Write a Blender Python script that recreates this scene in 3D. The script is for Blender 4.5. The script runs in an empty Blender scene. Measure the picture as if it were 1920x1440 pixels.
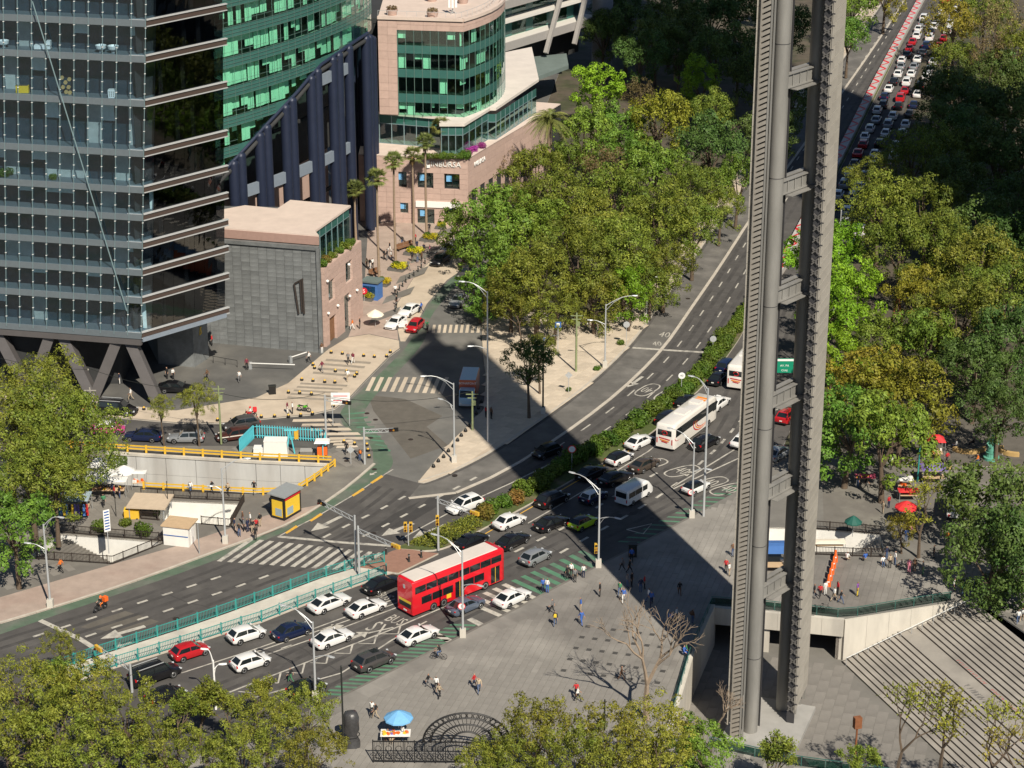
import bpy,bmesh,math,random
from mathutils import Vector,Matrix,noise as mnoise
from mathutils.geometry import tessellate_polygon
random.seed(7)
R=math.radians
scene=bpy.context.scene
COL=scene.collection
FPX,TILT,CAMH=4000.0,R(21.45),104.0
cam_data=bpy.data.cameras.new('camera')
cam_data.sensor_width=36.0
cam_data.lens=FPX/1920.0*36.0
cam_data.clip_start=1.0
cam_data.clip_end=6000.0
cam=bpy.data.objects.new('camera',cam_data)
cam.location=(0,0,CAMH)
cam.rotation_euler=(R(90)-TILT,0,0)
COL.objects.link(cam)
scene.camera=cam
SUN_EL,SUN_AZ=R(45.0),R(21.0)
world=bpy.data.worlds.new('World')
scene.world=world
world.use_nodes=True
wn=world.node_tree
sky=wn.nodes.new('ShaderNodeTexSky')
sky.sky_type='NISHITA'
sky.sun_disc=False
sky.sun_elevation=SUN_EL
sky.sun_rotation=R(180.0)-SUN_AZ
sky.altitude=2200
sky.air_density=1.0
sky.dust_density=1.0
bg=wn.nodes['Background']
bg.inputs[1].default_value=0.055
wn.links.new(sky.outputs[0],bg.inputs[0])
sun_data=bpy.data.lights.new('sun','SUN')
sun_data.energy=5.0
sun_data.angle=R(0.53)
sun_data.color=(1.0,0.91,0.77)
sun=bpy.data.objects.new('sun',sun_data)
to_sun=Vector((math.sin(SUN_AZ)*math.cos(SUN_EL),-math.cos(SUN_AZ)*math.cos(SUN_EL),math.sin(SUN_EL)))
sun.rotation_euler=to_sun.to_track_quat('Z','Y').to_euler()
sun.location=(60,-60,200)
COL.objects.link(sun)
vs=scene.view_settings
vs.view_transform='Standard'
vs.look='None'
vs.exposure=0.33
vs.gamma=1.0
vs.use_curve_mapping=False
scene.cycles.max_bounces=6
scene.cycles.transparent_max_bounces=12
_fw=Vector((0,math.cos(TILT),-math.sin(TILT)))
_up=Vector((0,math.sin(TILT),math.cos(TILT)))
def G(px,py,z=0.0):
	d=_fw+Vector((1,0,0))*((px-960)/FPX)-_up*((py-720)/FPX)
	t=(z-CAMH)/d.z
	return Vector((d.x*t,d.y*t,z))
def g2(px,py,z=0.0):
	p=G(px,py,z);return(p.x,p.y)
def PJ(p):
	v=Vector(p)-Vector((0,0,CAMH));w=v.dot(_fw)
	return(960+FPX*v.x/w,720-FPX*v.dot(_up)/w)
def zof(p,py):
	"""height above plan point p whose image row is py"""
	lo,hi=-20.0,100.0
	for _ in range(40):
		m=(lo+hi)/2
		if PJ((p[0],p[1],m))[1]>py:lo=m
		else:hi=m
	return(lo+hi)/2
MATS={}
def mat(name,col,rough=0.7,metal=0.0,var=0.15,scale=2.0,bump=0.0,bscale=20.0,spec=0.5,col2=None,mix=0.5,rnd=0.0,stretch=None,detail=6.0,coat=0.0,isl=0.0):
	"""plain surface: colour with noise mottling, second colour patches, per-object tone, fine bump"""
	m=bpy.data.materials.new(name);m.use_nodes=True;MATS[name]=m
	nt=m.node_tree;N=nt.nodes;L=nt.links
	b=N['Principled BSDF']
	b.inputs['Roughness'].default_value=rough
	b.inputs['Metallic'].default_value=metal
	b.inputs['Specular IOR Level'].default_value=spec
	if coat:b.inputs['Coat Weight'].default_value=coat;b.inputs['Coat Roughness'].default_value=0.04
	c4=(*col,1)
	if var==0 and col2 is None and rnd==0:
		b.inputs['Base Color'].default_value=c4
		return m
	tc=N.new('ShaderNodeTexCoord')
	vec=tc.outputs['Object']
	if stretch:
		mp=N.new('ShaderNodeMapping');mp.inputs['Scale'].default_value=stretch[0:3]
		if len(stretch)>3:mp.inputs['Rotation'].default_value=(0,0,stretch[3])
		L.new(vec,mp.inputs[0]);vec=mp.outputs[0]
	n1=N.new('ShaderNodeTexNoise');n1.inputs['Scale'].default_value=scale;n1.inputs['Detail'].default_value=detail;n1.inputs['Roughness'].default_value=0.65
	L.new(vec,n1.inputs['Vector'])
	mr=N.new('ShaderNodeMapRange');mr.inputs[1].default_value=0.25;mr.inputs[2].default_value=0.75
	mr.inputs[3].default_value=1-var;mr.inputs[4].default_value=1+var
	L.new(n1.outputs[0],mr.inputs[0])
	base=None
	if col2 is not None:
		n2=N.new('ShaderNodeTexNoise');n2.inputs['Scale'].default_value=scale*0.35;n2.inputs['Detail'].default_value=3
		L.new(vec,n2.inputs['Vector'])
		rp=N.new('ShaderNodeMapRange');rp.inputs[1].default_value=0.62-0.3*mix;rp.inputs[2].default_value=0.78-0.3*mix
		L.new(n2.outputs[0],rp.inputs[0])
		mx=N.new('ShaderNodeMix');mx.data_type='RGBA'
		mx.inputs[6].default_value=c4;mx.inputs[7].default_value=(*col2,1)
		L.new(rp.outputs[0],mx.inputs[0]);base=mx.outputs[2]
	val=mr.outputs[0]
	if rnd:
		oi=N.new('ShaderNodeObjectInfo')
		m2=N.new('ShaderNodeMapRange');m2.inputs[3].default_value=1-rnd;m2.inputs[4].default_value=1+rnd
		L.new(oi.outputs['Random'],m2.inputs[0])
		mm=N.new('ShaderNodeMath');mm.operation='MULTIPLY'
		L.new(val,mm.inputs[0]);L.new(m2.outputs[0],mm.inputs[1]);val=mm.outputs[0]
	if isl:
		ge=N.new('ShaderNodeNewGeometry');m5=N.new('ShaderNodeMapRange');m5.inputs[3].default_value=1-isl;m5.inputs[4].default_value=1+isl
		L.new(ge.outputs['Random Per Island'],m5.inputs[0]);m6=N.new('ShaderNodeMath');m6.operation='MULTIPLY';L.new(val,m6.inputs[0]);L.new(m5.outputs[0],m6.inputs[1]);val=m6.outputs[0]
	sc=N.new('ShaderNodeVectorMath');sc.operation='SCALE'
	if base is None:sc.inputs[0].default_value=col
	else:L.new(base,sc.inputs[0])
	L.new(val,sc.inputs['Scale'])
	L.new(sc.outputs[0],b.inputs['Base Color'])
	if bump:
		n3=N.new('ShaderNodeTexNoise');n3.inputs['Scale'].default_value=bscale;n3.inputs['Detail'].default_value=4
		L.new(vec,n3.inputs['Vector'])
		bp=N.new('ShaderNodeBump');bp.inputs['Strength'].default_value=bump;bp.inputs['Distance'].default_value=0.05
		L.new(n3.outputs[0],bp.inputs['Height']);L.new(bp.outputs[0],b.inputs['Normal'])
	return m
def glass(name,tint,refl=0.35,rough=0.02,tr=0.8,gcol=(0.9,0.95,1.0)):
	"""window pane: tinted see-through layer under a mirror coat"""
	m=bpy.data.materials.new(name);m.use_nodes=True;MATS[name]=m
	nt=m.node_tree;N=nt.nodes;L=nt.links
	for n in list(N):
		if n.type!='OUTPUT_MATERIAL':N.remove(n)
	out=[n for n in N if n.type=='OUTPUT_MATERIAL'][0]
	t=N.new('ShaderNodeBsdfTransparent');t.inputs[0].default_value=(tint[0]*tr,tint[1]*tr,tint[2]*tr,1)
	g=N.new('ShaderNodeBsdfGlossy');g.inputs[0].default_value=(*gcol,1);g.inputs[1].default_value=rough
	f0=N.new('ShaderNodeLayerWeight');f0.inputs[0].default_value=0.5
	f=N.new('ShaderNodeMath');f.operation='POWER';f.inputs[1].default_value=4.0;L.new(f0.outputs['Facing'],f.inputs[0])
	a=N.new('ShaderNodeMath');a.operation='ADD';a.use_clamp=True;a.inputs[1].default_value=refl
	L.new(f.outputs[0],a.inputs[0])
	ns=N.new('ShaderNodeTexNoise');ns.inputs['Scale'].default_value=0.5
	tc=N.new('ShaderNodeTexCoord');L.new(tc.outputs['Object'],ns.inputs['Vector'])
	bp=N.new('ShaderNodeBump');bp.inputs['Strength'].default_value=0.03;bp.inputs['Distance'].default_value=0.1
	L.new(ns.outputs[0],bp.inputs['Height']);L.new(bp.outputs[0],g.inputs['Normal'])
	mx=N.new('ShaderNodeMixShader');L.new(a.outputs[0],mx.inputs[0]);L.new(t.outputs[0],mx.inputs[1]);L.new(g.outputs[0],mx.inputs[2])
	L.new(mx.outputs[0],out.inputs[0])
	return m
def leafmat(name,col,col2,trans=0.12):
	m=bpy.data.materials.new(name);m.use_nodes=True;MATS[name]=m
	nt=m.node_tree;N=nt.nodes;L=nt.links
	b=N['Principled BSDF'];b.inputs['Roughness'].default_value=0.55;b.inputs['Specular IOR Level'].default_value=0.25
	out=[n for n in N if n.type=='OUTPUT_MATERIAL'][0]
	tc=N.new('ShaderNodeTexCoord');oi=N.new('ShaderNodeObjectInfo')
	n1=N.new('ShaderNodeTexNoise');n1.inputs['Scale'].default_value=0.55;n1.inputs['Detail'].default_value=5;n1.inputs['Roughness'].default_value=0.75
	add=N.new('ShaderNodeVectorMath');L.new(tc.outputs['Object'],add.inputs[0]);L.new(oi.outputs['Location'],add.inputs[1]);L.new(add.outputs[0],n1.inputs['Vector'])
	mr=N.new('ShaderNodeMapRange');mr.inputs[1].default_value=0.35;mr.inputs[2].default_value=0.65;L.new(n1.outputs[0],mr.inputs[0])
	mx=N.new('ShaderNodeMix');mx.data_type='RGBA';mx.inputs[6].default_value=(*col,1);mx.inputs[7].default_value=(*col2,1)
	L.new(mr.outputs[0],mx.inputs[0])
	wn_=N.new('ShaderNodeTexWhiteNoise');wn_.noise_dimensions='3D'
	gm=N.new('ShaderNodeNewGeometry')
	cm=N.new('ShaderNodeCombineXYZ');L.new(gm.outputs['Random Per Island'],cm.inputs[0]);L.new(cm.outputs[0],wn_.inputs['Vector'])
	m2=N.new('ShaderNodeMapRange');m2.inputs[3].default_value=0.6;m2.inputs[4].default_value=1.4;L.new(gm.outputs['Random Per Island'],m2.inputs[0])
	m3=N.new('ShaderNodeMapRange');m3.inputs[3].default_value=0.8;m3.inputs[4].default_value=1.2;L.new(oi.outputs['Random'],m3.inputs[0])
	mm=N.new('ShaderNodeMath');mm.operation='MULTIPLY';L.new(m2.outputs[0],mm.inputs[0]);L.new(m3.outputs[0],mm.inputs[1])
	sc=N.new('ShaderNodeVectorMath');sc.operation='SCALE';L.new(mx.outputs[2],sc.inputs[0]);L.new(mm.outputs[0],sc.inputs['Scale'])
	hs=N.new('ShaderNodeHueSaturation');mh=N.new('ShaderNodeMapRange');mh.inputs[3].default_value=0.472;mh.inputs[4].default_value=0.515
	wr=N.new('ShaderNodeMath');wr.operation='FRACT';wm=N.new('ShaderNodeMath');wm.operation='MULTIPLY';wm.inputs[1].default_value=7.31
	L.new(oi.outputs['Random'],wm.inputs[0]);L.new(wm.outputs[0],wr.inputs[0]);L.new(wr.outputs[0],mh.inputs[0]);L.new(mh.outputs[0],hs.inputs['Hue']);L.new(sc.outputs[0],hs.inputs['Color']);sc=hs
	L.new(sc.outputs[0],b.inputs['Base Color'])
	t=N.new('ShaderNodeBsdfTranslucent');L.new(sc.outputs[0],t.inputs[0])
	ms=N.new('ShaderNodeMixShader');ms.inputs[0].default_value=trans
	L.new(b.outputs[0],ms.inputs[1]);L.new(t.outputs[0],ms.inputs[2]);L.new(ms.outputs[0],out.inputs[0])
	return m
def M(n):return MATS[n]
class MB:
	def __init__(s):s.v=[];s.f=[];s.m=[]
	def face(s,pts,mi=0):
		k=len(s.v);s.v.extend(tuple(p)for p in pts);s.f.append(tuple(range(k,k+len(pts))));s.m.append(mi)
	def box(s,c,d,rz=0.0,mi=0,taper=1.0):
		"""centre c, full size d"""
		k=len(s.v);ca,sa=math.cos(rz),math.sin(rz)
		for sz in(-1,1):
			for sx,sy in((-1,-1),(1,-1),(1,1),(-1,1)):
				q=taper if sz>0 else 1.0
				x,y=sx*d[0]/2*q,sy*d[1]/2*q
				s.v.append((c[0]+x*ca-y*sa,c[1]+x*sa+y*ca,c[2]+sz*d[2]/2))
		for f in((3,2,1,0),(4,5,6,7),(0,1,5,4),(1,2,6,5),(2,3,7,6),(3,0,4,7)):
			s.f.append(tuple(k+i for i in f));s.m.append(mi)
		return s
	def bar(s,a,b,w,h,mi=0,up=(0,0,1)):
		"""box beam from a to b, w wide (sideways), h high"""
		a=Vector(a);b=Vector(b);d=(b-a).normalized();u=Vector(up)
		if abs(d.dot(u))>0.98:u=Vector((0,1,0))
		sd=d.cross(u).normalized();u2=sd.cross(d).normalized();k=len(s.v)
		for p in(a,b):
			for i,j in((-1,-1),(1,-1),(1,1),(-1,1)):
				s.v.append(tuple(p+sd*(i*w/2)+u2*(j*h/2)))
		for f in((3,2,1,0),(4,5,6,7),(0,1,5,4),(1,2,6,5),(2,3,7,6),(3,0,4,7)):
			s.f.append(tuple(k+i for i in f));s.m.append(mi)
		return s
	def tube(s,pts,rad,n=8,mi=0,cap=True):
		pts=[Vector(p)for p in pts]
		if not isinstance(rad,(list,tuple)):rad=[rad]*len(pts)
		k=len(s.v);ref=None
		for i,p in enumerate(pts):
			d=(pts[min(i+1,len(pts)-1)]-pts[max(i-1,0)]).normalized()
			if ref is None:ref=d.orthogonal().normalized()
			ref=(ref-d*ref.dot(d)).normalized();b=d.cross(ref)
			for j in range(n):
				a=2*math.pi*j/n
				s.v.append(tuple(p+(ref*math.cos(a)+b*math.sin(a))*rad[i]))
		for i in range(len(pts)-1):
			for j in range(n):
				j2=(j+1)%n
				s.f.append((k+i*n+j,k+i*n+j2,k+(i+1)*n+j2,k+(i+1)*n+j));s.m.append(mi)
		if cap:
			s.f.append(tuple(k+j for j in range(n))[::-1]);s.m.append(mi)
			e=k+(len(pts)-1)*n
			s.f.append(tuple(e+j for j in range(n)));s.m.append(mi)
		return s
	def lathe(s,prof,n=12,c=(0,0,0),mi=0):
		"""profile of (radius, z)"""
		return s.tube_prof([(r,z)for r,z in prof],n,c,mi)
	def tube_prof(s,prof,n,c,mi):
		k=len(s.v)
		for r,z in prof:
			for j in range(n):
				a=2*math.pi*j/n
				s.v.append((c[0]+r*math.cos(a),c[1]+r*math.sin(a),c[2]+z))
		for i in range(len(prof)-1):
			for j in range(n):
				j2=(j+1)%n
				s.f.append((k+i*n+j,k+i*n+j2,k+(i+1)*n+j2,k+(i+1)*n+j));s.m.append(mi)
		s.f.append(tuple(k+j for j in range(n))[::-1]);s.m.append(mi)
		e=k+(len(prof)-1)*n
		s.f.append(tuple(e+j for j in range(n)));s.m.append(mi)
		return s
	def loft(s,loops,mi=0,cap=True,closed=True):
		k=len(s.v);n=len(loops[0])
		for lp in loops:
			s.v.extend(tuple(p)for p in lp)
		for i in range(len(loops)-1):
			for j in range(n if closed else n-1):
				j2=(j+1)%n
				s.f.append((k+i*n+j,k+i*n+j2,k+(i+1)*n+j2,k+(i+1)*n+j));s.m.append(mi)
		if cap:
			s.f.append(tuple(k+j for j in range(n))[::-1]);s.m.append(mi)
			e=k+(len(loops)-1)*n
			s.f.append(tuple(e+j for j in range(n)));s.m.append(mi)
		return s
	def prism(s,poly,z0,z1,mi=0,holes=(),mi_side=None,bottom=False):
		"""poly: list of (x,y); top face with holes plus sides"""
		ms=mi if mi_side is None else mi_side
		rings=[list(poly)]+[list(h)for h in holes]
		flat=[Vector((p[0],p[1],0))for r in rings for p in r]
		k=len(s.v);n=len(flat)
		tris=tessellate_polygon([[Vector((p[0],p[1],0))for p in r]for r in rings])
		zz=(z1,z0)if z1!=z0 else(z1,)
		for z in zz:s.v.extend((p.x,p.y,z)for p in flat)
		for t in tris:
			a,b,c=(flat[i]for i in t)
			if(b-a).cross(c-a).z<0:t=(t[0],t[2],t[1])
			s.f.append(tuple(k+i for i in t));s.m.append(mi)
			if bottom and z1!=z0:s.f.append(tuple(k+n+i for i in t[::-1]));s.m.append(mi)
		if z1!=z0:
			o=0
			for ri,r in enumerate(rings):
				ar=sum(r[i][0]*r[(i+1)%len(r)][1]-r[(i+1)%len(r)][0]*r[i][1]for i in range(len(r)))
				ccw=(ar>0)==(ri==0)
				for i in range(len(r)):
					a,b=k+o+i,k+o+(i+1)%len(r)
					f=(a+n,b+n,b,a)if ccw else(b+n,a+n,a,b)
					s.f.append(f);s.m.append(ms)
				o+=len(r)
		return s
	def mesh(s,name,mats,smooth=False,angle=None):
		me=bpy.data.meshes.new(name)
		me.from_pydata(s.v,[],s.f)
		for mm in(mats if isinstance(mats,(list,tuple))else[mats]):
			me.materials.append(M(mm)if isinstance(mm,str)else mm)
		if any(s.m):me.polygons.foreach_set('material_index',s.m)
		if smooth and not angle:angle=50
		if smooth or angle:
			me.polygons.foreach_set('use_smooth',[True]*len(me.polygons))
			if angle:me.set_sharp_from_angle(angle=R(angle))
		me.update()
		return me
	def obj(s,name,mats,parent=None,smooth=False,angle=None):
		o=bpy.data.objects.new(name,s.mesh(name,mats,smooth,angle));COL.objects.link(o)
		if parent is not None:o.parent=parent
		return o
def tag(o,label=None,cat=None,group=None,kind=None):
	if label:o['label']=label
	if cat:o['category']=cat
	if group:o['group']=group
	if kind:o['kind']=kind
	return o
def thing(name,label,cat,loc=(0,0,0),rz=0.0,group=None):
	o=bpy.data.objects.new(name,None);COL.objects.link(o)
	o.empty_display_size=0.5
	o.location=loc;o.rotation_euler=(0,0,rz)
	return tag(o,label,cat,group)
def inst(name,me,parent=None,loc=(0,0,0),rz=0.0,scale=None):
	o=bpy.data.objects.new(name,me);COL.objects.link(o)
	if parent is not None:o.parent=parent
	o.location=loc;o.rotation_euler=(0,0,rz)
	if scale:o.scale=scale
	return o
def struct(o):o['kind']='structure';return o
KIDS={}
def copy_tree(src,parent=None):
	c=src.copy();COL.objects.link(c)
	if parent is not None:c.parent=parent
	for ch in list(src.children):copy_tree(ch,c)
	return c
def inside(p,poly):
	x,y=p[0],p[1];r=False;n=len(poly)
	for i in range(n):
		x1,y1=poly[i][0],poly[i][1];x2,y2=poly[(i+1)%n][0],poly[(i+1)%n][1]
		if(y1>y)!=(y2>y)and x<(x2-x1)*(y-y1)/(y2-y1)+x1:r=not r
	return r
def text_mesh(body,size,ext=0.0,align='CENTER'):
	cu=bpy.data.curves.new('lettering','FONT');cu.body=body;cu.size=size;cu.extrude=ext
	cu.align_x=align;cu.align_y='CENTER';cu.resolution_u=2
	o=bpy.data.objects.new('lettering',cu);COL.objects.link(o)
	dg=bpy.context.evaluated_depsgraph_get()
	me=bpy.data.meshes.new_from_object(o.evaluated_get(dg))
	bpy.data.objects.remove(o);bpy.data.curves.remove(cu)
	me.name='lettering'
	return me
def letters(name,body,size,m,parent,mtx,ext=0.01,sx=1.0):
	me=text_mesh(body,size,ext)
	me.transform(Matrix.Diagonal((sx,1,1,1)))
	me.materials.clear();me.materials.append(M(m))
	o=bpy.data.objects.new(name,me);COL.objects.link(o)
	o.parent=parent;o.matrix_local=mtx
	return o
def frame(origin,xdir,zdir=(0,0,1)):
	"""matrix whose text plane stands upright: local x along xdir, local y up, facing xdir x up"""
	x=Vector(xdir).normalized();y=Vector(zdir).normalized();z=x.cross(y)
	m=Matrix.Identity(4)
	for i in range(3):m[i][0]=x[i];m[i][1]=y[i];m[i][2]=z[i];m[i][3]=origin[i]
	return m
mat('asphalt',(0.073,0.069,0.066),0.9,var=0.22,scale=0.45,bump=0.25,bscale=30,col2=(0.095,0.09,0.084),mix=0.45)
mat('tyre_film',(0.056,0.053,0.051),0.85,var=0.3,scale=0.8,col2=(0.072,0.068,0.065),mix=0.5)
mat('concrete_pale',(0.5,0.5,0.485),0.85,var=0.14,scale=0.6,stretch=(1,1,.2),col2=(0.42,0.41,0.39),mix=0.4)
mat('asphalt_dark',(0.045,0.043,0.042),0.88,var=0.2,scale=0.5,bump=0.25,bscale=30,col2=(0.055,0.054,0.052),mix=0.3)
mat('asphalt_worn',(0.13,0.128,0.12),0.92,var=0.2,scale=0.3,bump=0.2,bscale=25,col2=(0.18,0.172,0.155),mix=0.5)
mat('asphalt_patch',(0.11,0.1,0.085),0.92,var=0.2,scale=0.7,bump=0.2)
mat('buslane',(0.115,0.11,0.102),0.9,var=0.2,scale=0.6,col2=(0.16,0.152,0.14),mix=0.5)
mat('ground_soil',(0.085,0.07,0.05),0.95,var=0.35,scale=0.4,bump=0.5,bscale=6,col2=(0.05,0.055,0.025),mix=0.5)
mat('lawn',(0.07,0.095,0.025),0.95,var=0.35,scale=1.2,bump=0.6,bscale=12,col2=(0.13,0.11,0.06),mix=0.4)
mat('beige_paving',(0.49,0.415,0.325),0.85,var=0.14,scale=0.5,bump=0.1,col2=(0.42,0.35,0.27),mix=0.4)
mat('beige_stone',(0.52,0.445,0.35),0.85,var=0.12,scale=1.0,rnd=0.1)
mat('pink_paving',(0.36,0.285,0.24),0.9,var=0.16,scale=0.6,bump=0.1,col2=(0.33,0.25,0.21),mix=0.4)
mat('band_grey',(0.27,0.235,0.19),0.9,var=0.15,scale=1)
mat('kerb',(0.46,0.42,0.36),0.85,var=0.18,scale=1.0)
mat('grey_sidewalk',(0.15,0.14,0.125),0.9,var=0.14,scale=0.6,col2=(0.2,0.19,0.165),mix=0.4)
mat('plaza_joint',(0.165,0.158,0.144),0.9,var=0.2,scale=0.3)
mat('plaza_stone',(0.235,0.223,0.203),0.85,var=0.3,scale=0.2,bump=0.1,rnd=0.06,isl=.07,col2=(0.17,0.16,0.147),mix=0.5)
mat('plaza_dark_stone',(0.06,0.058,0.055),0.8,var=0.12,scale=1.0)
mat('plaza_slate',(0.1,0.099,0.095),0.7,var=0.22,scale=0.3,bump=0.1,col2=(0.14,0.136,0.125),mix=0.5)
mat('brick_strip',(0.27,0.15,0.11),0.9,var=0.15,scale=2)
mat('walk_stone',(0.2,0.186,0.165),0.9,isl=.08,var=0.2,scale=0.4,rnd=.08,col2=(0.16,0.15,0.135),mix=.4)
mat('white_paint',(0.44,0.42,0.37),0.8,var=0.25,scale=2.5,col2=(0.25,0.24,0.22),mix=0.4)
mat('yellow_paint',(0.62,0.36,0.05),0.8,var=0.2,scale=2.5)
mat('green_lane',(0.085,0.13,0.088),0.88,var=0.2,scale=0.8,col2=(0.12,0.135,0.11),mix=0.55)
mat('green_stripe',(0.08,0.195,0.12),0.85,var=0.2,scale=1.2,col2=(0.1,0.14,0.11),mix=0.35)
mat('concrete',(0.52,0.49,0.43),0.85,var=0.16,scale=0.6,bump=0.15,stretch=(1,1,0.25),col2=(0.43,0.405,0.36),mix=0.35)
mat('concrete_grey',(0.33,0.325,0.31),0.85,var=0.14,scale=0.5,bump=0.15,stretch=(1,1,0.3),col2=(0.26,0.255,0.24),mix=0.4)
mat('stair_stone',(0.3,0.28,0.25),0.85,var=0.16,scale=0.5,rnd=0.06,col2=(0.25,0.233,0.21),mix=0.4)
mat('shaded_stone',(0.19,0.16,0.14),0.85,var=0.15,scale=1)  # shade of risers turned from the sun is put into this colour
mat('whitewash',(0.72,0.71,0.67),0.7,var=0.08,scale=1.0)
mat('yellow_rail',(0.68,0.42,0.04),0.5,var=0.12,scale=3)
mat('black_iron',(0.012,0.012,0.013),0.5,var=0.0)
mat('iron_brown',(0.03,0.022,0.018),0.6,var=0.1)
mat('teal_rail',(0.03,0.27,0.25),0.45,var=0.12,scale=3)
mat('green_glass_rail',(0.06,0.14,0.12),0.2,var=0.1)
mat('steel',(0.4,0.42,0.43),0.4,metal=0.35,var=0.06,scale=4)
mat('galv',(0.5,0.52,0.53),0.45,metal=0.3,var=0.05,scale=5)
mat('white_metal',(0.78,0.78,0.76),0.4,var=0.04,scale=4)
mat('pole_green',(0.22,0.26,0.13),0.7,var=0.25,scale=2)
mat('pole_black',(0.02,0.022,0.02),0.5,var=0.0)
mat('pole_concrete',(0.35,0.33,0.29),0.9,var=0.1)
mat('signal_yellow',(0.62,0.38,0.04),0.45,var=0.05)
mat('signal_black',(0.01,0.01,0.01),0.5,var=0.0)
mat('lens_dark',(0.05,0.01,0.008),0.2,var=0.0)
mat('lens_amber',(0.3,0.14,0.02),0.2,var=0.0)
mat('orange',(0.8,0.14,0.02),0.5,var=0.06,scale=4)
mat('cyan_paint',(0.1,0.52,0.6),0.5,var=0.08,scale=3)
mat('sign_white',(0.8,0.8,0.78),0.45,var=0.0)
mat('sign_red',(0.6,0.02,0.03),0.45,var=0.0)
mat('sign_green',(0.01,0.24,0.14),0.4,var=0.0)
mat('sign_blue',(0.03,0.11,0.34),0.45,var=0.05)
mat('poster_yellow',(0.75,0.5,0.04),0.4,var=0.05)
mat('canvas_white',(0.74,0.73,0.7),0.7,var=0.08,scale=2)
mat('canvas_cream',(0.75,0.68,0.56),0.7,var=0.05)
mat('canvas_red',(0.66,0.03,0.035),0.7,var=0.1)
mat('canvas_blue',(0.16,0.4,0.68),0.7,var=0.1)
mat('canvas_royal',(0.06,0.16,0.42),0.7,var=0.1)
mat('canvas_grey',(0.28,0.36,0.4),0.7,var=0.12)
mat('canvas_green',(0.01,0.09,0.07),0.7,var=0.1)
mat('canvas_purple',(0.18,0.13,0.38),0.7,var=0.1)
mat('plywood',(0.5,0.36,0.22),0.8,var=0.12)
mat('slab_tan',(0.52,0.42,0.31),0.85,var=0.1)
mat('patina',(0.1,0.32,0.24),0.6,var=0.2,scale=3)
mat('bench_ochre',(0.45,0.3,0.12),0.8,var=0.15)
mat('wood',(0.2,0.1,0.05),0.8,var=0.2)
mat('bronze_wrap',(0.05,0.05,0.052),0.35,var=0.3,scale=4,bump=0.6,bscale=5)
mat('rust',(0.2,0.075,0.03),0.85,var=0.3,scale=3)
mat('tyre',(0.012,0.012,0.013),0.85,var=0.0)
mat('rim',(0.42,0.43,0.44),0.3,metal=0.7,var=0.0)
mat('black_plastic',(0.015,0.015,0.016),0.5,var=0.0)
mat('carglass',(0.012,0.016,0.018),0.06,var=0.0,spec=0.8)
mat('headlamp',(0.65,0.68,0.7),0.1,metal=0.2,var=0.0)
mat('taillamp',(0.45,0.01,0.012),0.15,var=0.0)
mat('plate',(0.7,0.7,0.66),0.5,var=0.0)
mat('bark',(0.11,0.08,0.055),0.95,var=0.3,scale=3,bump=0.6,bscale=10)
mat('bark_pale',(0.26,0.2,0.145),0.95,var=0.25,scale=3,bump=0.5,bscale=10)
mat('palm_trunk',(0.27,0.2,0.14),0.95,var=0.25,scale=3,bump=0.5,bscale=8,stretch=(1,1,5))
leafmat('leaf_olive',(0.095,0.145,0.02),(0.2,0.225,0.03))
leafmat('leaf_green',(0.08,0.165,0.022),(0.15,0.24,0.03))
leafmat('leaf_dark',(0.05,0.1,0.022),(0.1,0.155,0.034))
leafmat('leaf_bright',(0.12,0.25,0.014),(0.18,0.33,0.02))
leafmat('leaf_yellow',(0.17,0.19,0.02),(0.26,0.245,0.026))
leafmat('leaf_dry',(0.17,0.13,0.06),(0.14,0.115,0.04))
leafmat('leaf_palm',(0.12,0.16,0.045),(0.2,0.22,0.06),0.2)
leafmat('leaf_dead',(0.3,0.2,0.1),(0.22,0.15,0.07),0.2)
leafmat('leaf_lime',(0.55,0.5,0.015),(0.42,0.42,0.015))
leafmat('leaf_orange',(0.19,0.11,0.025),(0.12,0.14,0.022))
leafmat('leaf_magenta',(0.45,0.05,0.3),(0.3,0.04,0.25))
leafmat('leaf_hedge',(0.06,0.12,0.015),(0.11,0.17,0.02))
leafmat('leaf_feather',(0.13,0.17,0.022),(0.24,0.245,0.034),.18)
# ================================================================== GROUND, ROADS, PAVEMENTS
def px(pts,z=0.0):return[g2(x,y,z)for x,y in pts]
def offset(line,d):
	"""shift a world polyline to its right by d"""
	out=[]
	for i,p in enumerate(line):
		a=Vector(line[max(i-1,0)]);b=Vector(line[min(i+1,len(line)-1)])
		t=(b-a).normalized();out.append((p[0]+t.y*d,p[1]-t.x*d))
	return out
def resample(line,step):
	out=[Vector(line[0])];acc=0.0
	for i in range(len(line)-1):
		a=Vector(line[i]);b=Vector(line[i+1]);l=(b-a).length;s=step-acc
		while s<=l:out.append(a+(b-a)*(s/l));s+=step
		acc=(acc+l)%step if l+acc>=step else acc+l
	return out
def smooth_line(line,it=2):
	for _ in range(it):
		o=[line[0]]
		for i in range(len(line)-1):
			a,b=line[i],line[i+1]
			o+=[(a[0]*.75+b[0]*.25,a[1]*.75+b[1]*.25),(a[0]*.25+b[0]*.75,a[1]*.25+b[1]*.75)]
		o.append(line[-1]);line=o
	return line
def slab(name,poly,z0,z1,m,holes=(),side=None,parent=None):
	mb=MB();mb.prism(poly,z0,z1,0,holes,1 if side else None)
	o=mb.obj(name,[m,side]if side else m,parent)
	if parent is None:struct(o)
	return o
def strip(name,line,d0,d1,z,m,parent):
	a=offset(line,d0);b=offset(line,d1);mb=MB()
	for i in range(len(line)-1):
		mb.face([(*a[i],z),(*b[i],z),(*b[i+1],z),(*a[i+1],z)])
	o=mb.obj(name,m,parent)
	if parent is None:struct(o)
	return o
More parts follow.
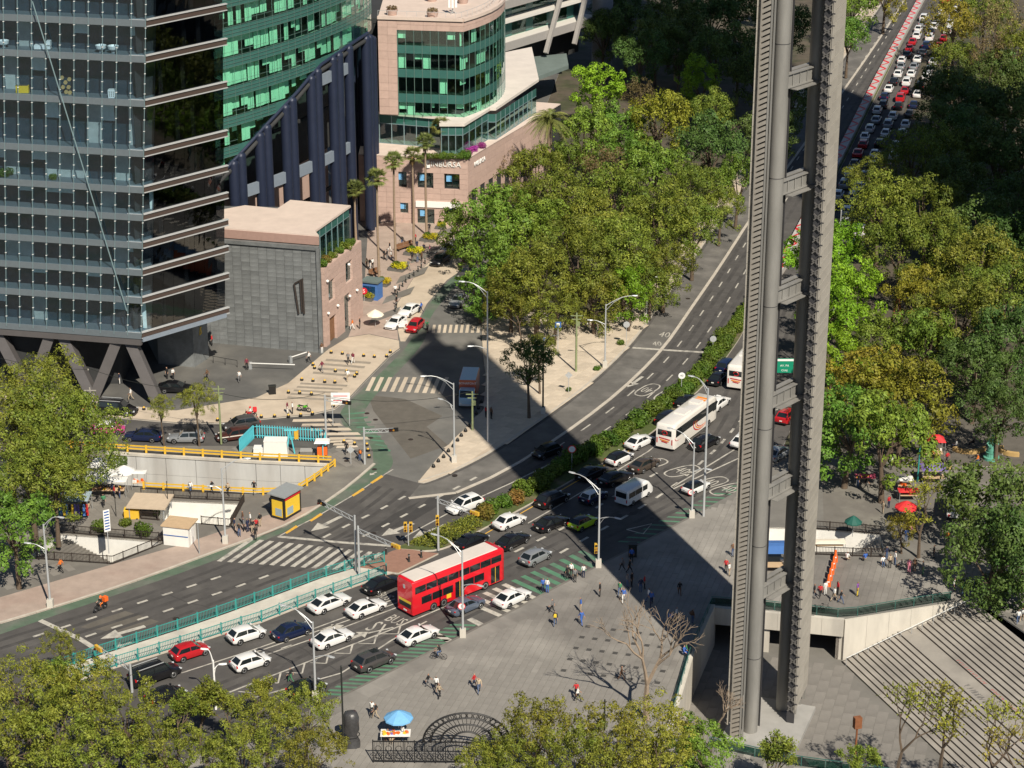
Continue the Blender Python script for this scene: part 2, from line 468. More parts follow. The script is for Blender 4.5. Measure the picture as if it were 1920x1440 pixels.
def kerb_line(name,line,w,z0,z1,m,parent=None,step=4.0,d=0.0):
	"""kerb stones laid one by one along a line"""
	pts=resample(offset(line,d),step)
	for i in range(len(pts)-1):
		a,b=pts[i],pts[i+1];t=(b-a).normalized()
		mb=MB();mb.bar((*(a+t*.02),(z0+z1)/2),(*(b-t*.02),(z0+z1)/2),w,z1-z0)
		mb.obj(name,m,parent)
K1=smooth_line(px([(784,905),(800,907),(890,867),(960,825),(1035,775),(1110,718),(1185,647),(1240,570),(1292,500),(1372,382),(1569,130),(1660,0),(1760,-160)]))
K1L=smooth_line(px([(700,870),(640,922),(540,985),(435,1022),(252,1090),(95,1140),(0,1167),(-200,1230)]))
K2=smooth_line(px([(1900,-230),(1770,0),(1700,200),(1650,330),(1600,470),(1545,650),(1490,800),(1440,880),(1380,925),(1290,972),(1210,1015),(1130,1057),(1040,1102),(960,1147),(905,1172),(842,1205),(730,1260),(620,1317),(500,1370),(300,1440),(0,1545),(-200,1615)]))
PIT=px([(200,851),(480,868),(618,874),(556,919),(480,927),(275,914),(150,905)])
STA=px([(112,1003),(308,1018),(209,1056),(50,1046)])
STB=px([(272,938),(452,946),(428,988),(300,975)])
STC=px([(1440,990),(1535,993),(1650,1003),(1660,1038),(1530,1036),(1440,1032)])
RIM=px([(1336,1139),(1583,1163),(1829,1124),(1925,1190),(2300,1430),(1900,1492),(1480,1432),(1253,1378),(1297,1228)])
SUNK=-4.7
gmb=MB();gmb.prism([(-900,-100),(900,-100),(1500,2600),(-1500,2600)],-0.02,-0.02,0,[PIT,STA,STB,STC,RIM])
ground=struct(gmb.obj('ground','ground_soil'))
slab('service_street',px([(-250,715),(0,752),(205,782),(410,793),(640,765),(720,830),(640,850),(205,840),(-250,815)]),-.008,-.008,'asphalt')
side_street=slab('side_street',px([(800,918),(850,825),(895,785),(908,760),(912,700),(905,660),(902,597),(910,540),(940,470),(985,400),(960,380),(880,415),(822,465),(775,510),(735,572),(745,657),(680,717),(650,748),(615,772),(660,840),(620,960)]),-.004,-.004,'asphalt_worn')
avenue=slab('avenue',list(K1)[::-1]+[g2(690,880)]+list(K1L)+[g2(-200,1615)]+list(K2)[::-1],0.0,0.0,'asphalt')
triangle=slab('triangle_sidewalk',list(K1)[:-6]+px([(1630,-5),(1530,130),(1345,375),(1255,490),(1190,560),(1110,600),(1030,590),(960,585),(903,597),(905,660),(911,705),(907,768),(893,786),(850,825)]),-.05,.12,'beige_paving',side='kerb')
slab('triangle_park',px([(904,596),(960,584),(1030,589),(1110,599),(1190,559),(1255,489),(1345,374),(1530,129),(1630,-6),(1700,-110),(1300,-160),(1080,60),(985,300),(985,400),(940,470),(912,540)]),-.05,.10,'ground_soil',side='kerb')
slab('building_plaza',px([(-300,700),(0,752),(205,783),(330,794),(410,795),(480,788),(580,779),(628,768),(655,748),(685,716),(732,668),(750,655),(742,575),(780,515),(830,466),(882,418),(984,300),(1079,60),(1299,-161),(1000,-330),(-900,-330)]),-.05,.10,'plaza_slate',side='kerb')
beige_plaza=slab('crossing_plaza',px([(203,782),(330,793),(410,794),(480,787),(580,778),(627,767),(654,747),(684,715),(731,667),(749,654),(748,640),(692,628),(652,634),(616,656),(540,720),(480,747),(330,771),(240,762),(120,745),(-40,730),(-40,746)]),.09,.112,'beige_paving')
slab('shop_street',px([(653,633),(692,627),(747,639),(741,576),(779,516),(829,467),(881,419),(920,350),(800,380),(690,430),(682,560)]),.09,.114,'pink_paving')
metro_walk=slab('metro_sidewalk',[Vector(p)for p in K1L]+px([(-200,812),(0,826),(205,837),(460,838),(620,843),(650,824),(690,828),(699,848)]),-.05,.12,'grey_sidewalk',holes=[PIT,STA,STB],side='kerb')
slab('pink_sidewalk',[Vector(p)for p in offset(K1L,-.35)][7:]+px([(-200,1170),(0,1122),(190,1066),(330,1026),(420,996),(500,968)]),.121,.126,'pink_paving')
plaza=slab('plaza',list(K2)[10:]+px([(-200,1900),(2700,1900),(2700,860),(1920,880),(1560,862),(1470,838)]),-.05,.115,'plaza_joint',holes=[RIM,STC],side='kerb')
slab('park_terrain',list(K2)[:11]+px([(1470,837),(1560,861),(1920,879),(2700,859),(2900,300),(2500,-260)]),-.05,.10,'ground_soil',side='kerb')
slab('park_path',px([(1545,780),(1720,790),(2000,780),(2100,880),(1919,878),(1562,860)]),.09,.112,'asphalt_patch')
slab('market_paving',px([(1540,866),(1918,884),(2300,880),(2300,985),(1900,1000),(1660,998),(1545,990)]),.10,.121,'grey_sidewalk')
MU=smooth_line(px([(752,1026),(822,992),(880,970),(960,922),(1085,837),(1160,802),(1210,770),(1260,730),(1322,667),(1347,630),(1385,585),(1465,490),(1562,300),(1640,150),(1690,60),(1780,-110)]))
ML=smooth_line(px([(752,1032),(822,1037),(880,1007),(960,965),(1010,938),(1070,903),(1135,868),(1175,842),(1225,812),(1270,770),(1330,715),(1385,640),(1400,610),(1490,485),(1580,310),(1655,155),(1702,60),(1792,-110)]))
slab('hedge_median',MU+ML[::-1],0.0,.22,'lawn',side='kerb')
F1=px([(100,1262),(175,1236),(260,1208),(344,1181),(425,1153),(520,1118),(605,1086),(665,1068),(745,1052)])
F2=px([(140,1280),(200,1258),(286,1232),(370,1206),(450,1180),(490,1168),(565,1138),(637,1111),(742,1073)])
slab('fence_median',F1+F2[::-1],0.0,.18,'concrete',side='kerb')
slab('brick_median',px([(668,1066),(735,1036),(752,1030),(800,1038),(822,1040),(747,1077)]),.0,.19,'brick_strip',side='kerb')
kerb_line('kerb_stone',K1,.3,0,.15,'kerb',triangle,6.0,-.15)
kerb_line('kerb_stone',K1L,.3,0,.15,'kerb',metro_walk,4.0,-.15)
LANE=K1[3:];UPLK=K1[8:];K2N=K2[20:]
strip('bus_lane',LANE,.5,4.3,.004,'buslane',avenue)
kerb_line('lane_separator',LANE,.45,0,.07,'kerb',avenue,6.0,4.6)
def quad_px(name,pts,z,m,parent):
	mb=MB();mb.face([(*g2(*p),z)for p in pts][::-1]);o=mb.obj(name,m,parent)
	n=o.data.polygons[0].normal
	if n.z<0:o.data.flip_normals()
	return o
def dashes(name,line,L,gap,w,z,m,parent,start=0.0):
	pts=resample(line,.25);n=int((L+gap)/.25);i=int(start/.25)
	while i+int(L/.25)<len(pts):
		a,b=pts[i],pts[i+int(L/.25)];t=(b-a).normalized();s=Vector((t.y,-t.x))*w/2
		mb=MB();mb.face([(*(a-s),z),(*(a+s),z),(*(b+s),z),(*(b-s),z)])
		mb.obj(name,m,parent);i+=n
def solid(name,line,w,z,m,parent):return strip(name,line,-w/2,w/2,z,m,parent)
dashes('lane_dash',px([(62,1194),(219,1144),(410,1082),(455,1066)]),1.3,1.85,.34,.006,'white_paint',avenue)
dashes('lane_dash',px([(160,1194),(205,1179),(306,1147),(447,1099),(536,1067)]),1.3,1.85,.34,.006,'white_paint',avenue)
dashes('lane_dash',px([(606,1008),(649,986),(715,954),(779,920)]),1.4,1.95,.34,.006,'white_paint',avenue)
dashes('lane_dash',px([(680,1006),(724,984),(789,950),(851,917),(915,883)]),1.4,1.95,.34,.006,'white_paint',avenue)
UPL=smooth_line(px([(1040,842),(1061,827),(1114,791),(1160,757),(1235,692),(1285,632),(1345,544),(1390,469),(1480,320),(1562,200),(1660,50),(1700,-10)]),1)
UPR=smooth_line(px([(1080,846),(1099,832),(1150,796),(1197,761),(1270,696),(1320,635),(1377,545),(1430,450),(1500,330),(1590,185),(1680,40),(1720,-30)]),1)
dashes('lane_dash',UPL,2.6,4.2,.2,.006,'white_paint',avenue)
dashes('lane_dash',UPR,2.6,4.2,.2,.006,'white_paint',avenue)
solid('lane_line',px([(752,1010),(850,957),(905,930),(960,905),(1045,863)]),.2,.006,'white_paint',avenue)
solid('edge_line',px([(520,1007),(546,993),(592,970),(671,923),(706,899),(737,880)]),.18,.007,'white_paint',avenue)
solid('stop_line',px([(522,1006),(640,1017),(755,1025)]),.5,.006,'white_paint',avenue)
solid('stop_line',px([(1186,652),(1260,657),(1330,661)]),.6,.006,'white_paint',avenue)
solid('stop_line',px([(75,1163),(150,1198),(178,1216)]),.6,.006,'white_paint',avenue)
for i in range(4):
	a=[(546,992),(592,969),(671,922),(706,898)][i]
	quad_px('yellow_block',[(a[0]-12,a[1]+7),(a[0]-8,a[1]+9),(a[0]+13,a[1]-4),(a[0]+9,a[1]-7)],.012,'yellow_paint',avenue)
for i in range(15):
	f=i/14
	x0=468+260*f;y0=1010+28*f
	x0+=0;dx=-62;dy=42-8*f
	quad_px('zebra_stripe',[(x0,y0),(x0+9,y0+1),(x0+9+dx*(1-.25*f),y0+1+dy),(x0+dx*(1-.25*f),y0+dy)],.006,'white_paint',avenue)
def arrow(p,q,w,parent,z=.006,m='white_paint',name='lane_arrow',head=.42):
	a=Vector(g2(*p));b=Vector(g2(*q));t=(b-a);l=t.length;t.normalize();s=Vector((t.y,-t.x))
	h=a+t*l*(1-head);mb=MB()
	for poly in([a-s*w*.14,a+s*w*.14,h+s*w*.14,h-s*w*.14],[h-s*w*.5,h+s*w*.5,b]):
		f=[(*v,z)for v in poly];mb.face(f)
	o=mb.obj(name,m,parent)
	return o
arrow((640,968),(583,996),1.9,avenue);arrow((775,981),(715,1005),1.9,avenue);arrow((834,984),(774,1009),1.9,avenue)
arrow((272,1174),(188,1198),2.0,avenue);arrow((247,1205),(218,1214),1.6,avenue)
arrow((1205,706),(1176,726),1.6,avenue)
dashes('lane_dash',px([(480,1233),(560,1205)]),1.3,1.9,.3,.006,'white_paint',avenue)
dashes('lane_dash',px([(965,1035),(1060,988),(1098,965),(1150,931),(1206,901),(1233,886)]),1.5,2.4,.34,.006,'white_paint',avenue)
dashes('lane_dash',px([(1050,1037),(1090,1014),(1150,981),(1182,963),(1236,930),(1282,896),(1345,840),(1400,775)]),1.5,2.4,.34,.006,'white_paint',avenue)
solid('lane_line',px([(990,981),(1070,935),(1120,905),(1216,846),(1240,826)]),.18,.006,'white_paint',avenue)
solid('lane_line',px([(470,1226),(590,1185),(690,1150),(745,1130)]),.18,.006,'white_paint',avenue)
solid('lane_line',px([(340,1262),(470,1220),(590,1178),(740,1123)]),.18,.006,'white_paint',avenue)
solid('lane_line',px([(475,1236),(580,1200),(680,1163),(760,1133)]),.18,.006,'white_paint',avenue)
solid('stop_line',px([(808,1184),(845,1203)]),.75,.006,'white_paint',avenue)
solid('stop_line',px([(880,1160),(905,1173)]),.75,.006,'white_paint',avenue)
for i in range(9):
	x0,y0=905+17*i,1113-9.6*i
	x0=895+13.5*i;y0=1096-1.0*i
for i in range(13):
	f=i/12
	a=(868+215*f,1128-93*f);b=(938+195*f,1158-98*f)
	wv=(7.5,-3.3)
	quad_px('crossing_stripe',[a,(a[0]+wv[0]*1.2,a[1]+wv[1]),(b[0]+wv[0]*1.2,b[1]+wv[1]),b],.006,'green_stripe' if i>4 else 'white_paint',avenue)
def green_hatch(p,q,n,half=1.3,w=.45,skew=.7):
	a=Vector(g2(*p));b=Vector(g2(*q));t=(b-a).normalized();s=Vector((t.y,-t.x))
	for i in range(n):
		c=a+(b-a)*(i/max(n-1,1));d=(s+t*skew).normalized()*half
		mb=MB();mb.face([(*(c-d-t*w/2),.006),(*(c+d-t*w/2),.006),(*(c+d+t*w/2),.006),(*(c-d+t*w/2),.006)])
		o=mb.obj('cycle_stripe','green_stripe',avenue)
		if o.data.polygons[0].normal.z<0:o.data.flip_normals()
green_hatch((628,1302),(815,1205),16)
green_hatch((818,1200),(868,1172),5)
green_hatch((1180,1016),(1400,905),16,1.2)
chev=px([(430,1298),(600,1232),(735,1180),(840,1135)])
solid('lane_line',chev,.2,.008,'white_paint',avenue)
solid('lane_line',px([(470,1310),(640,1262),(735,1200),(800,1165)]),.2,.008,'white_paint',avenue)
for i in range(7):
	f=i/6;x,y=445+270*f,1297-108*f
	quad_px('chevron',[(x,y),(x+4,y-1),(x+34,y+2-3*f),(x+30,y+3-3*f)],.009,'white_paint',avenue)
	quad_px('chevron',[(x+30,y+3-3*f),(x+33,y+2-3*f),(x+38,y-17),(x+34,y-16)],.013,'white_paint',avenue)
solid('lane_line',px([(1258,915),(1330,872),(1390,835)]),.22,.006,'white_paint',avenue)
solid('lane_line',px([(1262,917),(1340,880),(1405,850)]),.22,.009,'white_paint',avenue)
def road_text(body,p,q,size,parent,flip=False,sy=1.9):
	"""lettering painted flat on the road at pixel p, running towards pixel q"""
	a=Vector(g2(*p));b=Vector(g2(*q));t=(b-a).normalized()
	me=text_mesh(body,size);me.transform(Matrix.Diagonal((1,sy,1,1)));me.materials.clear();me.materials.append(M('white_paint'))
	o=bpy.data.objects.new('road_lettering',me);COL.objects.link(o);o.parent=parent
	o.location=(a.x,a.y,.010);o.rotation_euler=(0,0,math.atan2(t.y,t.x))
def ring(p,q,rx,ry,w,parent,z=.006):
	a=Vector(g2(*p));b=Vector(g2(*q));t=(b-a).normalized();s=Vector((-t.y,t.x));mb=MB();n=28
	for i in range(n):
		c=[]
		for k in(i,i+1):
			an=2*math.pi*k/n;cx,cy=math.cos(an),math.sin(an)
			cx=math.copysign(abs(cx)**.7,cx);cy=math.copysign(abs(cy)**.7,cy)
			c.append((a+t*rx*cx+s*ry*cy,a+t*(rx-w)*cx+s*(ry-w)*cy))
		mb.face([(*c[0][1],z),(*c[0][0],z),(*c[1][0],z),(*c[1][1],z)])
	mb.obj('speed_ring','white_paint',parent)
for(x,y)in((1279,883),(1332,905),(1365,917)):
	ring((x,y),(x+25,y+14),1.15,2.5,.2,avenue);road_text('40',(x,y),(x+25,y+9),1.5,avenue)
ring((1222,870),(1245,882),1.1,2.3,.2,avenue)
for(x,y)in((1214,731),(1250,740)):
	ring((x,y),(x-25,y-6),1.1,2.5,.2,avenue);road_text('40',(x,y),(x-25,y-6),1.4,avenue)
road_text('SOLO',(1462,767),(1490,770),1.9,avenue,sy=1.3)
road_text('BUS',(742,1163),(760,1170),1.25,avenue);road_text('BUS',(721,1118),(738,1126),1.0,avenue)
road_text('S',(700,1175),(712,1180),1.8,avenue);road_text('X',(712,1183),(724,1188),2.0,avenue)
arrow((655,1198),(690,1185),1.6,avenue);arrow((600,1183),(645,1172),1.6,avenue)
for(a,b)in(((1065,1013),(1040,1037)),):
	pass
solid('yield_triangle',px([(1175,993),(1222,982),(1206,1001),(1175,993)]),.18,.007,'white_paint',avenue)
road_text('40',(1246,628),(1270,630),1.6,avenue);road_text('40',(1232,645),(1255,645),1.3,avenue)
solid('yellow_line',px([(880,1018),(960,972),(1070,909),(1175,848),(1225,818)]),.15,.007,'yellow_paint',avenue)
gl_o=smooth_line(px([(870,500),(822,545),(785,600),(770,645),(700,712),(660,748),(636,772),(640,795),(668,818),(695,845),(702,868),(692,882),(655,905),(610,937),(555,972),(480,1004),(380,1042),(252,1092),(95,1143),(-30,1180)]))
gl_i=smooth_line(px([(885,505),(840,550),(800,603),(800,640),(722,722),(700,745),(680,775),(685,795),(716,822),(737,855),(736,878),(705,898),(670,922),(590,970),(545,992),(470,1025),(325,1080),(212,1117),(85,1160),(-30,1200)]))
mb=MB()
for i in range(len(gl_o)-1):mb.face([(*gl_o[i],.004),(*gl_o[i+1],.004),(*gl_i[i+1],.004),(*gl_i[i],.004)])
mb.obj('cycle_lane','green_lane',avenue)
for i in range(9):
	quad_px('cycle_bar',[(640+i*9,778+i*8),(643+i*9,776+i*8),(685+i*6,772+i*9),(683+i*6,775+i*9)],.009,'green_stripe',side_street)
arrow((706,885),(693,891),.8,avenue,.008)
for i in range(10):
	x=688+i*15.2
	quad_px('zebra_stripe',[(x+10,707),(x+17,707.5),(x+5,733+i*.6),(x-3,732.5+i*.6)],.006,'beige_stone',side_street)
for i in range(9):
	x=812+i*10.5
	quad_px('zebra_stripe',[(x,609),(x+5,609),(x+3,624),(x-3,624)],.006,'beige_stone',side_street)
for i in range(5):
	y=786+i*8.5;x=548+i*17
	quad_px('zebra_stripe',[(x,y+5),(x+2,y),(x+72,y-1),(x+78,y+4)],.006,'beige_stone',side_street)
for i in range(3):
	quad_px('zebra_stripe',[(618+i*6,832+i*5),(620+i*6,828+i*5),(660+i*4,826+i*5),(664+i*4,830+i*5)],.130,'beige_stone',metro_walk)
for i in range(4):
	x,y=610-i*8,678+i*8
	quad_px('inlaid_band',[(x,y),(x+2,y-4),(x+86-i*3,y+2),(x+84-i*3,y+6)],.118,'band_grey',beige_plaza)
for i in range(5):
	x,y=562-i*6,722+i*6.5
	quad_px('inlaid_band',[(x,y),(x+2,y-3.4),(x+90-i*3,y+1),(x+88-i*3,y+4.5)],.118,'band_grey',beige_plaza)
slab('loading_lane',px([(737,582),(775,520),(815,482),(855,478),(878,498),(838,525),(800,570),(778,612),(760,640),(751,640)]),-.002,.003,'beige_paving',parent=side_street)
for i in range(5):
	x,y=690+i*26,610-i*38
	quad_px('inlaid_band',[(x,y),(x+8,y-14),(x+62,y-34),(x+54,y-20)],.12,'grey_sidewalk',side_street)
for(cx,cy)in((688,775),(704,787),(720,809),(695,821),(770,824),(702,880),(650,866),(853,893)):
	p=G(cx,cy);mb=MB();mb.lathe([(.33,-.01),(.33,.012),(.3,.014)],14,(p.x,p.y,.0 if cy<860 else.13 if cx<690 or cx>800 else 0));mb.obj('manhole_cover','iron_brown',side_street)
for d in(5.6,7.2,8.7,10.3):strip('wheel_track',UPLK,d-.3,d+.3,.0035,'tyre_film',avenue)
for base_l,ds in((K2N,(2.4,3.9,5.6,7.1,8.8,10.3)),(K1L[4:],(-3.6,-5.2,-6.9,-8.5,-10.1))):
	for d in ds:strip('wheel_track',base_l,d-.28,d+.28,.0035,'tyre_film',avenue)
quad_px('asphalt_repair',[(230,1144),(298,1165),(250,1190),(150,1176)],.003,'asphalt_patch',avenue)
for q in([(640,1010),(860,905),(905,880),(930,885),(760,985)],):
	mb=MB();mb.prism(px(q),.0025,.0025);mb.obj('asphalt_repair','asphalt_dark',avenue)
mb=MB();mb.prism(px([(690,740),(760,748),(830,780),(800,800),(840,835),(770,860),(700,770)]),-.001,-.001);mb.obj('asphalt_repair','asphalt_patch',side_street)
def paving(parent,poly,holes,o,u,v,w,l,z,m,name,gap=.03,limit=300,bond=True,h=.025):
	"""stones w wide along u, l long along v; nearest ones single, the rest one mass"""
	u=Vector(u).normalized();v=Vector(v).normalized();o=Vector(o);cells=[]
	xs=[p[0]for p in poly];ys=[p[1]for p in poly]
	Rr=max(max(xs)-min(xs),max(ys)-min(ys));n1=int(Rr*1.6/w);n2=int(Rr*1.6/l)
	for i in range(-n1,n1):
		for j in range(-n2,n2):
			c=o+u*(i*w)+v*((j+(.5 if bond and i%2 else 0))*l)
			q=PJ((c.x,c.y,0))
			if not(-60<q[0]<1980 and 0<q[1]<1520):continue
			cs=[c+u*(a*w/2)+v*(b*l/2)for a,b in((-1,-1),(1,-1),(1,1),(-1,1))]
			if all(inside(p,poly)for p in cs)and not any(inside(p,hh)for p in cs+[c]for hh in holes):
				vis=30<q[0]<1900 and q[1]<1400
				cells.append(((0 if vis else 1,-q[1]),c))
	cells.sort(key=lambda t:t[0])
	hw,hl=w/2-gap/2,l/2-gap/2
	def add(mb,c,dz=0):
		k=[c-u*hw-v*hl,c+u*hw-v*hl,c+u*hw+v*hl,c-u*hw+v*hl]
		if(k[1]-k[0]).cross(k[2]-k[1])<0:k=k[::-1]
		mb.loft([[(*p,z-.01)for p in k],[(*p,z+h+dz)for p in k]])
	shared=[]
	for t in range(4):
		mb=MB();add(mb,Vector((0,0)),random.uniform(-.004,.004));shared.append(mb.mesh(name,m))
	for i,(k,c)in enumerate(cells[:limit]):inst(name,shared[i%4],parent,(c.x,c.y,0))
	if len(cells)>limit:
		mb=MB()
		for k,c in cells[limit:]:add(mb,c,random.uniform(-.004,.004))
		tag(mb.obj(name+'_field',m,parent),kind='stuff')
PU=Vector(g2(1126,1180))-Vector(g2(1102,1177));PV=Vector(g2(1091,1197))-Vector(g2(1102,1177))
PLZ=list(K2)[12:]+px([(-150,1700),(2400,1700),(2400,1040),(1700,1045),(1545,1045),(1440,1040),(1440,900)])
paving(plaza,offset(PLZ,0),[RIM,STC],g2(1102,1177),PU,PV,.68,2.4,.115,'plaza_stone','paving_stone')
strip('plaza_border',K2[36:],-2.3,-.28,.1465,'plaza_stone',plaza)
kerb_line('kerb_stone',K2[36:],.3,0,.15,'grey_sidewalk',plaza,3.0,-.14)
for r in range(5):
	for c in range(7+(r>2)):
		p=Vector(g2(1102,1177))+PU*c+PV*r
		if(r,c)in((4,1),(2,6),(3,6))or inside(p,RIM):continue
		mb=MB();t1=PU.normalized()*.26;t2=PV.normalized()*.26
		k=[p-t1-t2,p-t1+t2,p+t1+t2,p+t1-t2]
		if(k[1]-k[0]).cross(k[2]-k[1])<0:k=k[::-1]
		mb.loft([[(*q,.12)for q in k],[(*q,.149)for q in k]]);mb.obj('dark_inlay_stone','plaza_dark_stone',plaza)
tri_poly=list(K1)[2:-8]+px([(1345,375),(1255,490),(1190,560),(1110,600),(960,585),(903,597),(911,705),(893,786),(850,825)])
tu=Vector(g2(1110,718))-Vector(g2(960,825));paving(triangle,offset(tri_poly,.5),[],g2(960,800),tu,(-tu.y,tu.x),1.6,1.6,.12,'beige_stone','flagstone',.04,300,False,.012)
mw=[tuple(p)for p in K1L]+px([(-200,812),(0,826),(205,837),(460,838),(620,843),(650,824),(690,828),(699,848)])
mv=Vector(g2(480,1000))-Vector(g2(200,1085))
grow=lambda poly,m:(lambda c:[tuple(c+(Vector(p)-c)*(1+m/max((Vector(p)-c).length,.1)))for p in poly])(sum((Vector(p)for p in poly),Vector((0,0)))/len(poly))
PINK=[tuple(p)for p in offset(K1L,1.5)]+px([(-200,1165),(0,1117),(190,1061),(330,1021),(420,991),(500,963)])
paving(metro_walk,offset(mw,0),[grow(PIT,2.0),grow(STA,1.6),grow(STB,1.6),PINK],g2(400,950),mv,(-mv.y,mv.x),.9,1.8,.105,'walk_stone','paving_stone',.035,300,True,.02)
random.seed(14)
for(cx,cy)in((480,1120),(330,1160),(700,1000),(1010,880),(1180,720),(1290,560),(1130,905),(620,1200),(880,960)):
	p=G(cx,cy);mb=MB();mb.lathe([(.36,-.01),(.36,.010),(.32,.012)],14,(p.x,p.y,0));mb.obj('manhole_cover','iron_brown',avenue)
for(a,b)in(((560,1100),(640,1128)),((300,1110),(420,1150)),((860,935),(935,972)),((1040,812),(1110,848)),((1190,690),(1290,706)),((1275,540),(1370,550)),((1000,1010),(1090,1060)),((1180,930),(1260,990)),((1300,800),(1400,860)),((560,1215),(640,1262))):
	A=Vector(g2(*a));B=Vector(g2(*b));pts_=[A.lerp(B,k/8)+Vector((random.uniform(-.25,.25),random.uniform(-.25,.25)))for k in range(9)]
	strip('asphalt_crack',[tuple(p)for p in pts_],-.05,.05,.0045,'asphalt_dark',avenue)
for k in range(26):
	f=random.random();i=int(f*(len(K2N)-2));p=Vector(offset(K2N,random.choice((3.2,6.3,9.5)))[i])+Vector((random.uniform(-.6,.6),random.uniform(-.6,.6)));r_=random.uniform(.2,.6);mb=MB()
	mb.face([(p.x+r_*random.uniform(.6,1.2)*math.cos(a_*.7),p.y+r_*random.uniform(.6,1.2)*math.sin(a_*.7),.0042)for a_ in range(9)]);mb.obj('oil_stain','asphalt_dark',avenue)
# ================================================================== SUNKEN PLACES
def wall_run(mb,line,z0,z1,th,mi=0):
	"""vertical wall of thickness th to the right of a plan line"""
	o=offset(line,th)
	for i in range(len(line)-1):
		a,b,c,d=line[i],line[i+1],o[i+1],o[i]
		k=[a,b,c,d]
		if(Vector(k[1])-Vector(k[0])).cross(Vector(k[2])-Vector(k[1]))<0:k=k[::-1]
		mb.loft([[(*p,z0)for p in k],[(*p,z1)for p in k]],mi)
def lining(name,poly,z0,z1,m,floor_m,skip=()):
	mb=MB();n=len(poly)
	for i in range(n):
		if i in skip:continue
		a,b=poly[i],poly[(i+1)%n]
		mb.face([(*a,z0),(*b,z0),(*b,z1),(*a,z1)])
	mb.prism(poly,z0,z0,1)
	return struct(mb.obj(name,[m,floor_m]))
lining('tunnel_trench',PIT,-5.5,.1,'concrete_grey','asphalt_dark')
wl=thing('retaining_wall','long pale concrete retaining wall of the tunnel trench below yellow guardrail','wall',(*PIT[0],0))
for i in range(2):
	a=Vector(PIT[i]);b=Vector(PIT[i+1]);n=5 if i==0 else 3
	t=(b-a).normalized();s=Vector((t.y,-t.x))
	for k in range(n):
		p=a+(b-a)*(k/n)+t*.03+s*.12;q=a+(b-a)*((k+1)/n)-t*.03+s*.12
		for z0,z1 in((-5.4,-2.3),(-2.26,.0)):
			mb=MB();mb.bar((*(p-Vector(PIT[0])),(z0+z1)/2),(*(q-Vector(PIT[0])),(z0+z1)/2),.2,z1-z0);mb.obj('concrete_panel','concrete_pale',wl)
	mb=MB();o=(*(a-Vector(PIT[0])+s*.1),.2);o2=(*(b-Vector(PIT[0])+s*.1),.2);mb.bar(o,o2,.45,.3);mb.obj('coping','concrete',wl)
def guardrail(label,pts,h=.95,step=2.4,z=.12):
	t=thing('guardrail',label,'guardrail',(*pts[0],z));o=Vector(pts[0])
	for k in(0.45,.85):
		for i in range(len(pts)-1):
			mb=MB();mb.bar((*(Vector(pts[i])-o),h*k),(*(Vector(pts[i+1])-o),h*k),.1,.16);mb.obj('rail','yellow_rail',t)
	for p in resample(pts,step):
		mb=MB();mb.box((p.x-o.x,p.y-o.y,h*.5),(.24,.24,h));mb.obj('post','yellow_rail',t)
	return t
guardrail('long yellow guardrail on top of the tunnel retaining wall',px([(100,842),(220,850),(480,867),(622,873)]),z=.35)
guardrail('short yellow guardrail slanting down beside the black advertising kiosk',px([(628,876),(592,902),(552,928)]),step=1.6)
guardrail('yellow guardrail running along the near side of the tunnel trench',px([(270,919),(400,926),(480,930),(548,928)]))
def iron_railing(label,runs,h=1.0,z=.12,m='iron_brown',name='iron_railing',gap=.16,post=2.0):
	o=Vector(runs[0][0]);t=thing(name,label,'railing',(*o,z))
	for run in runs:
		for i in range(len(run)-1):
			a=Vector(run[i])-o;b=Vector(run[i+1])-o
			for zz in(.12,h):
				mb=MB();mb.bar((*a,zz),(*b,zz),.07,.07);mb.obj('rail',m,t)
			mb=MB();n=max(2,int((b-a).length/gap))
			for k in range(1,n):
				p=a+(b-a)*(k/n);mb.bar((*p,.1),(*p,h),.035,.035)
			tag(mb.obj('balusters',m,t),kind='stuff')
		for p in resample(run,post):
			mb=MB();mb.box((p.x-o.x,p.y-o.y,h/2+.05),(.1,.1,h+.1));mb.obj('post',m,t)
	return t
lining('stairwell_pit',STA,-3.6,.1,'whitewash','grey_sidewalk')
lining('stairwell_pit',STB,-3.4,.1,'whitewash','whitewash')
lining('stairwell_pit',STC,-3.4,.1,'whitewash','grey_sidewalk')
def flight(name,label,a,b,side,n,z1,m):
	"""flight of n steps from plan point a (top) to b, width vector side"""
	a=Vector(a);b=Vector(b);side=Vector(side);t=thing(name,label,'stairs',(*a,0));d=(b-a)/n
	for i in range(n):
		p=d*i;z=-z1*(i+1)/n;k=[p,p+d,p+d+side,p+side]
		if(k[1]-k[0]).cross(k[2]-k[1])<0:k=k[::-1]
		mb=MB();mb.loft([[(*q,z-.4)for q in k],[(*q,z)for q in k]]);mb.obj('step',m,t)
flight('stairs','grey stairs going down into the stairwell nearest the avenue',g2(60,1046),g2(150,1049),Vector(g2(122,1006))-Vector(g2(60,1045)),14,3.0,'grey_sidewalk')
flight('stairs','stairs descending in the white stairwell beside the parasol stalls',g2(1655,1037),g2(1590,1035),Vector(g2(1646,1006))-Vector(g2(1655,1036)),14,3.2,'stair_stone')
iron_railing('dark iron railing round the stairwell nearest the pink sidewalk',[px([(108,1000),(200,1008),(310,1017)]),px([(312,1019),(212,1060)]),px([(38,1048),(120,1054),(212,1060)])])
iron_railing('dark iron railing round the stairwell behind the white booth',[px([(265,932),(360,938),(457,942)]),px([(458,943),(432,990)]),px([(378,985),(432,990)]),px([(265,975),(300,978)])])
iron_railing('dark iron railing above the white stairwell near the stele',[px([(1522,993),(1600,999),(1652,1004)])],name='iron_railing')
iron_railing('dark iron railing on the near side of the white stairwell where people sit',[px([(1530,1042),(1600,1045),(1665,1047)])])
floor_poly=[Vector(p)for p in RIM]
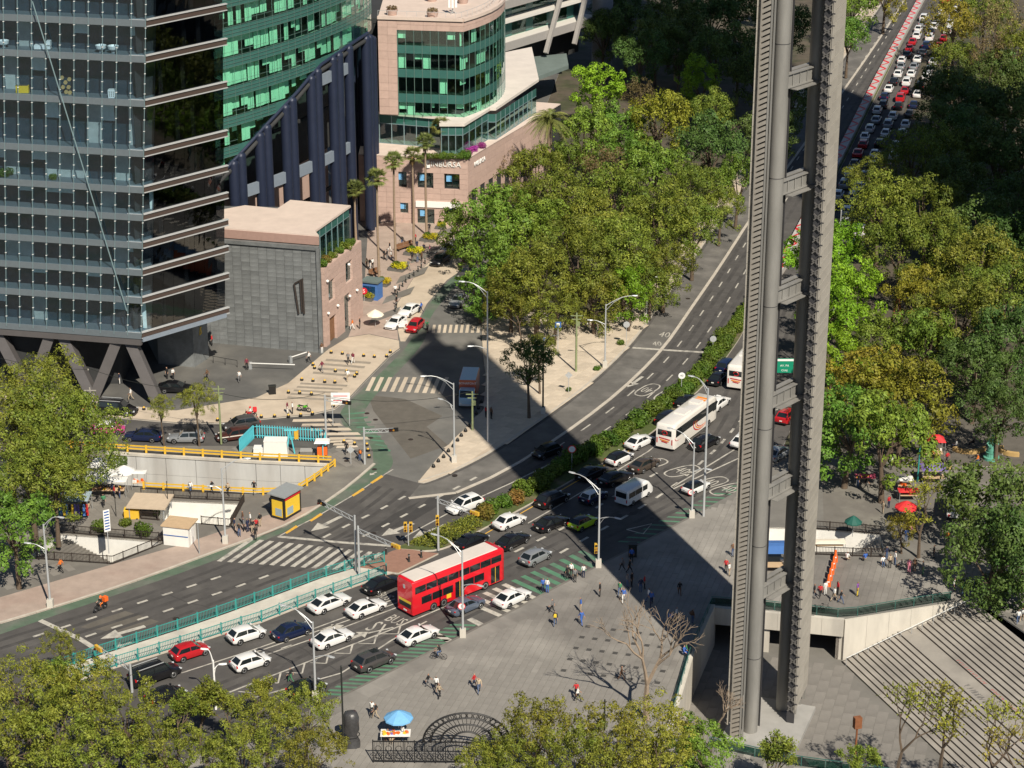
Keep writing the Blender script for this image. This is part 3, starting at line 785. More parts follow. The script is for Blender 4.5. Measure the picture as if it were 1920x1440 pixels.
BACK=[Vector(RIM[0]),Vector(RIM[1])]
bt=(BACK[1]-BACK[0]).normalized();bn=Vector((-bt.y,bt.x))
mb=MB();mb.prism(px([(1200,1120),(1620,1120),(1990,1080),(2700,1400),(2300,1560),(1100,1560)],SUNK),SUNK,SUNK)
court=struct(mb.obj('sunken_court','plaza_joint'))
CP=px([(1320,1215),(1585,1245),(1990,1620),(1200,1560),(1250,1400)],SUNK)
paving(court,CP,[],g2(1560,1300,SUNK),PU,PV,1.1,2.4,SUNK,'plaza_stone','paving_stone',.04,200,True,.02)
rw=thing('court_wall','light concrete wall with a fair face above the wide stairs of the sunken court','wall',(*RIM[1],0))
o=Vector(RIM[1]);r2=Vector(RIM[2]);n=6;tt=(r2-o).normalized();ss=Vector((tt.y,-tt.x))
for k in range(n):
	a=(r2-o)*(k/n)+tt*.01;b=(r2-o)*((k+1)/n)-tt*.01
	mb=MB();mb.bar((*a,SUNK/2-.2),(*b,SUNK/2-.2),.4,-SUNK+.6);mb.obj('concrete_panel','concrete',rw)
bw=thing('court_beam','concrete edge beam over the dark entrance under the plaza','wall',(*BACK[0],0));n=6
for k in range(n):
	a=(BACK[1]-BACK[0])*(k/n)+bt*.01;b=(BACK[1]-BACK[0])*((k+1)/n)-bt*.01
	mb=MB();mb.bar((*a,-.85),(*b,-.85),.5,1.95);mb.obj('concrete_panel','concrete',bw)
for f in(0.0,.42,.97):
	p=(BACK[1]-BACK[0])*f+bn*.4;mb=MB();mb.box((p.x,p.y,SUNK/2-.9),(.6,.6,-SUNK-1.8),math.atan2(bt.y,bt.x));mb.obj('column','concrete',bw)
mb=MB();c0=BACK[0]-bt*3;c1=BACK[1]-bt*.4
wall_run(mb,[c0+bn*9,c1+bn*9],SUNK,-.3,.3)
wall_run(mb,[c1+bn*9,c1+bn*.1],SUNK,-.3,.3);wall_run(mb,[c0+bn*9,c0+bn*.1],SUNK,-.3,.3)
k=[c0,c1,c1+bn*9,c0+bn*9];mb.loft([[(*p,-.5)for p in k],[(*p,-.2)for p in k]])
struct(mb.obj('undercroft','shaded_stone'))
lw=thing('ramp_wall','slanting concrete parapet wall left of the stele above the sunken court','wall',(*RIM[0],0));o=Vector(RIM[0])
for a,b in((RIM[0],RIM[8]),(RIM[8],RIM[7])):
	a=Vector(a);b=Vector(b);n=3;t=(b-a).normalized()
	for k in range(n):
		p=a+(b-a)*(k/n)+t*.01-o;q=a+(b-a)*((k+1)/n)-t*.01-o
		mb=MB();mb.bar((*p,SUNK/2+.1),(*q,SUNK/2+.1),.55,-SUNK+.6);mb.obj('concrete_panel','concrete',lw)
lining('near_court_wall',[Vector(RIM[4]),Vector(RIM[5]),Vector(RIM[6]),Vector(RIM[7])],SUNK,.1,'concrete','plaza_joint',(3,))
def glass_rail(label,pts,h=1.05,z=.12,step=2.2):
	o=Vector(pts[0]);t=thing('glass_balustrade',label,'railing',(*o,z));rs=resample(pts,step)
	for i in range(len(rs)-1):
		a,b=rs[i]-o,rs[i+1]-o;d=(b-a).normalized()*.05
		mb=MB();mb.bar((*(a+d),h*.48),(*(b-d),h*.48),.02,h*.8);mb.obj('glass_panel','railglass',t)
		mb=MB();mb.bar((*a,0),(*a,h),.06,.06);mb.obj('post','teal_dark',t)
		mb=MB();mb.bar((*a,h),(*b,h),.07,.05);mb.obj('handrail','teal_dark',t)
glass('railglass',(0.35,0.62,0.55),0.12,0.1,0.75)
mat('teal_dark',(0.03,0.12,0.1),0.5,var=0.1)
glass_rail('green glass balustrade along the plaza edge above the sunken court',px([(1334,1137),(1420,1143),(1583,1161),(1700,1141),(1815,1123)]))
glass_rail('green glass balustrade on top of the slanting wall left of the stele',px([(1334,1139),(1296,1226),(1254,1372)]))
glass_rail('green glass balustrade at the near rim of the sunken court',px([(1330,1402),(1480,1436),(1700,1466)]))
SA=Vector(g2(1581,1244,SUNK));SB=Vector(g2(1824,1128,0));nos=(Vector(g2(1640,1300,SUNK))-SA).normalized()
stairs=struct(MB().box((SA.x,SA.y,SUNK-.6),(.5,.5,.2)).obj('court_stairs','stair_stone'))
NS=23;seq=[]
ab=SB-SA;total=ab.length;land=total*.11;tread=(total-land)/NS;d=ab.normalized();s=0.0
for i in range(NS):
	z=SUNK+(-SUNK+.1)*(i+1)/NS
	a=SA+d*s;w=tread+(land if i==11 else 0);s+=w
	b=SA+d*s
	k=[a-nos*.3,b-nos*.3,b+nos*70+d*0,a+nos*70]
	if(k[1]-k[0]).cross(k[2]-k[1])<0:k=k[::-1]
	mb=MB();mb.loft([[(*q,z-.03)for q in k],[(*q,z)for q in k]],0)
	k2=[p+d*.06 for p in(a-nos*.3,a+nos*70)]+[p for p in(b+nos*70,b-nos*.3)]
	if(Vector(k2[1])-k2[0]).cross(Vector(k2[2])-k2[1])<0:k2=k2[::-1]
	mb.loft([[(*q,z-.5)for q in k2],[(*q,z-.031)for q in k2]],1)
	mb.obj('step',['stair_stone','shaded_stone'],stairs)
k=[SB-nos*.3,SB+d*30-nos*.3,SB+d*30+nos*70,SB+nos*70]
hr=thing('stair_handrail','thin metal handrail following the wall down the wide stairs','handrail',(*SA,SUNK))
pts=[]
for i in range(13):
	f=i/12;zz=-SUNK*f;p=(SB-SA)*f+nos*.6
	mb=MB();mb.bar((p.x,p.y,zz-.1),(p.x,p.y,zz+.95),.05,.05);mb.obj('post','steel',hr);pts.append((p.x,p.y,zz+.95))
mb=MB();mb.tube(pts,.035,6);mb.obj('rail','steel',hr)
mat('spray_red',(0.36,0.13,0.12),.9,var=.3,scale=4);mat('spray_grey',(0.13,0.125,0.12),.9,var=.3,scale=4)
random.seed(3)
for(n_,off,m,c_)in((11,7.6,'spray_red',12),(6,12.2,'spray_grey',11),(10,14.0,'spray_red',12),(5,13.5,'spray_grey',11)):
	zt_=SUNK+(-SUNK+.1)*(c_+1)/NS+.006;s0_=tread*c_+(land if c_>11 else 0)+(.75 if c_==11 else.22)
	for k in range(n_):
		p_=SA+d*s0_+nos*(off+k*.5);w_=d*(.2 if c_==12 else.4);mb=MB()
		for a_,b_ in((-1,random.uniform(.2,1)),(random.uniform(-1,0),1)):
			q_=p_+w_*a_*.9;r_=p_+w_*b_*.9+nos*random.uniform(-.25,.3);t_=(r_-q_).normalized();e_=Vector((t_.y,-t_.x))*.05
			mb.face([(*(q_-e_),zt_+random.uniform(0,.004)),(*(q_+e_),zt_),(*(r_+e_),zt_),(*(r_-e_),zt_)])
		mb.obj('graffiti_stroke',m,stairs)
# ================================================================== STELE (twin walls of stone panels on steel columns)
mat('quartz',(0.37,0.345,0.3),0.55,var=0.12,scale=1.2,rnd=0.08)
mat('stele_steel',(0.25,0.245,0.23),0.5,metal=0.2,var=0.22,scale=0.7,stretch=(1,1,.2))
mat('stele_mid',(0.13,0.125,0.12),0.5,metal=0.2,var=0.15)
mat('stele_dark',(0.05,0.05,0.055),0.5,metal=0.2,var=0.1)
mat('stele_bracket',(0.27,0.25,0.22),0.55,metal=0.1,var=0.15)
SZ0,SZ1=SUNK,99.0
sA=G(1370,1360,-3.0);sW=G(1488,1338,-3.0)
C1=G(1407,1356,-3.4);C2=G(1466,1346,-3.4);C2=C2+Vector((C2.x,C2.y,0)).normalized()*3.2
ud=Vector((math.sin(R(20)),math.cos(R(20)),0));vd=Vector((ud.y,-ud.x,0));az=math.atan2(ud.y,ud.x)
stele=thing('stele','very tall twin-walled stone stele on round steel columns rising out of the sunken court','monument',(sA.x,sA.y,SZ0))
def L3(p,z):return Vector((p[0]-sA.x,p[1]-sA.y,z-SZ0))
mb=MB();mb.tube([L3(C1,SZ0),L3(C1,SZ1)],.7,20);c_l=mb.obj('column','stele_steel',stele,smooth=True);c_l['label']='sunlit round grey column'
mb=MB();mb.tube([L3(C2,SZ0),L3(C2,SZ1)],.66,20);c_r=mb.obj('column','stele_steel',stele,smooth=True);c_r['label']='round column in the shade of the panels'
for z in range(4,100,12):
	mb=MB();mb.tube([L3(C1,z-.03),L3(C1,z+.03)],.712,20);mb.obj('weld_ring','stele_dark',stele,smooth=True)
cd=(C2-C1).normalized();
mb=MB();p=C1+cd*1.0;mb.box(L3(p,(SZ0+SZ1)/2),(.5,.12,SZ1-SZ0),math.atan2(cd.y,cd.x));mb.obj('flange_plate','stele_steel',stele)
mb=MB();p=C1+cd*1.27;mb.box(L3(p,(SZ0+SZ1)/2),(.06,.5,SZ1-SZ0),math.atan2(cd.y,cd.x));mb.obj('flange_plate','stele_dark',stele)
def crossbeam(z):
	a=C1+cd*.8;b=C2-cd*.3;mb=MB()
	for s in(-1.1,1.1):
		o=ud*s
		mb.bar(L3(a+o,z),L3(b+o,z),.1,1.15)
		for dz in(-.6,.6):mb.bar(L3(a+o,z+dz),L3(b+o,z+dz),.5,.1)
		for k in range(4):
			q=a+o+(b-a)*((k+.4)/4);mb.bar(L3(q,z-.55),L3(q,z+.55),.06,.45)
	mb.bar(L3(a,z-.75),L3(b,z-.75),2.5,.06)
	mb.obj('crossbeam','stele_steel',stele)
zc=[zof(C1,y)for y in(1110,925,752,555,352,152,-45)]
for z in zc:crossbeam(z)
for k in range(1,4):crossbeam(zc[-1]+12*k)
ROW=1.05;nrow=int((SZ1+3)/ROW);PW=2.02;PH=ROW-.05
mb=MB();mb.box((0,0,0),(PW-.02,.035,PH));panel=mb.mesh('stone_panel','quartz');PL=3.5
mb=MB();mb.box((0,0,0),(PL-.02,.09,PH+.11));panel2=mb.mesh('rear_panel','quartz')
mb=MB();mb.box((0,0,0),(.5,.05,.12),R(0));mb.bar((-.3,0,-.3),(.3,0,.3),.08,.12);mb.bar((-.3,0,.3),(.3,0,-.3),.08,.12);spider=mb.mesh('bracket','stele_mid')
mb=MB();mb.box((0,0,0),(.12,.3,.1));lug=mb.mesh('bracket','stele_dark')
for r in range(nrow):
	z=-3+ROW*(r+.5)
	for c in range(3):
		q=sW+ud*(PW*(c+.5));o=inst('stone_panel',panel,stele,L3(q,z),az)
	for c in range(3):
		q=sA+ud*(PL*(c+.5))-vd*.35;inst('rear_panel',panel2,stele,L3(q,z),az)
	q=sW-vd*.35-ud*.05;o=inst('bracket',spider,stele,L3(q,z),math.atan2(vd.y,vd.x))
	q=sW+vd*.12;inst('bracket',lug,stele,L3(q,z+ROW/2),az)
mb=MB();p=sW-vd*.35+ud*.25;mb.box(L3(p,(SZ0+SZ1)/2),(.2,.75,SZ1-SZ0),az);mb.obj('mullion','stele_dark',stele)
for c in(1,2,3):
	mb=MB();p=sW-vd*.3+ud*(PW*c);mb.box(L3(p,(SZ0+SZ1)/2),(.14,.3,SZ1-SZ0),az);mb.obj('mullion','stele_steel',stele)
	mb=MB();p=sA-vd*.05+ud*(PW*c);mb.box(L3(p,(SZ0+SZ1)/2),(.14,.3,SZ1-SZ0),az);mb.obj('mullion','stele_steel',stele)
vx=math.atan2(vd.y,vd.x)
for w,dx,m in((.12,.05,'stele_bracket'),(.16,.98,'stele_steel'),(.1,1.22,'stele_steel')):
	mb=MB();p=sA+vd*dx;mb.box(L3(p,(SZ0+SZ1)/2),(w,.3,SZ1-SZ0),vx);mb.obj('chord',m,stele)
def oriented(pts,w,h,name,m):
	mb=MB();mb.bar(pts[0],pts[1],w,h,up=(0,1,0));return mb.mesh(name,m)
br1=oriented(((.05,0,-.26),(.92,0,.2)),.3,.2,'slanted_plate','stele_bracket')
br2=oriented(((.2,.12,.2),(.95,.12,-.2)),.12,.1,'tie','stele_dark')
z=SZ0+.4;i=0
while z<SZ1-.5 and i<290:
	inst('slanted_plate',br1,stele,L3(sA,z),vx)
	if i%2:inst('tie',br2,stele,L3(sA,z),vx)
	z+=.5;i+=1
mb=MB();p=sA+vd*.5+ud*.5;mb.box(L3(p,(SZ0+SZ1)/2),(.85,.08,SZ1-SZ0),vx);mb.obj('gap_dark_sheet','stele_dark',stele)  # dark sheet added to deepen the gaps between the slanted plates
mb=MB();mb.box(L3(sA+ud*3.7+vd*2.9,SZ0+.25),(9.5,7.4,.5),az);mb.obj('plinth','concrete_grey',stele)
# ================================================================== BUILDINGS
mat('inner_glass',(0.03,0.05,0.068),0.25,var=0.35,scale=.5)
mat('slab_edge',(0.15,0.18,0.2),0.5,metal=0.2,var=0.08)
mat('ledge_white',(0.4,0.41,0.415),0.4,var=0.05)
mat('louvre_brown',(0.06,0.04,0.032),0.7,var=0.3,scale=6)
mat('interior_dark',(0.03,0.032,0.034),0.8,var=0.3,scale=.6)
mat('interior_pale',(0.4,0.42,0.4),0.8,var=0.3,scale=.4)
mat('blind',(0.72,0.78,0.74),0.8,var=0.1)
mat('leg_brown',(0.115,0.108,0.108),0.55,metal=0.2,var=0.12,scale=.6)
mat('mullion_teal',(0.2,0.29,0.31),0.35,metal=0.3,var=0.05)
mat('mullion_green',(0.12,0.2,0.18),0.35,metal=0.3,var=0.05)
mat('spandrel_green',(0.045,0.135,0.12),0.15,var=0.12,scale=.5,spec=.6)
mat('navy_metal',(0.018,0.026,0.055),0.5,metal=0.2,var=0.12,scale=.8)
mat('beam_blue',(0.2,0.24,0.29),0.5,var=0.08)
mat('slate',(0.155,0.165,0.168),0.5,var=0.35,scale=.8,rnd=0.16,bump=.1)
mat('slate_joint',(0.1,0.105,0.108),0.8,var=0.1)
mat('pink_stone',(0.47,0.34,0.29),0.8,var=0.1,scale=1.5,rnd=.06)
mat('pink_joint',(0.33,0.215,0.18),0.85,var=0.1)
mat('pink_roof',(0.58,0.48,0.42),0.85,var=0.1,scale=.5)
mat('roof_white',(0.6,0.55,0.5),0.85,var=0.1,scale=.4)
mat('stone_pier',(0.2,0.21,0.235),0.7,var=0.15,scale=1.0,stretch=(.3,.3,2))
mat('terrace_green',(0.14,0.18,0.17),0.6,var=0.15,scale=.5)
mat('band_white',(0.6,0.58,0.54),0.6,var=0.06)
mat('brace_grey',(0.3,0.285,0.27),0.6,var=0.08)
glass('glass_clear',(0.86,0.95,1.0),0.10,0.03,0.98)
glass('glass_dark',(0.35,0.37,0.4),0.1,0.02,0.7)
glass('glass_green',(0.75,0.975,0.88),0.06,0.03,1.0)
glass('glass_shop',(0.68,0.85,0.83),0.1,0.03,0.95)
def pane(parent,a,b,z0a,z1a,z0b,z1b,m,name='pane',th=.05):
	"""glass sheet between plan points a and b, heights per end (a, b world 2D, parent at origin offset handled by caller)"""
	a=Vector(a[:2]);b=Vector(b[:2]);t=(b-a).normalized();n=Vector((t.y,-t.x))*th/2
	mb=MB()
	mb.loft([[(*(a-n),z0a),(*(b-n),z0b),(*(b-n),z1b),(*(a-n),z1a)],[(*(a+n),z0a),(*(b+n),z0b),(*(b+n),z1b),(*(a+n),z1a)]])
	return mb.obj(name,m,parent)
def at0(t):
	"""shift children coordinates so that a thing standing at its base can be built in world coordinates"""
	for c in t.children:c.location=Vector(c.location)-Vector(t.location)
TK=Vector(g2(265,631,9));TE=Vector(g2(422,585,9));TM=Vector(g2(107,619,9));TL=Vector(g2(0,611,9));TL2=TL+(TL-TM)*1.2
tower=thing('glass_tower','dark teal glass office tower raised on V-shaped legs behind the tunnel','building',(TK.x,TK.y,0))
def xat(p,x,y):
	z=zof(p,y);w=(Vector((p[0],p[1],z))-Vector((0,0,CAMH))).dot(_fw)
	return(x-960)/FPX*w,z
xk,zk=xat(TK,274,0);xe,ze=xat(TE,417,0)
leanK=(xk-TK.x)/(zk-9);leanE=(xe-TE.x)/(ze-9)
def tk(p,z,f=0.0):return Vector((p[0]+(leanK*(1-f)+leanE*f)*(z-9),p[1]))
LEV=[zof(tk(TK,25),y)for y in(627,562,510,459,407,355,287,193,110,43)]
LEV[0]=9.2
while LEV[-1]<118:LEV.append(LEV[-1]+5.2)
front=[TK,TM,TL,TL2]
def front_pt(s):
	"""s in metres from the corner along the front"""
	for i in range(3):
		l=(front[i+1]-front[i]).length
		if s<=l or i==2:return front[i]+(front[i+1]-front[i])*(s/l)
		s-=l
nrm_f=Vector((0.12,-0.99));back=Vector((-.12,.99));BAY=1.86
NB=17;NBR=8
visible=lambda z:z<62
core=[]
for li in range(len(LEV)-1):
	z0,z1=LEV[li],LEV[li+1];h=z1-z0;zt=z0+.42
	zs=z0
	plan=[tk(TE,zs,1),tk(TK,zs),tk(TM,zs),tk(TL,zs),tk(TL2,zs)]
	plan=[plan[0]+back*0,*plan[1:],plan[-1]+back*16,plan[0]+back*14+Vector((-6,0))]
	if not visible(z0):
		if li%2:continue
	mb=MB();mb.prism([p for p in plan][::-1],z0-.35,z0+.35,bottom=True);mb.obj('floor_slab','slab_edge',tower)
	inn=lambda s,z:tk(front_pt(s),z)+back*2.3
	if not visible(z0):
		top=LEV[min(li+2,len(LEV)-1)]
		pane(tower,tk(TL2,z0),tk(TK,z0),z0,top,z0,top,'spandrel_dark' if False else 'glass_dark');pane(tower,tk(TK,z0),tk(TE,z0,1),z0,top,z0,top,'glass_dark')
		mb=MB();mb.box(((TL.x+TK.x)/2+leanK*(z0-9),TK.y+8,(z0+top)/2),(14,8,top-z0));mb.obj('core','interior_dark',tower)
		continue
	for a,b in((TK,TM),(TM,TL),(TL,TL2)):
		a2=tk(a,z0)+nrm_f*.4;b2=tk(b,z0)+nrm_f*.4
		mb=MB();mb.bar((*a2,z0),(*b2,z0),.14,.82);mb.obj('slab_band','slab_edge',tower)
	for k in range(NB):
		s0,s1=k*BAY,(k+1)*BAY
		a,b=tk(front_pt(s0),z0),tk(front_pt(s1),z0);a1,b1=tk(front_pt(s0),z1),tk(front_pt(s1),z1)
		q=MB();q.loft([[(*(a+nrm_f*.32),z0+.02),(*(b+nrm_f*.32),z0+.02),(*(b1+nrm_f*.32),z1-.02),(*(a1+nrm_f*.32),z1-.02)],[(*(a+nrm_f*.36),z0+.02),(*(b+nrm_f*.36),z0+.02),(*(b1+nrm_f*.36),z1-.02),(*(a1+nrm_f*.36),z1-.02)]])
		q.obj('pane','glass_clear',tower)
		mb=MB();mb.bar((*(a+nrm_f*.45),z0),(*(a1+nrm_f*.45),z1),.07,.2,up=(0,1,0))
		n=max(2,int(h/1.3))
		for c in range(1,n+1):
			zz=z0+h*c/(n+.4);pc=tk(front_pt(s0),zz)+nrm_f*.5;mb.box((pc.x,pc.y,zz),(.2,.12,.06),0,1)
		mb.obj('fin',['mullion_teal','white_metal'],tower)
		ia,ib=inn(s0,z0),inn(s1,z0)
		kind=random.random();lobby=li<6 and h<5
		mb=MB();mb.bar((*ia,(z0+z1)/2),(*ib,(z0+z1)/2),.1,h-.7);mb.obj('inner_wall','interior_pale' if kind<.12 else 'inner_glass',tower)
		if kind>.8:
			mb=MB();mb.bar((*(ia+nrm_f*.1),z1-h*.3),(*(ib+nrm_f*.1),z1-h*.3),.04,h*.35);mb.obj('blind','blind',tower)
	for k in range(NBR):
		f0,f1=k/NBR,(k+1)/NBR
		def rp(f,z):return tk(TK,z).lerp(tk(TE,z,1),f)
		a,b=rp(f0,z0),rp(f1,z0);a1,b1=rp(f0,z1),rp(f1,z1);t=(b-a).normalized()*.02
		zb0,zb1=z0+.6,z1-.55
		q=MB();nn=Vector((t.y,-t.x)).normalized()*.04
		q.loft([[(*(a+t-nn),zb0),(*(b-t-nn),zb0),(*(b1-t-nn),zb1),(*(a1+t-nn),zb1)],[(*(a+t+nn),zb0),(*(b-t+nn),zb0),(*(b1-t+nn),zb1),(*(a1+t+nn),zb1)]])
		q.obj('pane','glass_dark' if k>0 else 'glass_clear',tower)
	a,b=tk(TK,z0),tk(TE,z0,1);t=(b-a).normalized();nn=Vector((t.y,-t.x))
	ext=t*.55
	for dz,m,w,hh in((-.4,'ledge_white',.36,.1),(.4,'ledge_white',.42,.14),(0,'louvre_brown',.12,.6)):
		aa,bb=a+nn*.12-t*.1,b+nn*.12+ext
		mb=MB();mb.bar((*aa,z0+dz),(*bb,z0+dz),w,hh);mb.obj('ledge' if m=='ledge_white' else 'louvre',m,tower)
		a3=tk(front_pt(2.0),z0)+nrm_f*.12
		if m=='ledge_white':
			mb=MB();mb.bar((*a3,z0+dz),(*(a+nrm_f*.12),z0+dz),.5,hh*.8);mb.obj('ledge',m,tower)
	mb=MB();mb.bar((*(a-nn*1.6),(z0+z1)/2),(*(b-nn*1.6),(z0+z1)/2),.1,h-.7);mb.obj('inner_wall','interior_dark',tower)
	for k in range(3):
		if random.random()<.6:
			f=random.uniform(.1,.9);p=a.lerp(b,f)-nn*1.2;mb=MB();mb.box((p.x,p.y,(z0+z1)/2),(.5,.3,h-.7));mb.obj('blind','blind',tower)
pa=tk(front_pt(2.0),12.6)+nrm_f*.7;pb_x,pb_z=xat(TM,60,0);
mb=MB();mb.tube([(pa.x,pa.y,12.6),(pb_x+.2,TM.y-.8,pb_z)],.08,8);mb.obj('brace','mullion_teal',tower)
mb=MB();a,b=TK,TE;t=(b-a).normalized();nn=Vector((t.y,-t.x))
mb.bar((*(a+nn*.1),8.6),(*(b+nn*.1),8.6),.5,.55);mb.obj('edge_beam','beam_blue',tower)
for a,b in((TK,TM),(TM,TL),(TL,TL2)):
	mb=MB();mb.bar((*(a+nrm_f*.1),8.3),(*(b+nrm_f*.1),8.3),.6,.8);mb.obj('edge_beam','leg_brown',tower)
tops=[(232,640),(106,630),(-18,622)];feet=[(298,758),(176,748),(56,736),(-60,728)]
for i,tp in enumerate(tops):
	tpw=Vector(g2(tp[0],tp[1],8.0))+back*.6
	for j in(i,i+1):
		f=Vector(g2(*feet[j]));mb=MB();s=-1 if j>i else 1
		p0=tpw+Vector((s*.75,0));mb.bar((*p0,8.2),(f.x,f.y,.1),1.35,1.5,up=(0,1,0));mb.obj('leg','leg_brown',tower)
cp=[Vector(g2(365,690)),Vector(g2(392,672)),Vector(g2(300,668))+Vector((0,6)),Vector(g2(298,684))]
cp=[cp[3],cp[0],cp[1],cp[1]+Vector((-8,12)),cp[3]+Vector((-4,12))]
mb=MB();mb.prism(cp,.1,8.6);mb.obj('stone_core','slate',tower)
p=Vector(g2(376,632));ed=(cp[2]-cp[1]).normalized();en=Vector((ed.y,-ed.x));q=cp[1].lerp(cp[2],.5)+en*.06
for(a,b)in(((-.25,4.2),(.0,5.3)),((.0,5.3),(.25,4.3)),((-.25,4.2),(.25,4.3)),((-.1,4.9),(.3,5.2))):
	mb=MB();mb.bar((q.x+ed.x*a[0],q.y+ed.y*a[0],a[1]),(q.x+ed.x*b[0],q.y+ed.y*b[0],b[1]),.06,.1);mb.obj('emblem','poster_yellow',tower)
mb=MB();mb.box((TK.x-12,TK.y+10,4.3),(16,8,8.4));mb.obj('core','interior_dark',tower)
at0(tower)
def deck(x,li):
	z=LEV[li]+.36;return z,Vector(g2(x,0)),x
def deck_pt(x,li,back_off=1.0):
	z=LEV[li]+.36;s=0.0;best=None
	for k in range(320):
		s=k*.1;p=tk(front_pt(s),z)+back*back_off;q=PJ((p.x,p.y,z))
		if best is None or abs(q[0]-x)<best[0]:best=(abs(q[0]-x),p)
	return Vector((best[1].x,best[1].y,z))
cur=[Vector(p)for p in((-60,284),(-51,288.5),(-44,294.8),(-39.6,300.2),(-35.7,305.9),(-32.1,311.7),(-28.9,318),(-26.4,323.8),(-24.3,329.3),(-23,333.6),(-22.4,337),(-22.6,340.4),(-24.2,344),(-28,348))]
cs=[Vector(p)for p in smooth_line([tuple(c)for c in cur],2)]
def arc_pts(line,step):return[Vector(p)for p in resample([tuple(c)for c in line],step)]
gt=thing('green_tower','curved green glass tower with an arched cut over paired navy columns','building',(-30,320,0))
bnd=[(380,360),(430,310),(480,256),(505,228),(555,175),(600,122),(640,95),(675,71),(692,66),(702,72),(708,90),(712,130)]
def bnd_y(x):
	for i in range(len(bnd)-1):
		if bnd[i][0]<=x<=bnd[i+1][0]:f=(x-bnd[i][0])/(bnd[i+1][0]-bnd[i][0]);return bnd[i][1]*(1-f)+bnd[i+1][1]*f
	return bnd[0][1]+(bnd[0][0]-x)*1.0 if x<bnd[0][0]else bnd[-1][1]
def zcut(p):
	z=20.0
	for _ in range(6):x=PJ((p[0],p[1],z))[0];z=zof(p,bnd_y(x))
	return max(6.0,z)
bays=arc_pts(cs,1.75);FH=4.3
zc_=[zcut(p)for p in bays]
imax=max(range(len(bays)),key=lambda i:zc_[i])
for i in range(imax,len(bays)):zc_[i]=zc_[imax]
zl=9.0
while zl<92:
	zs0,zs1=zl,zl+1.5
	zw0,zw1=zl+1.5,zl+FH
	for i in range(len(bays)-1):
		a,b=bays[i],bays[i+1];ca,cb=zc_[i],zc_[i+1]
		mid=(a+b)/2;q=PJ((mid.x,mid.y,zl+2))
		if q[0]<380 or q[1]<-90 or i>imax+4:
			if zl>9 and q[0]<380:continue
			if q[1]<-90:continue
		for(z0,z1,m,nm)in((zs0,zs1,'spandrel_green','spandrel'),(zw0,zw1,'glass_green','pane')):
			if z1<=min(ca,cb)+.05:continue
			a0,b0=min(max(z0,ca),z1),min(max(z0,cb),z1)
			pane(gt,a,b,a0,z1-.04,b0,z1-.04,m,nm)
			if nm=='spandrel':
				t=(b-a).normalized();n=Vector((t.y,-t.x))*.07
				if zs0>max(ca,cb):
					mb=MB()
					for zz in(zs0,zs0+.5,zs0+1.0,zs1):mb.bar((*(a+n),zz),(*(b+n),zz),.06,.05)
					mb.bar((*(a+n),zs0),(*(a+n),zl+FH),.05,.05);mb.bar((*(a+n),zw0+.7),(*(b+n),zw0+.7),.05,.04)
					mb.obj('mullion','mullion_green',gt)
		if zw1>max(ca,cb)+.6:
			z0=max(zw0,ca,cb);t=(b-a).normalized();n=Vector((-t.y,t.x))
			r=random.random()
			if r<.85:
				dd=.5+random.random()*.5
				mb=MB();f=random.choice((.55,.8,1.0,1.0));hh=(zw1-z0)*(1 if r<.5 else random.uniform(.3,.8))
				mb.bar((*(a+n*dd),zw1-hh/2),(*(a.lerp(b,f)+n*dd),zw1-hh/2),.05,hh);mb.obj('blind','blind',gt)
	if zl>9:
		inner=[p+Vector((-.9,.45))*0.35 for p in bays]
		mb=MB();far=[p+Vector((-11,5))for p in bays]
		poly=[tuple(p+Vector((-.3,.15)))for p,c in zip(bays,zc_)if c<zl+.2]
		if len(poly)>2:
			poly2=[(p[0]-9,p[1]+4.5)for p in poly][::-1]
			mb.prism(poly+poly2,zl+.2,zl+.5,bottom=True);mb.obj('floor_slab','interior_pale',gt)
	zl+=FH
mb=MB();rim=[(p.x,p.y,c)for p,c in zip(bays,zc_)][:imax+3]
mb.tube(rim,.3,8);mb.obj('arch_rim','navy_metal',gt,smooth=True)
mb=MB();mb.tube([(p[0],p[1],p[2]-.9)for p in rim],.35,8);mb.obj('arch_rim','interior_dark',gt,smooth=True)
mb=MB()
corepoly=[tuple(p+Vector((-5.5,2.7)))for p in bays[::3]];corepoly2=[(p[0]-6,p[1]+3)for p in corepoly][::-1]
mb.prism(corepoly+corepoly2,14,95);mb.obj('core','interior_dark',gt)
corepoly=[tuple(p+Vector((-8,4)))for p in bays[::3]];corepoly2=[(p[0]-6,p[1]+3)for p in corepoly][::-1]
mb=MB();mb.prism(corepoly+corepoly2,0,13.9);mb.obj('lobby_wall','pink_stone',gt)
cols=[(497,14),(546,12),(594,12),(634,11),(663,10),(685,10),(700,8)]
def arc_at(x,z=16):
	return min(cs,key=lambda p:abs(PJ((p.x,p.y,z))[0]-x))
cps=[]
dense=arc_pts(cs,.12)
for x,w in cols+[(447,14)]:
	pr=[]
	for s in(-.5,.5):
		p=min(dense,key=lambda p:abs(PJ((p.x,p.y,16))[0]-(x+s*w)))
		zt=zcut(p)-.3;mb=MB();mb.tube([(p.x,p.y,0),(p.x,p.y,zt)],.8,14);mb.obj('column','navy_metal',gt,smooth=True)
		mb=MB();mb.tube([(p.x,p.y,zt-.15),(p.x,p.y,zt),(p.x-.3,p.y+.2,zt+.5)],[.8,.75,.2],12);mb.obj('column_cap','navy_metal',gt,smooth=True)
		pr.append(p)
	cps.append((x,pr))
cps.sort(key=lambda t:t[0])
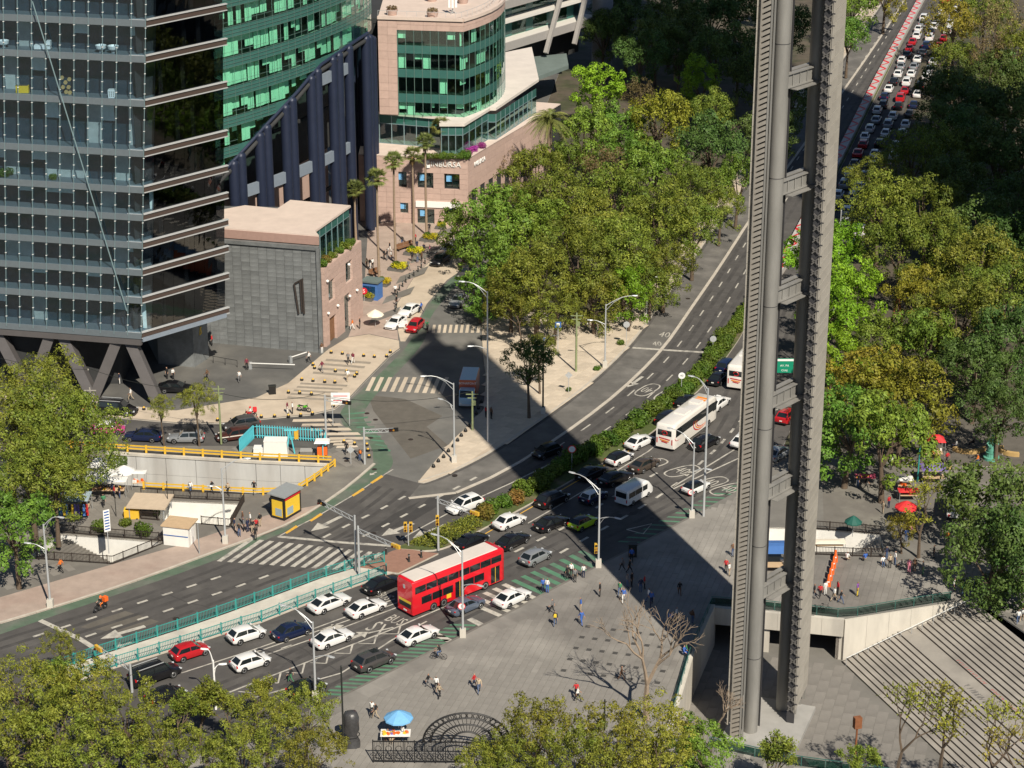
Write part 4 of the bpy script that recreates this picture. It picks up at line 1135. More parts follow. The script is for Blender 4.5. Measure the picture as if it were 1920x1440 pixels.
for i in range(len(cps)-1):
	a,b=cps[i][1][1],cps[i+1][1][0]
	for z in(16,28.6):
		if z<min(zcut(a),zcut(b))-1:
			mb=MB();mb.bar((*a,z),(*b,z),.5,1.7);mb.obj('beam','beam_blue',gt)
	for z in(22,9):
		t=Vector((-3.2,1.6));mb=MB();mb.bar((*(a+t),z),(*(b+t),z),.4,.5);mb.obj('inner_beam','interior_dark',gt)
at0(gt)
sl=Vector(g2(397,645));sr=Vector(g2(604,664));sdir=(sr-sl).normalized();s2=Vector(g2(612,652));s3=Vector(g2(681,594));rdir=(s3-s2).normalized()
SH=zof(sr,470);slb=thing('slate_building','low building with a grey slate front wall and a pink stone side','building',(sr.x,sr.y,0))
sl0=sl-sdir*9;sdep=Vector((-sdir.y,sdir.x))
rn_=Vector((rdir.y,-rdir.x))
body=[sl0+sdep*.3,sr+sdep*.3-rn_*2.6,sr+rdir*17.5-rn_*2.6,sr+rdir*17.5+Vector((-9,4)),sl0+sdep*16]
mb=MB();mb.prism(body,0,SH-.1);mb.obj('wall','slate_joint',slb)
TWd,THt=1.25,.62;ncol=int((sr-sl0).length/TWd);nr=int(SH/THt)
mb=MB();mb.box((0,0,0),(TWd-.02,.1,THt-.02));st1=mb.mesh('stone','slate');mb=MB();mb.box((0,0,0),(TWd-.02,.14,THt-.02));st2=mb.mesh('stone','slate')
TWd2=(sr-sl0).length/ncol;cnt=0;rest=MB();rz=math.atan2(sdir.y,sdir.x)
for r in range(nr):
	for c in range(ncol):
		p=sl0+sdir*(TWd2*(c+.5))+sdep*.22;z=THt*(r+.5)+.1;q=PJ((p.x,p.y,z))
		if q[0]>420 and cnt<300:inst('stone',random.choice((st1,st2)),slb,(p.x,p.y,z),rz);cnt+=1
		else:rest.box((p.x,p.y,z),(TWd-.02,.12,THt-.02),rz)
tag(rest.obj('stone_cladding','slate',slb),kind='stuff')
mb=MB();mb.bar((*(sl0+sdep*.2),SH+.25),(*(sr+sdep*.2),SH+.25),.6,.5);mb.obj('parapet','slate',slb)
mb=MB();mb.bar((*(sr-sdir*.35+sdep*.1),SH/2),(*(sr+sdir*.1+sdep*.1),SH/2),.5,SH+.5);mb.obj('wall_end','slate',slb)
def on_slate(x,y):
	best=None
	for k in range(400):
		p=sl0+sdir*(k*.1)
		z=zof(p,y);q=PJ((p.x,p.y,z))
		if best is None or abs(q[0]-x)<best[0]:best=(abs(q[0]-x),(p.x,p.y-.05,z))
	return best[1]
for a,b in(((552,532),(560,588)),((553,531),(568,523)),((563,526),(566,585)),((567,523),(571,588))):
	mb=MB();mb.bar(on_slate(*a),on_slate(*b),.22,.18);mb.obj('emblem','iron_brown',slb)
PHt=zof(s2,505);rl=(s3-s2).length;rn=Vector((rdir.y,-rdir.x))
ops=[(.10,.28,.1,3.6),(.50,.66,.1,5.2),(.10,.26,6.2,9.4),(.56,.74,6.6,9.9)]
ncr=15;hh=PHt/ncr
mb=MB();mb.bar((*(s2-rn*.6),PHt/2),(*(s3-rn*.6),PHt/2),.3,PHt);mb.obj('wall','interior_dark',slb)
for r in range(ncr):
	z=hh*(r+.5);cuts=[0.0]
	for f0,f1,z0,z1 in sorted(ops):
		if z0<z<z1:cuts+=[f0,f1]
	cuts.append(1.0)
	for i in range(0,len(cuts),2):
		f0,f1=cuts[i],cuts[i+1];n=max(1,int((f1-f0)*rl/2.2))
		for k in range(n):
			a=s2+rdir*rl*(f0+(f1-f0)*k/n)+rdir*.012;b=s2+rdir*rl*(f0+(f1-f0)*(k+1)/n)-rdir*.012
			mb=MB();mb.bar((*(a-rn*.2),z),(*(b-rn*.2),z),.45,hh-.03);mb.obj('stone','pink_stone',slb)
for f0,f1,z0,z1 in ops[1:]:
	a=s2+rdir*rl*f0-rn*.38;b=s2+rdir*rl*f1-rn*.38;pane(slb,a,b,z0,z1,z0,z1,'glass_shop','window')
a=s2+rdir*rl*.1-rn*.38;b=s2+rdir*rl*.28-rn*.38;mb=MB();mb.bar((*a,1.9),(*b,1.9),.1,3.4);mb.obj('door','wood',slb)
pv0=s2-rn*1.4+rdir*.1;pv1=s2-rn*1.4+rdir*12.6;RZ=zof(pv0,478);RZ=SH+1.6
nb=6
for k in range(nb):
	a=pv0.lerp(pv1,k/nb);b=pv0.lerp(pv1,(k+1)/nb)
	pane(slb,a,b,PHt-.3,RZ-1.3,PHt-.3,RZ-1.3,'glass_shop','pane');pane(slb,a,b,RZ-1.25,RZ-.1,RZ-1.25,RZ-.1,'spandrel_green','pane')
	mb=MB();mb.bar((*a,PHt-.3),(*a,RZ),.14,.14);mb.bar((*a,RZ-1.28),(*b,RZ-1.28),.1,.1);mb.obj('mullion','mullion_teal',slb)
roof=[sr-sdir*.2+sdep*.9,pv0+rn*.25,pv1+rn*.25+rdir*.2,pv1-rn*9,pv1-rn*9-rdir*4.5,pv1-rn*14-rdir*4.5,pv1-rn*17-rdir*8.5,sl0+sdep*9,sl0+sdep*.9]
mb=MB();mb.prism(roof,RZ,RZ+.3,bottom=True);rf=mb.obj('roof','pink_roof',slb)
mb=MB();mb.bar((*(sl0+sdep*.9),RZ-.5),(*(sr-sdir*.2+sdep*.9),RZ-.5),.2,1.2);mb.obj('fascia','pink_joint',slb)
ppl=[s2,s3,s3-rn*1.4,s2-rn*1.4];
if(ppl[1]-ppl[0]).cross(ppl[2]-ppl[1])<0:ppl=ppl[::-1]
mb=MB();mb.prism(ppl,PHt-.5,PHt+.1);mb.obj('terrace','pink_stone',slb)
for i,f in enumerate((.05,.3,.62,.82)):
	for z in(4.9,9.6)[:1 if i%2 else 2]:
		p=s2+rdir*rl*f+rn*.2;mb=MB();mb.lathe([(.02,-.2),(.2,-.12),(.24,0),(.16,.14),(.03,.2)],10,(p.x,p.y,z));mb.obj('wall_lamp','white_metal',slb,smooth=True)
at0(slb)
bc=Vector(g2(878,424));bl=Vector(g2(742,418));bdir=(bc-bl).normalized();bnor=Vector((bdir.y,-bdir.x))
BZ=zof(bc,298);br=Vector(g2(945,262,BZ));br2=Vector(g2(1005,222,BZ));brd=(br2-bc).normalized()
bank=thing('bank_building','pink stone bank building with green glass offices above palm trees','building',(bc.x,bc.y,0))
blx=bl-bdir*6
mb=MB();mb.prism([blx-bnor*.6,bc-bnor*.6,bc+brd*40-bnor*.6,bc+brd*40+Vector((-30,8)),blx+Vector((0,40))],0,BZ-.2);mb.obj('wall','interior_dark',bank)
def coursed(parent,a,b,z0,z1,hgt,ops,m,depth=.5,blk=1.9,nmax=400):
	a=Vector(a);b=Vector(b);l=(b-a).length;t=(b-a).normalized();n=Vector((t.y,-t.x));nr=max(1,round((z1-z0)/hgt));hgt=(z1-z0)/nr
	for r in range(nr):
		z=z0+hgt*(r+.5);cuts=[0.0]
		for x0,x1,y0,y1 in sorted(ops):
			if y0<z<y1:cuts+=[x0,x1]
		cuts.append(l)
		for i in range(0,len(cuts),2):
			u0,u1=cuts[i],cuts[i+1]
			if u1-u0<.05:continue
			k=max(1,int((u1-u0)/blk))
			for j in range(k):
				p=a+t*(u0+(u1-u0)*j/k+.012);q=a+t*(u0+(u1-u0)*(j+1)/k-.012)
				mb=MB();mb.bar((*(p-n*depth/2),z),(*(q-n*depth/2),z),depth,hgt-.03);mb.obj('stone',m,parent)
def fpos(a,t,x,lo=0,hi=40,z=4):
	return min((k*.05 for k in range(int(lo/.05),int(hi/.05))),key=lambda s:abs(PJ((a.x+t.x*s,a.y+t.y*s,z))[0]-x))
wx=lambda x:fpos(blx,bdir,x)
wz=lambda y:zof(bc,y)
fo=[(wx(748),wx(763),wz(352),wz(328)),(wx(783),wx(813),wz(352),wz(328)),(wx(833),wx(862),wz(352),wz(328)),(wx(782),wx(814),.1,wz(392)),(wx(832),wx(862),wz(402),wz(384)),(wx(750),wx(765),wz(405),wz(384))]
coursed(bank,blx,bc,0,BZ,.85,fo,'pink_stone',.5,2.2)
for x0,x1,y0,y1 in fo:
	a=blx+bdir*x0-bnor*.4;b=blx+bdir*x1-bnor*.4;w=pane(bank,a,b,y0,y1,y0,y1,'glass_shop','window')
	mb=MB();mb.bar((*a.lerp(b,.5),y0),(*a.lerp(b,.5),y1),.08,.12);mb.bar((*a,(y0+y1)/2),(*b,(y0+y1)/2),.08,.08);mb.obj('window_frame','black_plastic',w)
	mb=MB();c=a.lerp(b,.3)+bnor*.05;mb.box((c.x,c.y,y0+(y1-y0)*.6),(.9,.02,1.0));mb.obj('poster','canvas_blue',w)
lz=wz(310);p=blx+bdir*(wx(812)+1.6)
letters('lettering','INBURSA',1.25,'white_metal',bank,frame((p.x+bdir.x*.6,p.y+bdir.y*.6-.12,lz),(bdir.x,bdir.y,0)),.06)
e=blx+bdir*(wx(808)-.2)+bnor*.15
for dx,dz in((-.6,0),(-.2,.35),(-.1,-.4)):
	mb=MB();mb.box((e.x+bdir.x*dx,e.y+bdir.y*dx,lz+dz),(.55,.12,.5),math.atan2(bdir.y,bdir.x)+.3);mb.obj('emblem','white_metal',bank)
mb=MB();a=blx+bdir*wx(780);b=blx+bdir*wx(864);mb.bar((*(a+bnor*.1),wz(386)),(*(b+bnor*.1),wz(386)),.2,1.0);fas=mb.obj('fascia','sign_white',bank)
letters('lettering','bank',.7,'sign_red',fas,frame((a.lerp(b,.5).x,a.lerp(b,.5).y-.25,wz(386)),(bdir.x,bdir.y,0)),.02)if False else None
rl2=34.0
so=[(1.5+3.4*i,3.6+3.4*i,2.0,5.5)for i in range(7)]
coursed(bank,bc,bc+brd*rl2,0,BZ,1.1,so,'pink_stone',.5,3.4)
for x0,x1,y0,y1 in so:pane(bank,bc+brd*x0+Vector((-.3,.3)),bc+brd*x1+Vector((-.3,.3)),y0,y1,y0,y1,'glass_shop','window')
q=bc+brd*4.6+Vector((brd.y,-brd.x))*.1
letters('lettering','INBURSA',1.1,'white_metal',bank,frame((q.x,q.y,BZ-1.6),(brd.x,brd.y,0)),.06)
mb=MB();tp=[blx,bc,bc+brd*40,bc+brd*40+Vector((-26,8)),blx+Vector((0,34))];mb.prism(tp,BZ-.15,BZ+.02);mb.obj('terrace','pink_roof',bank)
def pavilion(pts,z0,z1,roofm,npan):
	for i in range(len(pts)-1):
		a,b=Vector(pts[i]),Vector(pts[i+1]);n=npan[i]
		for k in range(n):
			p,q=a.lerp(b,k/n),a.lerp(b,(k+1)/n)
			pane(bank,p,q,z0,z0+(z1-z0)*.68,z0,z0+(z1-z0)*.68,'glass_shop','pane');pane(bank,p,q,z0+(z1-z0)*.7,z1,z0+(z1-z0)*.7,z1,'spandrel_green','pane')
			mb=MB();mb.bar((*p,z0),(*p,z1),.14,.16);mb.bar((*p,z0+(z1-z0)*.69),(*q,z0+(z1-z0)*.69),.12,.12);mb.bar((*p,z0+.1),(*q,z0+.1),.12,.12);mb.obj('mullion','mullion_teal',bank)
PZ=BZ+5.0
f1=[Vector(g2(828,292,BZ)),Vector(g2(868,292,BZ)),Vector(g2(915,262,BZ))]
f0_=[Vector(g2(712,268,BZ)),Vector(g2(828,278,BZ))]
pavilion([f0_[0],f0_[1]],BZ,PZ,'roof_white',[5]);pavilion(f1,BZ,PZ,'roof_white',[3,4]);pavilion([Vector(g2(915,262,BZ)),Vector(g2(930,262,BZ)),Vector(g2(1005,212,BZ))],BZ,PZ-.6,'roof_white',[1,9])
rp_=[f0_[0]+Vector((0,-.5)),f0_[1]+Vector((-.2,-.5)),f1[0]+Vector((-.3,-.4)),f1[1]+Vector((.3,-.4)),f1[2]+Vector((.4,0)),Vector(g2(930,262,BZ)),Vector(g2(1010,205,BZ)),Vector(g2(1030,190,BZ))+Vector((-3,20)),f0_[0]+Vector((0,25))]
mb=MB();mb.prism(rp_,PZ,PZ+.45,bottom=True);mb.obj('roof','roof_white',bank)
u0=Vector(g2(712,214,PZ+.45));u1=Vector(g2(870,220,PZ+.45));UZ=zof(u1,40);ud_=(u1-u0).normalized()
curve=[u1,u1+Vector((2.6,4.0)),u1+Vector((4.9,9.0)),u1+Vector((6.4,15.0)),u1+Vector((6.8,22.0)),u1+Vector((5.5,30))]
curve=[Vector(p)for p in smooth_line([tuple(c)for c in curve],1)]
mb=MB();bl_=[u0+Vector((0,.6)),u1+Vector((-.5,.6))]+[c+Vector((-.7,.3))for c in curve[1:]]+[u0+Vector((0,34))]
mb.prism(bl_,UZ-.6,UZ,bottom=True);mb.obj('roof','pink_roof',bank)
gx=fpos(u0,ud_,746,0,30,PZ+8)
def uz(y):return zof(u1,y)
bands=[(PZ+.45,uz(196),'pane'),(uz(196),uz(179),'spandrel'),(uz(179),uz(149),'pane'),(uz(149),uz(133),'spandrel'),(uz(133),uz(104),'pane'),(uz(104),uz(88),'spandrel'),(uz(88),uz(60),'pane')]
lu=(u1-u0).length
coursed(bank,u0,u0+ud_*gx,PZ+.45,UZ,1.3,[],'pink_stone',.5,1.4)
coursed(bank,u0+ud_*gx,u1,uz(60),UZ,1.0,[],'pink_stone',.5,2.0)
for i in range(len(curve)-1):coursed(bank,curve[i],curve[i+1],uz(60),UZ,1.0,[],'pink_stone',.5,2.6)
fronts=[(u0+ud_*(gx+(lu-gx)*k/8),u0+ud_*(gx+(lu-gx)*(k+1)/8))for k in range(8)]
cl=[Vector(p)for p in resample([tuple(c)for c in curve],1.7)];fronts+=[(cl[i],cl[i+1])for i in range(len(cl)-1)]
for z0,z1,kind in bands:
	for i,(a,b)in enumerate(fronts):
		pane(bank,a,b,z0+.03,z1-.03,z0+.03,z1-.03,'glass_green' if kind=='pane' else 'spandrel_green',kind)
		mb=MB();mb.bar((*a,z0),(*a,z1),.09,.14);mb.obj('mullion','mullion_green',bank)
		if kind=='pane' and random.random()<.4:
			t=(b-a).normalized();n=Vector((-t.y,t.x))*.7;hh=(z1-z0)*random.choice((1,.6,.4));f=random.choice((.3,.9,.9))
			mb=MB();mb.bar((*(a+n),z1-hh/2),(*(a.lerp(b,f)+n),z1-hh/2),.05,hh);mb.obj('blind','blind',bank)
	if kind=='spandrel':
		mb=MB();mb.prism(bl_,z0,z1-.2,bottom=True);mb.obj('floor_slab','interior_dark',bank)
mb=MB();mb.prism([p+Vector((-3,4))for p in(u0,u1)]+[u1+Vector((-1,30)),u0+Vector((-3,33))],PZ,UZ-.7);mb.obj('core','interior_dark',bank)
mb=MB();mb.bar((*(u0),UZ+.2),(*u1,UZ+.2),.5,.5)
for i in range(len(curve)-1):mb.bar((*curve[i],UZ+.2),(*curve[i+1],UZ+.2),.5,.5)
mb.obj('parapet','pink_roof',bank)
mb=MB();rr=[u0+Vector((0,1.2)),u1+Vector((-.6,1.2))]+[c+Vector((-1.2,.6))for c in curve[1:]]
for i in range(len(rr)-1):mb.bar((*rr[i],UZ+1.1),(*rr[i+1],UZ+1.1),.05,.05)
for p in resample([tuple(c)for c in rr],1.6):mb.bar((*p,UZ),(*p,UZ+1.1),.05,.05)
mb.obj('roof_rail','galv',bank)
at0(bank)
rv=lambda x,y:G(x,y,UZ)
for k,(x,y)in enumerate(((735,28),(811,32),(810,2),(868,6))):
	p=rv(x,y);t=thing('roof_planter',['round roof planter nearest the green tower','round roof planter at the middle of the pink roof edge','round roof planter behind the antenna','round roof planter right of the antenna mast'][k],'planter',p)
	mb=MB();mb.lathe([(.75,0),(1.0,.9),(.9,.92),(.85,.75)],14);mb.obj('pot','pink_stone',t,smooth=True)
	mb=MB()
	for i in range(160):
		a=random.uniform(0,6.28);r=random.random()**.5*.9;z=.9+random.random()*.7*(1-r*.4);c=Vector((r*math.cos(a),r*math.sin(a),z));d=Vector((random.uniform(-1,1),random.uniform(-1,1),random.uniform(0,1))).normalized()*.18;e=d.orthogonal().normalized()*.09
		mb.face([c-e,c+d-e*.3,c+d+e*.3,c+e])
	mb.obj('foliage','leaf_dry',t)
p=rv(849,26);am=thing('antenna_mast','cluster of white panel antennas on the pink roof','antenna',p)
mb=MB();mb.tube([(0,0,0),(0,0,3.2)],.07,8)
for a in(0,2.1,4.2):mb.bar((0,0,.9),(.7*math.cos(a),.7*math.sin(a),0),.06,.06)
mb.obj('mast','galv',am)
for dx,dy in((-.55,0),(0,-.45),(.55,.1)):
	mb=MB();mb.box((dx,dy,2.1),(.34,.2,2.1));mb.obj('panel','white_metal',am)
pr=Vector(g2(1133,137));ob0=Vector((-3.5,418));ob1=pr+Vector((-3.0,1.0))
ob=thing('braced_building','grey office block with slanting braces and a stone corner pier behind the bank','building',(pr.x,pr.y,0))
mb=MB();mb.tube([(pr.x-.5,pr.y+1.5,0),(pr.x-.5,pr.y+1.5,60)],2.2,18);mb.obj('stone_pier','stone_pier',ob,smooth=True)
od=(ob1-ob0).normalized();on=Vector((od.y,-od.x));L_=(ob1-ob0).length
mb=MB();mb.prism([ob0-on*3,ob1-on*3,ob1-on*20,ob0-on*20][::-1],4,60);mb.obj('core','interior_dark',ob)
zz=12.0;k=0
while zz<52:
	mb=MB();mb.bar((*(ob0-od*3-on*.2),zz),(*(ob1-on*.2),zz),3.0,.5);mb.obj('balcony_band','band_white',ob)
	if k%2==0:mb=MB();mb.bar((*(ob0-od*3+on*1.4),zz-.6),(*(ob1+on*1.4),zz-.6),.6,1.6);mb.obj('deep_beam','brace_grey',ob)
	n=14
	for i in range(n):
		a=ob0-od*2+od*(L_*i/n)-on*1.4;b=ob0-od*2+od*(L_*(i+1)/n)-on*1.4
		pane(ob,a,b,zz+.3,zz+3.3,zz+.3,zz+3.3,'spandrel_green' if i%3==0 else 'glass_green','pane')
	zz+=4.2;k+=1
for(a,b)in(((.42,8),(.66,22)),((.66,24),(.9,46)),((.72,8),(.96,24)),((.1,22),(.35,46))):
	p=ob0.lerp(ob1,a[0])+on*2.4;q=ob0.lerp(ob1,b[0])+on*1.6;mb=MB();mb.bar((*p,a[1]),(*q,b[1]),.8,.8);mb.obj('brace','brace_grey',ob)
tr=[Vector(g2(930,150,7)),Vector(g2(985,152,7)),Vector(g2(1066,122,7)),Vector(g2(1062,100,7)),Vector(g2(940,112,7))]
mb=MB();mb.prism(tr[::-1]if(tr[1]-tr[0]).cross(tr[2]-tr[1])<0 else tr,6.2,7);mb.obj('terrace_roof','terrace_green',ob)
at0(ob)
def shade_block(label,c,w,d,h,rz):
	t=thing('office_block',label,'building',(*c,0),rz)
	mb=MB();mb.box((0,0,h/2),(w,d,h));mb.obj('wall','concrete_grey',t)
	for k in range(int(h/8)):
		for s in(-1,1):mb=MB();mb.box((0,s*d/2,4+8*k),(w-1,.2,3.5));mb.obj('window_band','glass_dark',t)
	return t
# ================================================================== VEHICLES
PAINT={}
def paint(name,col,metal=0.0,rough=0.28):
	PAINT[name]=mat('paint_'+name,col,rough,metal=metal,var=0.03,scale=3,coat=0.6);return PAINT[name]
paint('white',(0.72,0.72,0.71));paint('black',(0.008,0.008,0.01));paint('silver',(0.36,0.38,0.4),.5,.35);paint('grey',(0.09,0.085,0.085),.4)
paint('red',(0.42,0.012,0.018));paint('navy',(0.008,0.015,0.05));paint('bus_red',(0.62,0.01,0.02));paint('lime',(0.42,0.62,0.02));paint('brown',(0.09,0.07,0.055),.4)
paint('steelblue',(0.16,0.2,0.27),.5);paint('maroon',(0.09,0.03,0.025),.3);paint('pink',(0.5,0.05,0.22));paint('cream',(0.7,0.66,0.58));paint('truck_orange',(0.5,0.09,0.03));paint('truck_blue',(0.35,0.5,0.6));paint('coachwhite',(0.72,0.69,0.64));paint('greenbike',(0.12,0.5,0.03))
mat('livery_orange',(0.8,0.25,0.01),.35,var=0);mat('livery_red',(0.5,0.02,0.02),.35,var=0)
def wheel_mesh(r,w):
	t=MB();n=16
	prof=[(r*.62,-w/2),(r*.94,-w/2),(r,-w*.3),(r,w*.3),(r*.94,w/2),(r*.62,w/2)]
	loops=[[(q[0]*math.cos(2*math.pi*j/n),q[1],q[0]*math.sin(2*math.pi*j/n))for j in range(n)]for q in prof]
	t.loft(loops,cap=True);tm=t.mesh('tyre','tyre',smooth=True,angle=40)
	m=MB()
	for s in(-1,1):
		y=s*(w/2+.006)
		ring=[[(rr*math.cos(2*math.pi*j/n),yy,rr*math.sin(2*math.pi*j/n))for j in range(n)]for rr,yy in((r*.64,y-s*.01),(r*.6,y+s*.004),(r*.2,y-s*.02),(.001,y-s*.015))]
		m.loft(ring,cap=False)
	return tm,m.mesh('rim','rim',smooth=True,angle=40)
WH={}
def add_wheel(parent,x,y,r,w):
	k=(round(r,2),round(w,2))
	if k not in WH:WH[k]=wheel_mesh(*k)
	o=inst('wheel',WH[k][0],parent,(x,y,r));inst('rim',WH[k][1],o)
def car_mesh(L=4.6,W=1.8,H=1.46,hood=.62,belt=.95,xA=1.05,xB=.2,xC=-1.0,xD=-1.95,rear='sedan',wb=2.65,wr=.33,clear=.2,name='sedan'):
	"""returns list of (part, mesh, material role, location)"""
	hw=W/2;h2=L/2;parts=[]
	hf=hood*1.0 if False else belt-.02
	if rear=='sedan':st=[(h2,.6,.36,.56,.6),(h2-.08,.78,.25,.66,.7),(h2-.3,.92,clear,.75,.8),(h2-.7,.985,clear,.84,.9),(xA+.1,1,clear,.91,.98),(.2,1,clear,belt,belt+.02),(-.9,1,clear,belt,belt+.03),(xD-.05,.99,clear,belt+.01,belt+.05),(-h2+.3,.95,clear+.02,belt+.01,belt+.06),(-h2+.06,.85,.32,belt-.04,belt+.02),(-h2,.76,.44,belt-.16,belt-.1)]
	else:st=[(h2,.64,.36,.58,.62),(h2-.1,.82,.26,.68,.74),(h2-.35,.94,clear,.76,.83),(h2-.75,.99,clear,.84,.91),(xA+.1,1,clear,.92*belt/.95,belt+.02),(.2,1,clear,belt,belt+.02),(-.9,1,clear,belt,belt+.02),(-h2+.5,.99,clear,belt,belt+.02),(-h2+.16,.95,clear+.06,belt-.02,belt+.02),(-h2+.02,.86,.34,belt-.1,belt-.04),(-h2,.8,.44,belt-.2,belt-.16)]
	loops=[]
	for x,f,zb,zs,zt in st:
		w=hw*f
		half=[(0,zb),(w*.82,zb),(w*.96,zb+.08),(w,zb+.22),(w*.995,zs-.16),(w*.965,zs-.04),(w*.88,zs+.012),(w*.5,zt-.005),(0,zt)]
		ring=[(x,y,z)for y,z in half]+[(x,-y,z)for y,z in half[-2:0:-1]]
		loops.append(ring)
	mb=MB();mb.loft(loops);parts.append(('body',mb.mesh('body','paint_white',smooth=True,angle=38),'paint',(0,0,0)))
	wbse,wr_=hw*.9,hw*.7;zr=H;zb=belt-.03
	nA=[(xA,wbse*.93,zb),(xB,wr_*.95,zr-.07),((xB*.7+xC*.3),wr_,zr),((xB+xC)/2,wr_,zr+.012),(xC,wr_*.97,zr-.03),(xD,wbse*.92,zb)]
	def cab(inset,dz=0.0):
		q=[]
		for side in(1,-1):pass
		return q
	mb=MB()
	top=[];base=[]
	rows=[]
	for i,(x,w,z)in enumerate(nA):rows.append((x,w,z))
	rl=[[(x,w,z-.035),(x,w*.9,z-.004),(x,0,z+.01),(x,-w*.9,z-.004),(x,-w,z-.035)]for x,w,z in rows[1:5]]
	mb.loft(rl,cap=False,closed=False)
	F_,B_=rows[0],rows[5]
	def strip4(a,b,c,d):mb.face([a,b,c,d])
	for s in(1,-1):
		side=[(xA,s*wbse*.97,zb),(xB,s*rows[1][1],rows[1][2]-.035),(rows[2][0],s*rows[2][1],rows[2][2]-.035),(rows[3][0],s*rows[3][1],rows[3][2]-.035),(xC,s*rows[4][1],rows[4][2]-.035),(xD,s*wbse*.97,zb)]
		mb.face(side if s<0 else side[::-1])
		mid=s*wbse
	fr=rl[0];rr=rl[-1]
	mb.face([(xA,-wbse*.97,zb),(xA,wbse*.97,zb),fr[0],fr[1],fr[2],fr[3],fr[4]]);mb.face([rr[4],rr[3],rr[2],rr[1],rr[0],(xD,wbse*.97,zb),(xD,-wbse*.97,zb)])
	parts.append(('roof',mb.mesh('roof','paint_white',smooth=True,angle=32),'roof',(0,0,0)))
	def quad(name,pts,off):
		m=MB();o=Vector(off);m.face([Vector(p)+o for p in pts]);me=m.mesh(name,'carglass')
		parts.append((name,me,None,(0,0,0)))
	def lerp(a,b,t):return tuple(a[i]+(b[i]-a[i])*t for i in range(3))
	fa=[(xA,-wbse*.97,zb),(xA,wbse*.97,zb),(xB,rows[1][1],rows[1][2]-.02),(xB,-rows[1][1],rows[1][2]-.02)]
	ctr=Vector(fa[0]);n=(Vector(fa[1])-Vector(fa[0])).cross(Vector(fa[2])-Vector(fa[1])).normalized()
	def shrink(pts,u0,u1,v0,v1):
		a,b,c,d=pts;f=lambda u,v:tuple(((1-u)*(1-v))*a[i]+u*(1-v)*b[i]+u*v*c[i]+(1-u)*v*d[i]for i in range(3))
		return[f(u0,v0),f(u1,v0),f(u1,v1),f(u0,v1)]
	quad('windscreen',shrink(fa,.06,.94,.06,.93),n*.012)
	ra=[(xD,wbse*.97,zb),(xD,-wbse*.97,zb),(xC,-rows[4][1],rows[4][2]-.02),(xC,rows[4][1],rows[4][2]-.02)]
	n=(Vector(ra[1])-Vector(ra[0])).cross(Vector(ra[2])-Vector(ra[1])).normalized()
	quad('rear_window',shrink(ra,.08,.92,.12,.9),n*.012)
	for s in(1,-1):
		bx=(xA+xD)/2+.12
		def sp(x,t):
			zt=zr-.045 if xC<=x<=xB else(zb+(zr-.1-zb)*((xA-x)/(xA-xB)if x>xB else(x-xD)/(xC-xD)))
			wt=wbse*.97+(wr_-wbse*.97)*((zt-zb)/(zr-.035-zb));z=zb+(zt-zb)*t;y=wbse*.97+(wt-wbse*.97)*t
			return(x,s*(y+.012),z)
		f0=[sp(xA-.22,.12),sp(bx+.04,.12),sp(bx+.04,.9),sp(xB+.02,.9)];f1=[sp(bx-.04,.12),sp(xD+.2,.14),sp(xC+.05,.88),sp(bx-.04,.9)]
		for f in(f0,f1):quad('side_window',f if s<0 else f[::-1],(0,0,0))
	for s in(1,-1):
		m=MB();m.box((h2-.2,s*hw*.68,.64 if rear=='sedan' else.72),(.2,.36,.1),s*-.4);parts.append(('headlight',m.mesh('headlight','headlamp'),None,(0,0,0)))
		m=MB();m.box((-h2+.12,s*hw*.72,belt-.12),(.16,.36,.11 if rear=='sedan' else.2),s*.3);parts.append(('taillight',m.mesh('taillight','taillamp'),None,(0,0,0)))
		m=MB();m.box((xA-.12,s*(hw+.08),belt+.08),(.14,.2,.13));parts.append(('mirror',m.mesh('mirror','paint_white'),'paint',(0,0,0)))
		for xx in(wb/2,-wb/2):
			m=MB();k=14;y=s*(hw+.002)
			m.face([(xx+.04+(wr+.07)*math.cos(math.pi*j/k-.15),y,wr+(wr+.07)*math.sin(math.pi*j/k*1.09-.15))for j in range(k+1)][::s]);parts.append(('wheel_arch',m.mesh('wheel_arch','black_plastic'),None,(0,0,0)))
	m=MB();m.box((h2-.06,0,.5),(.12,W*.5,.18));parts.append(('grille',m.mesh('grille','black_plastic'),None,(0,0,0)))
	m=MB();m.box((-h2+.03,0,.42),(.14,W*.8,.16));parts.append(('bumper',m.mesh('bumper','black_plastic'),None,(0,0,0)))
	m=MB();m.box((-h2-.01,0,.68),(.04,.34,.14));parts.append(('plate',m.mesh('plate','plate'),None,(0,0,0)))
	wheels=[(x,s*(hw-.1),wr,.22)for x in(wb/2+.04,-wb/2+.04)for s in(1,-1)]
	return parts,wheels
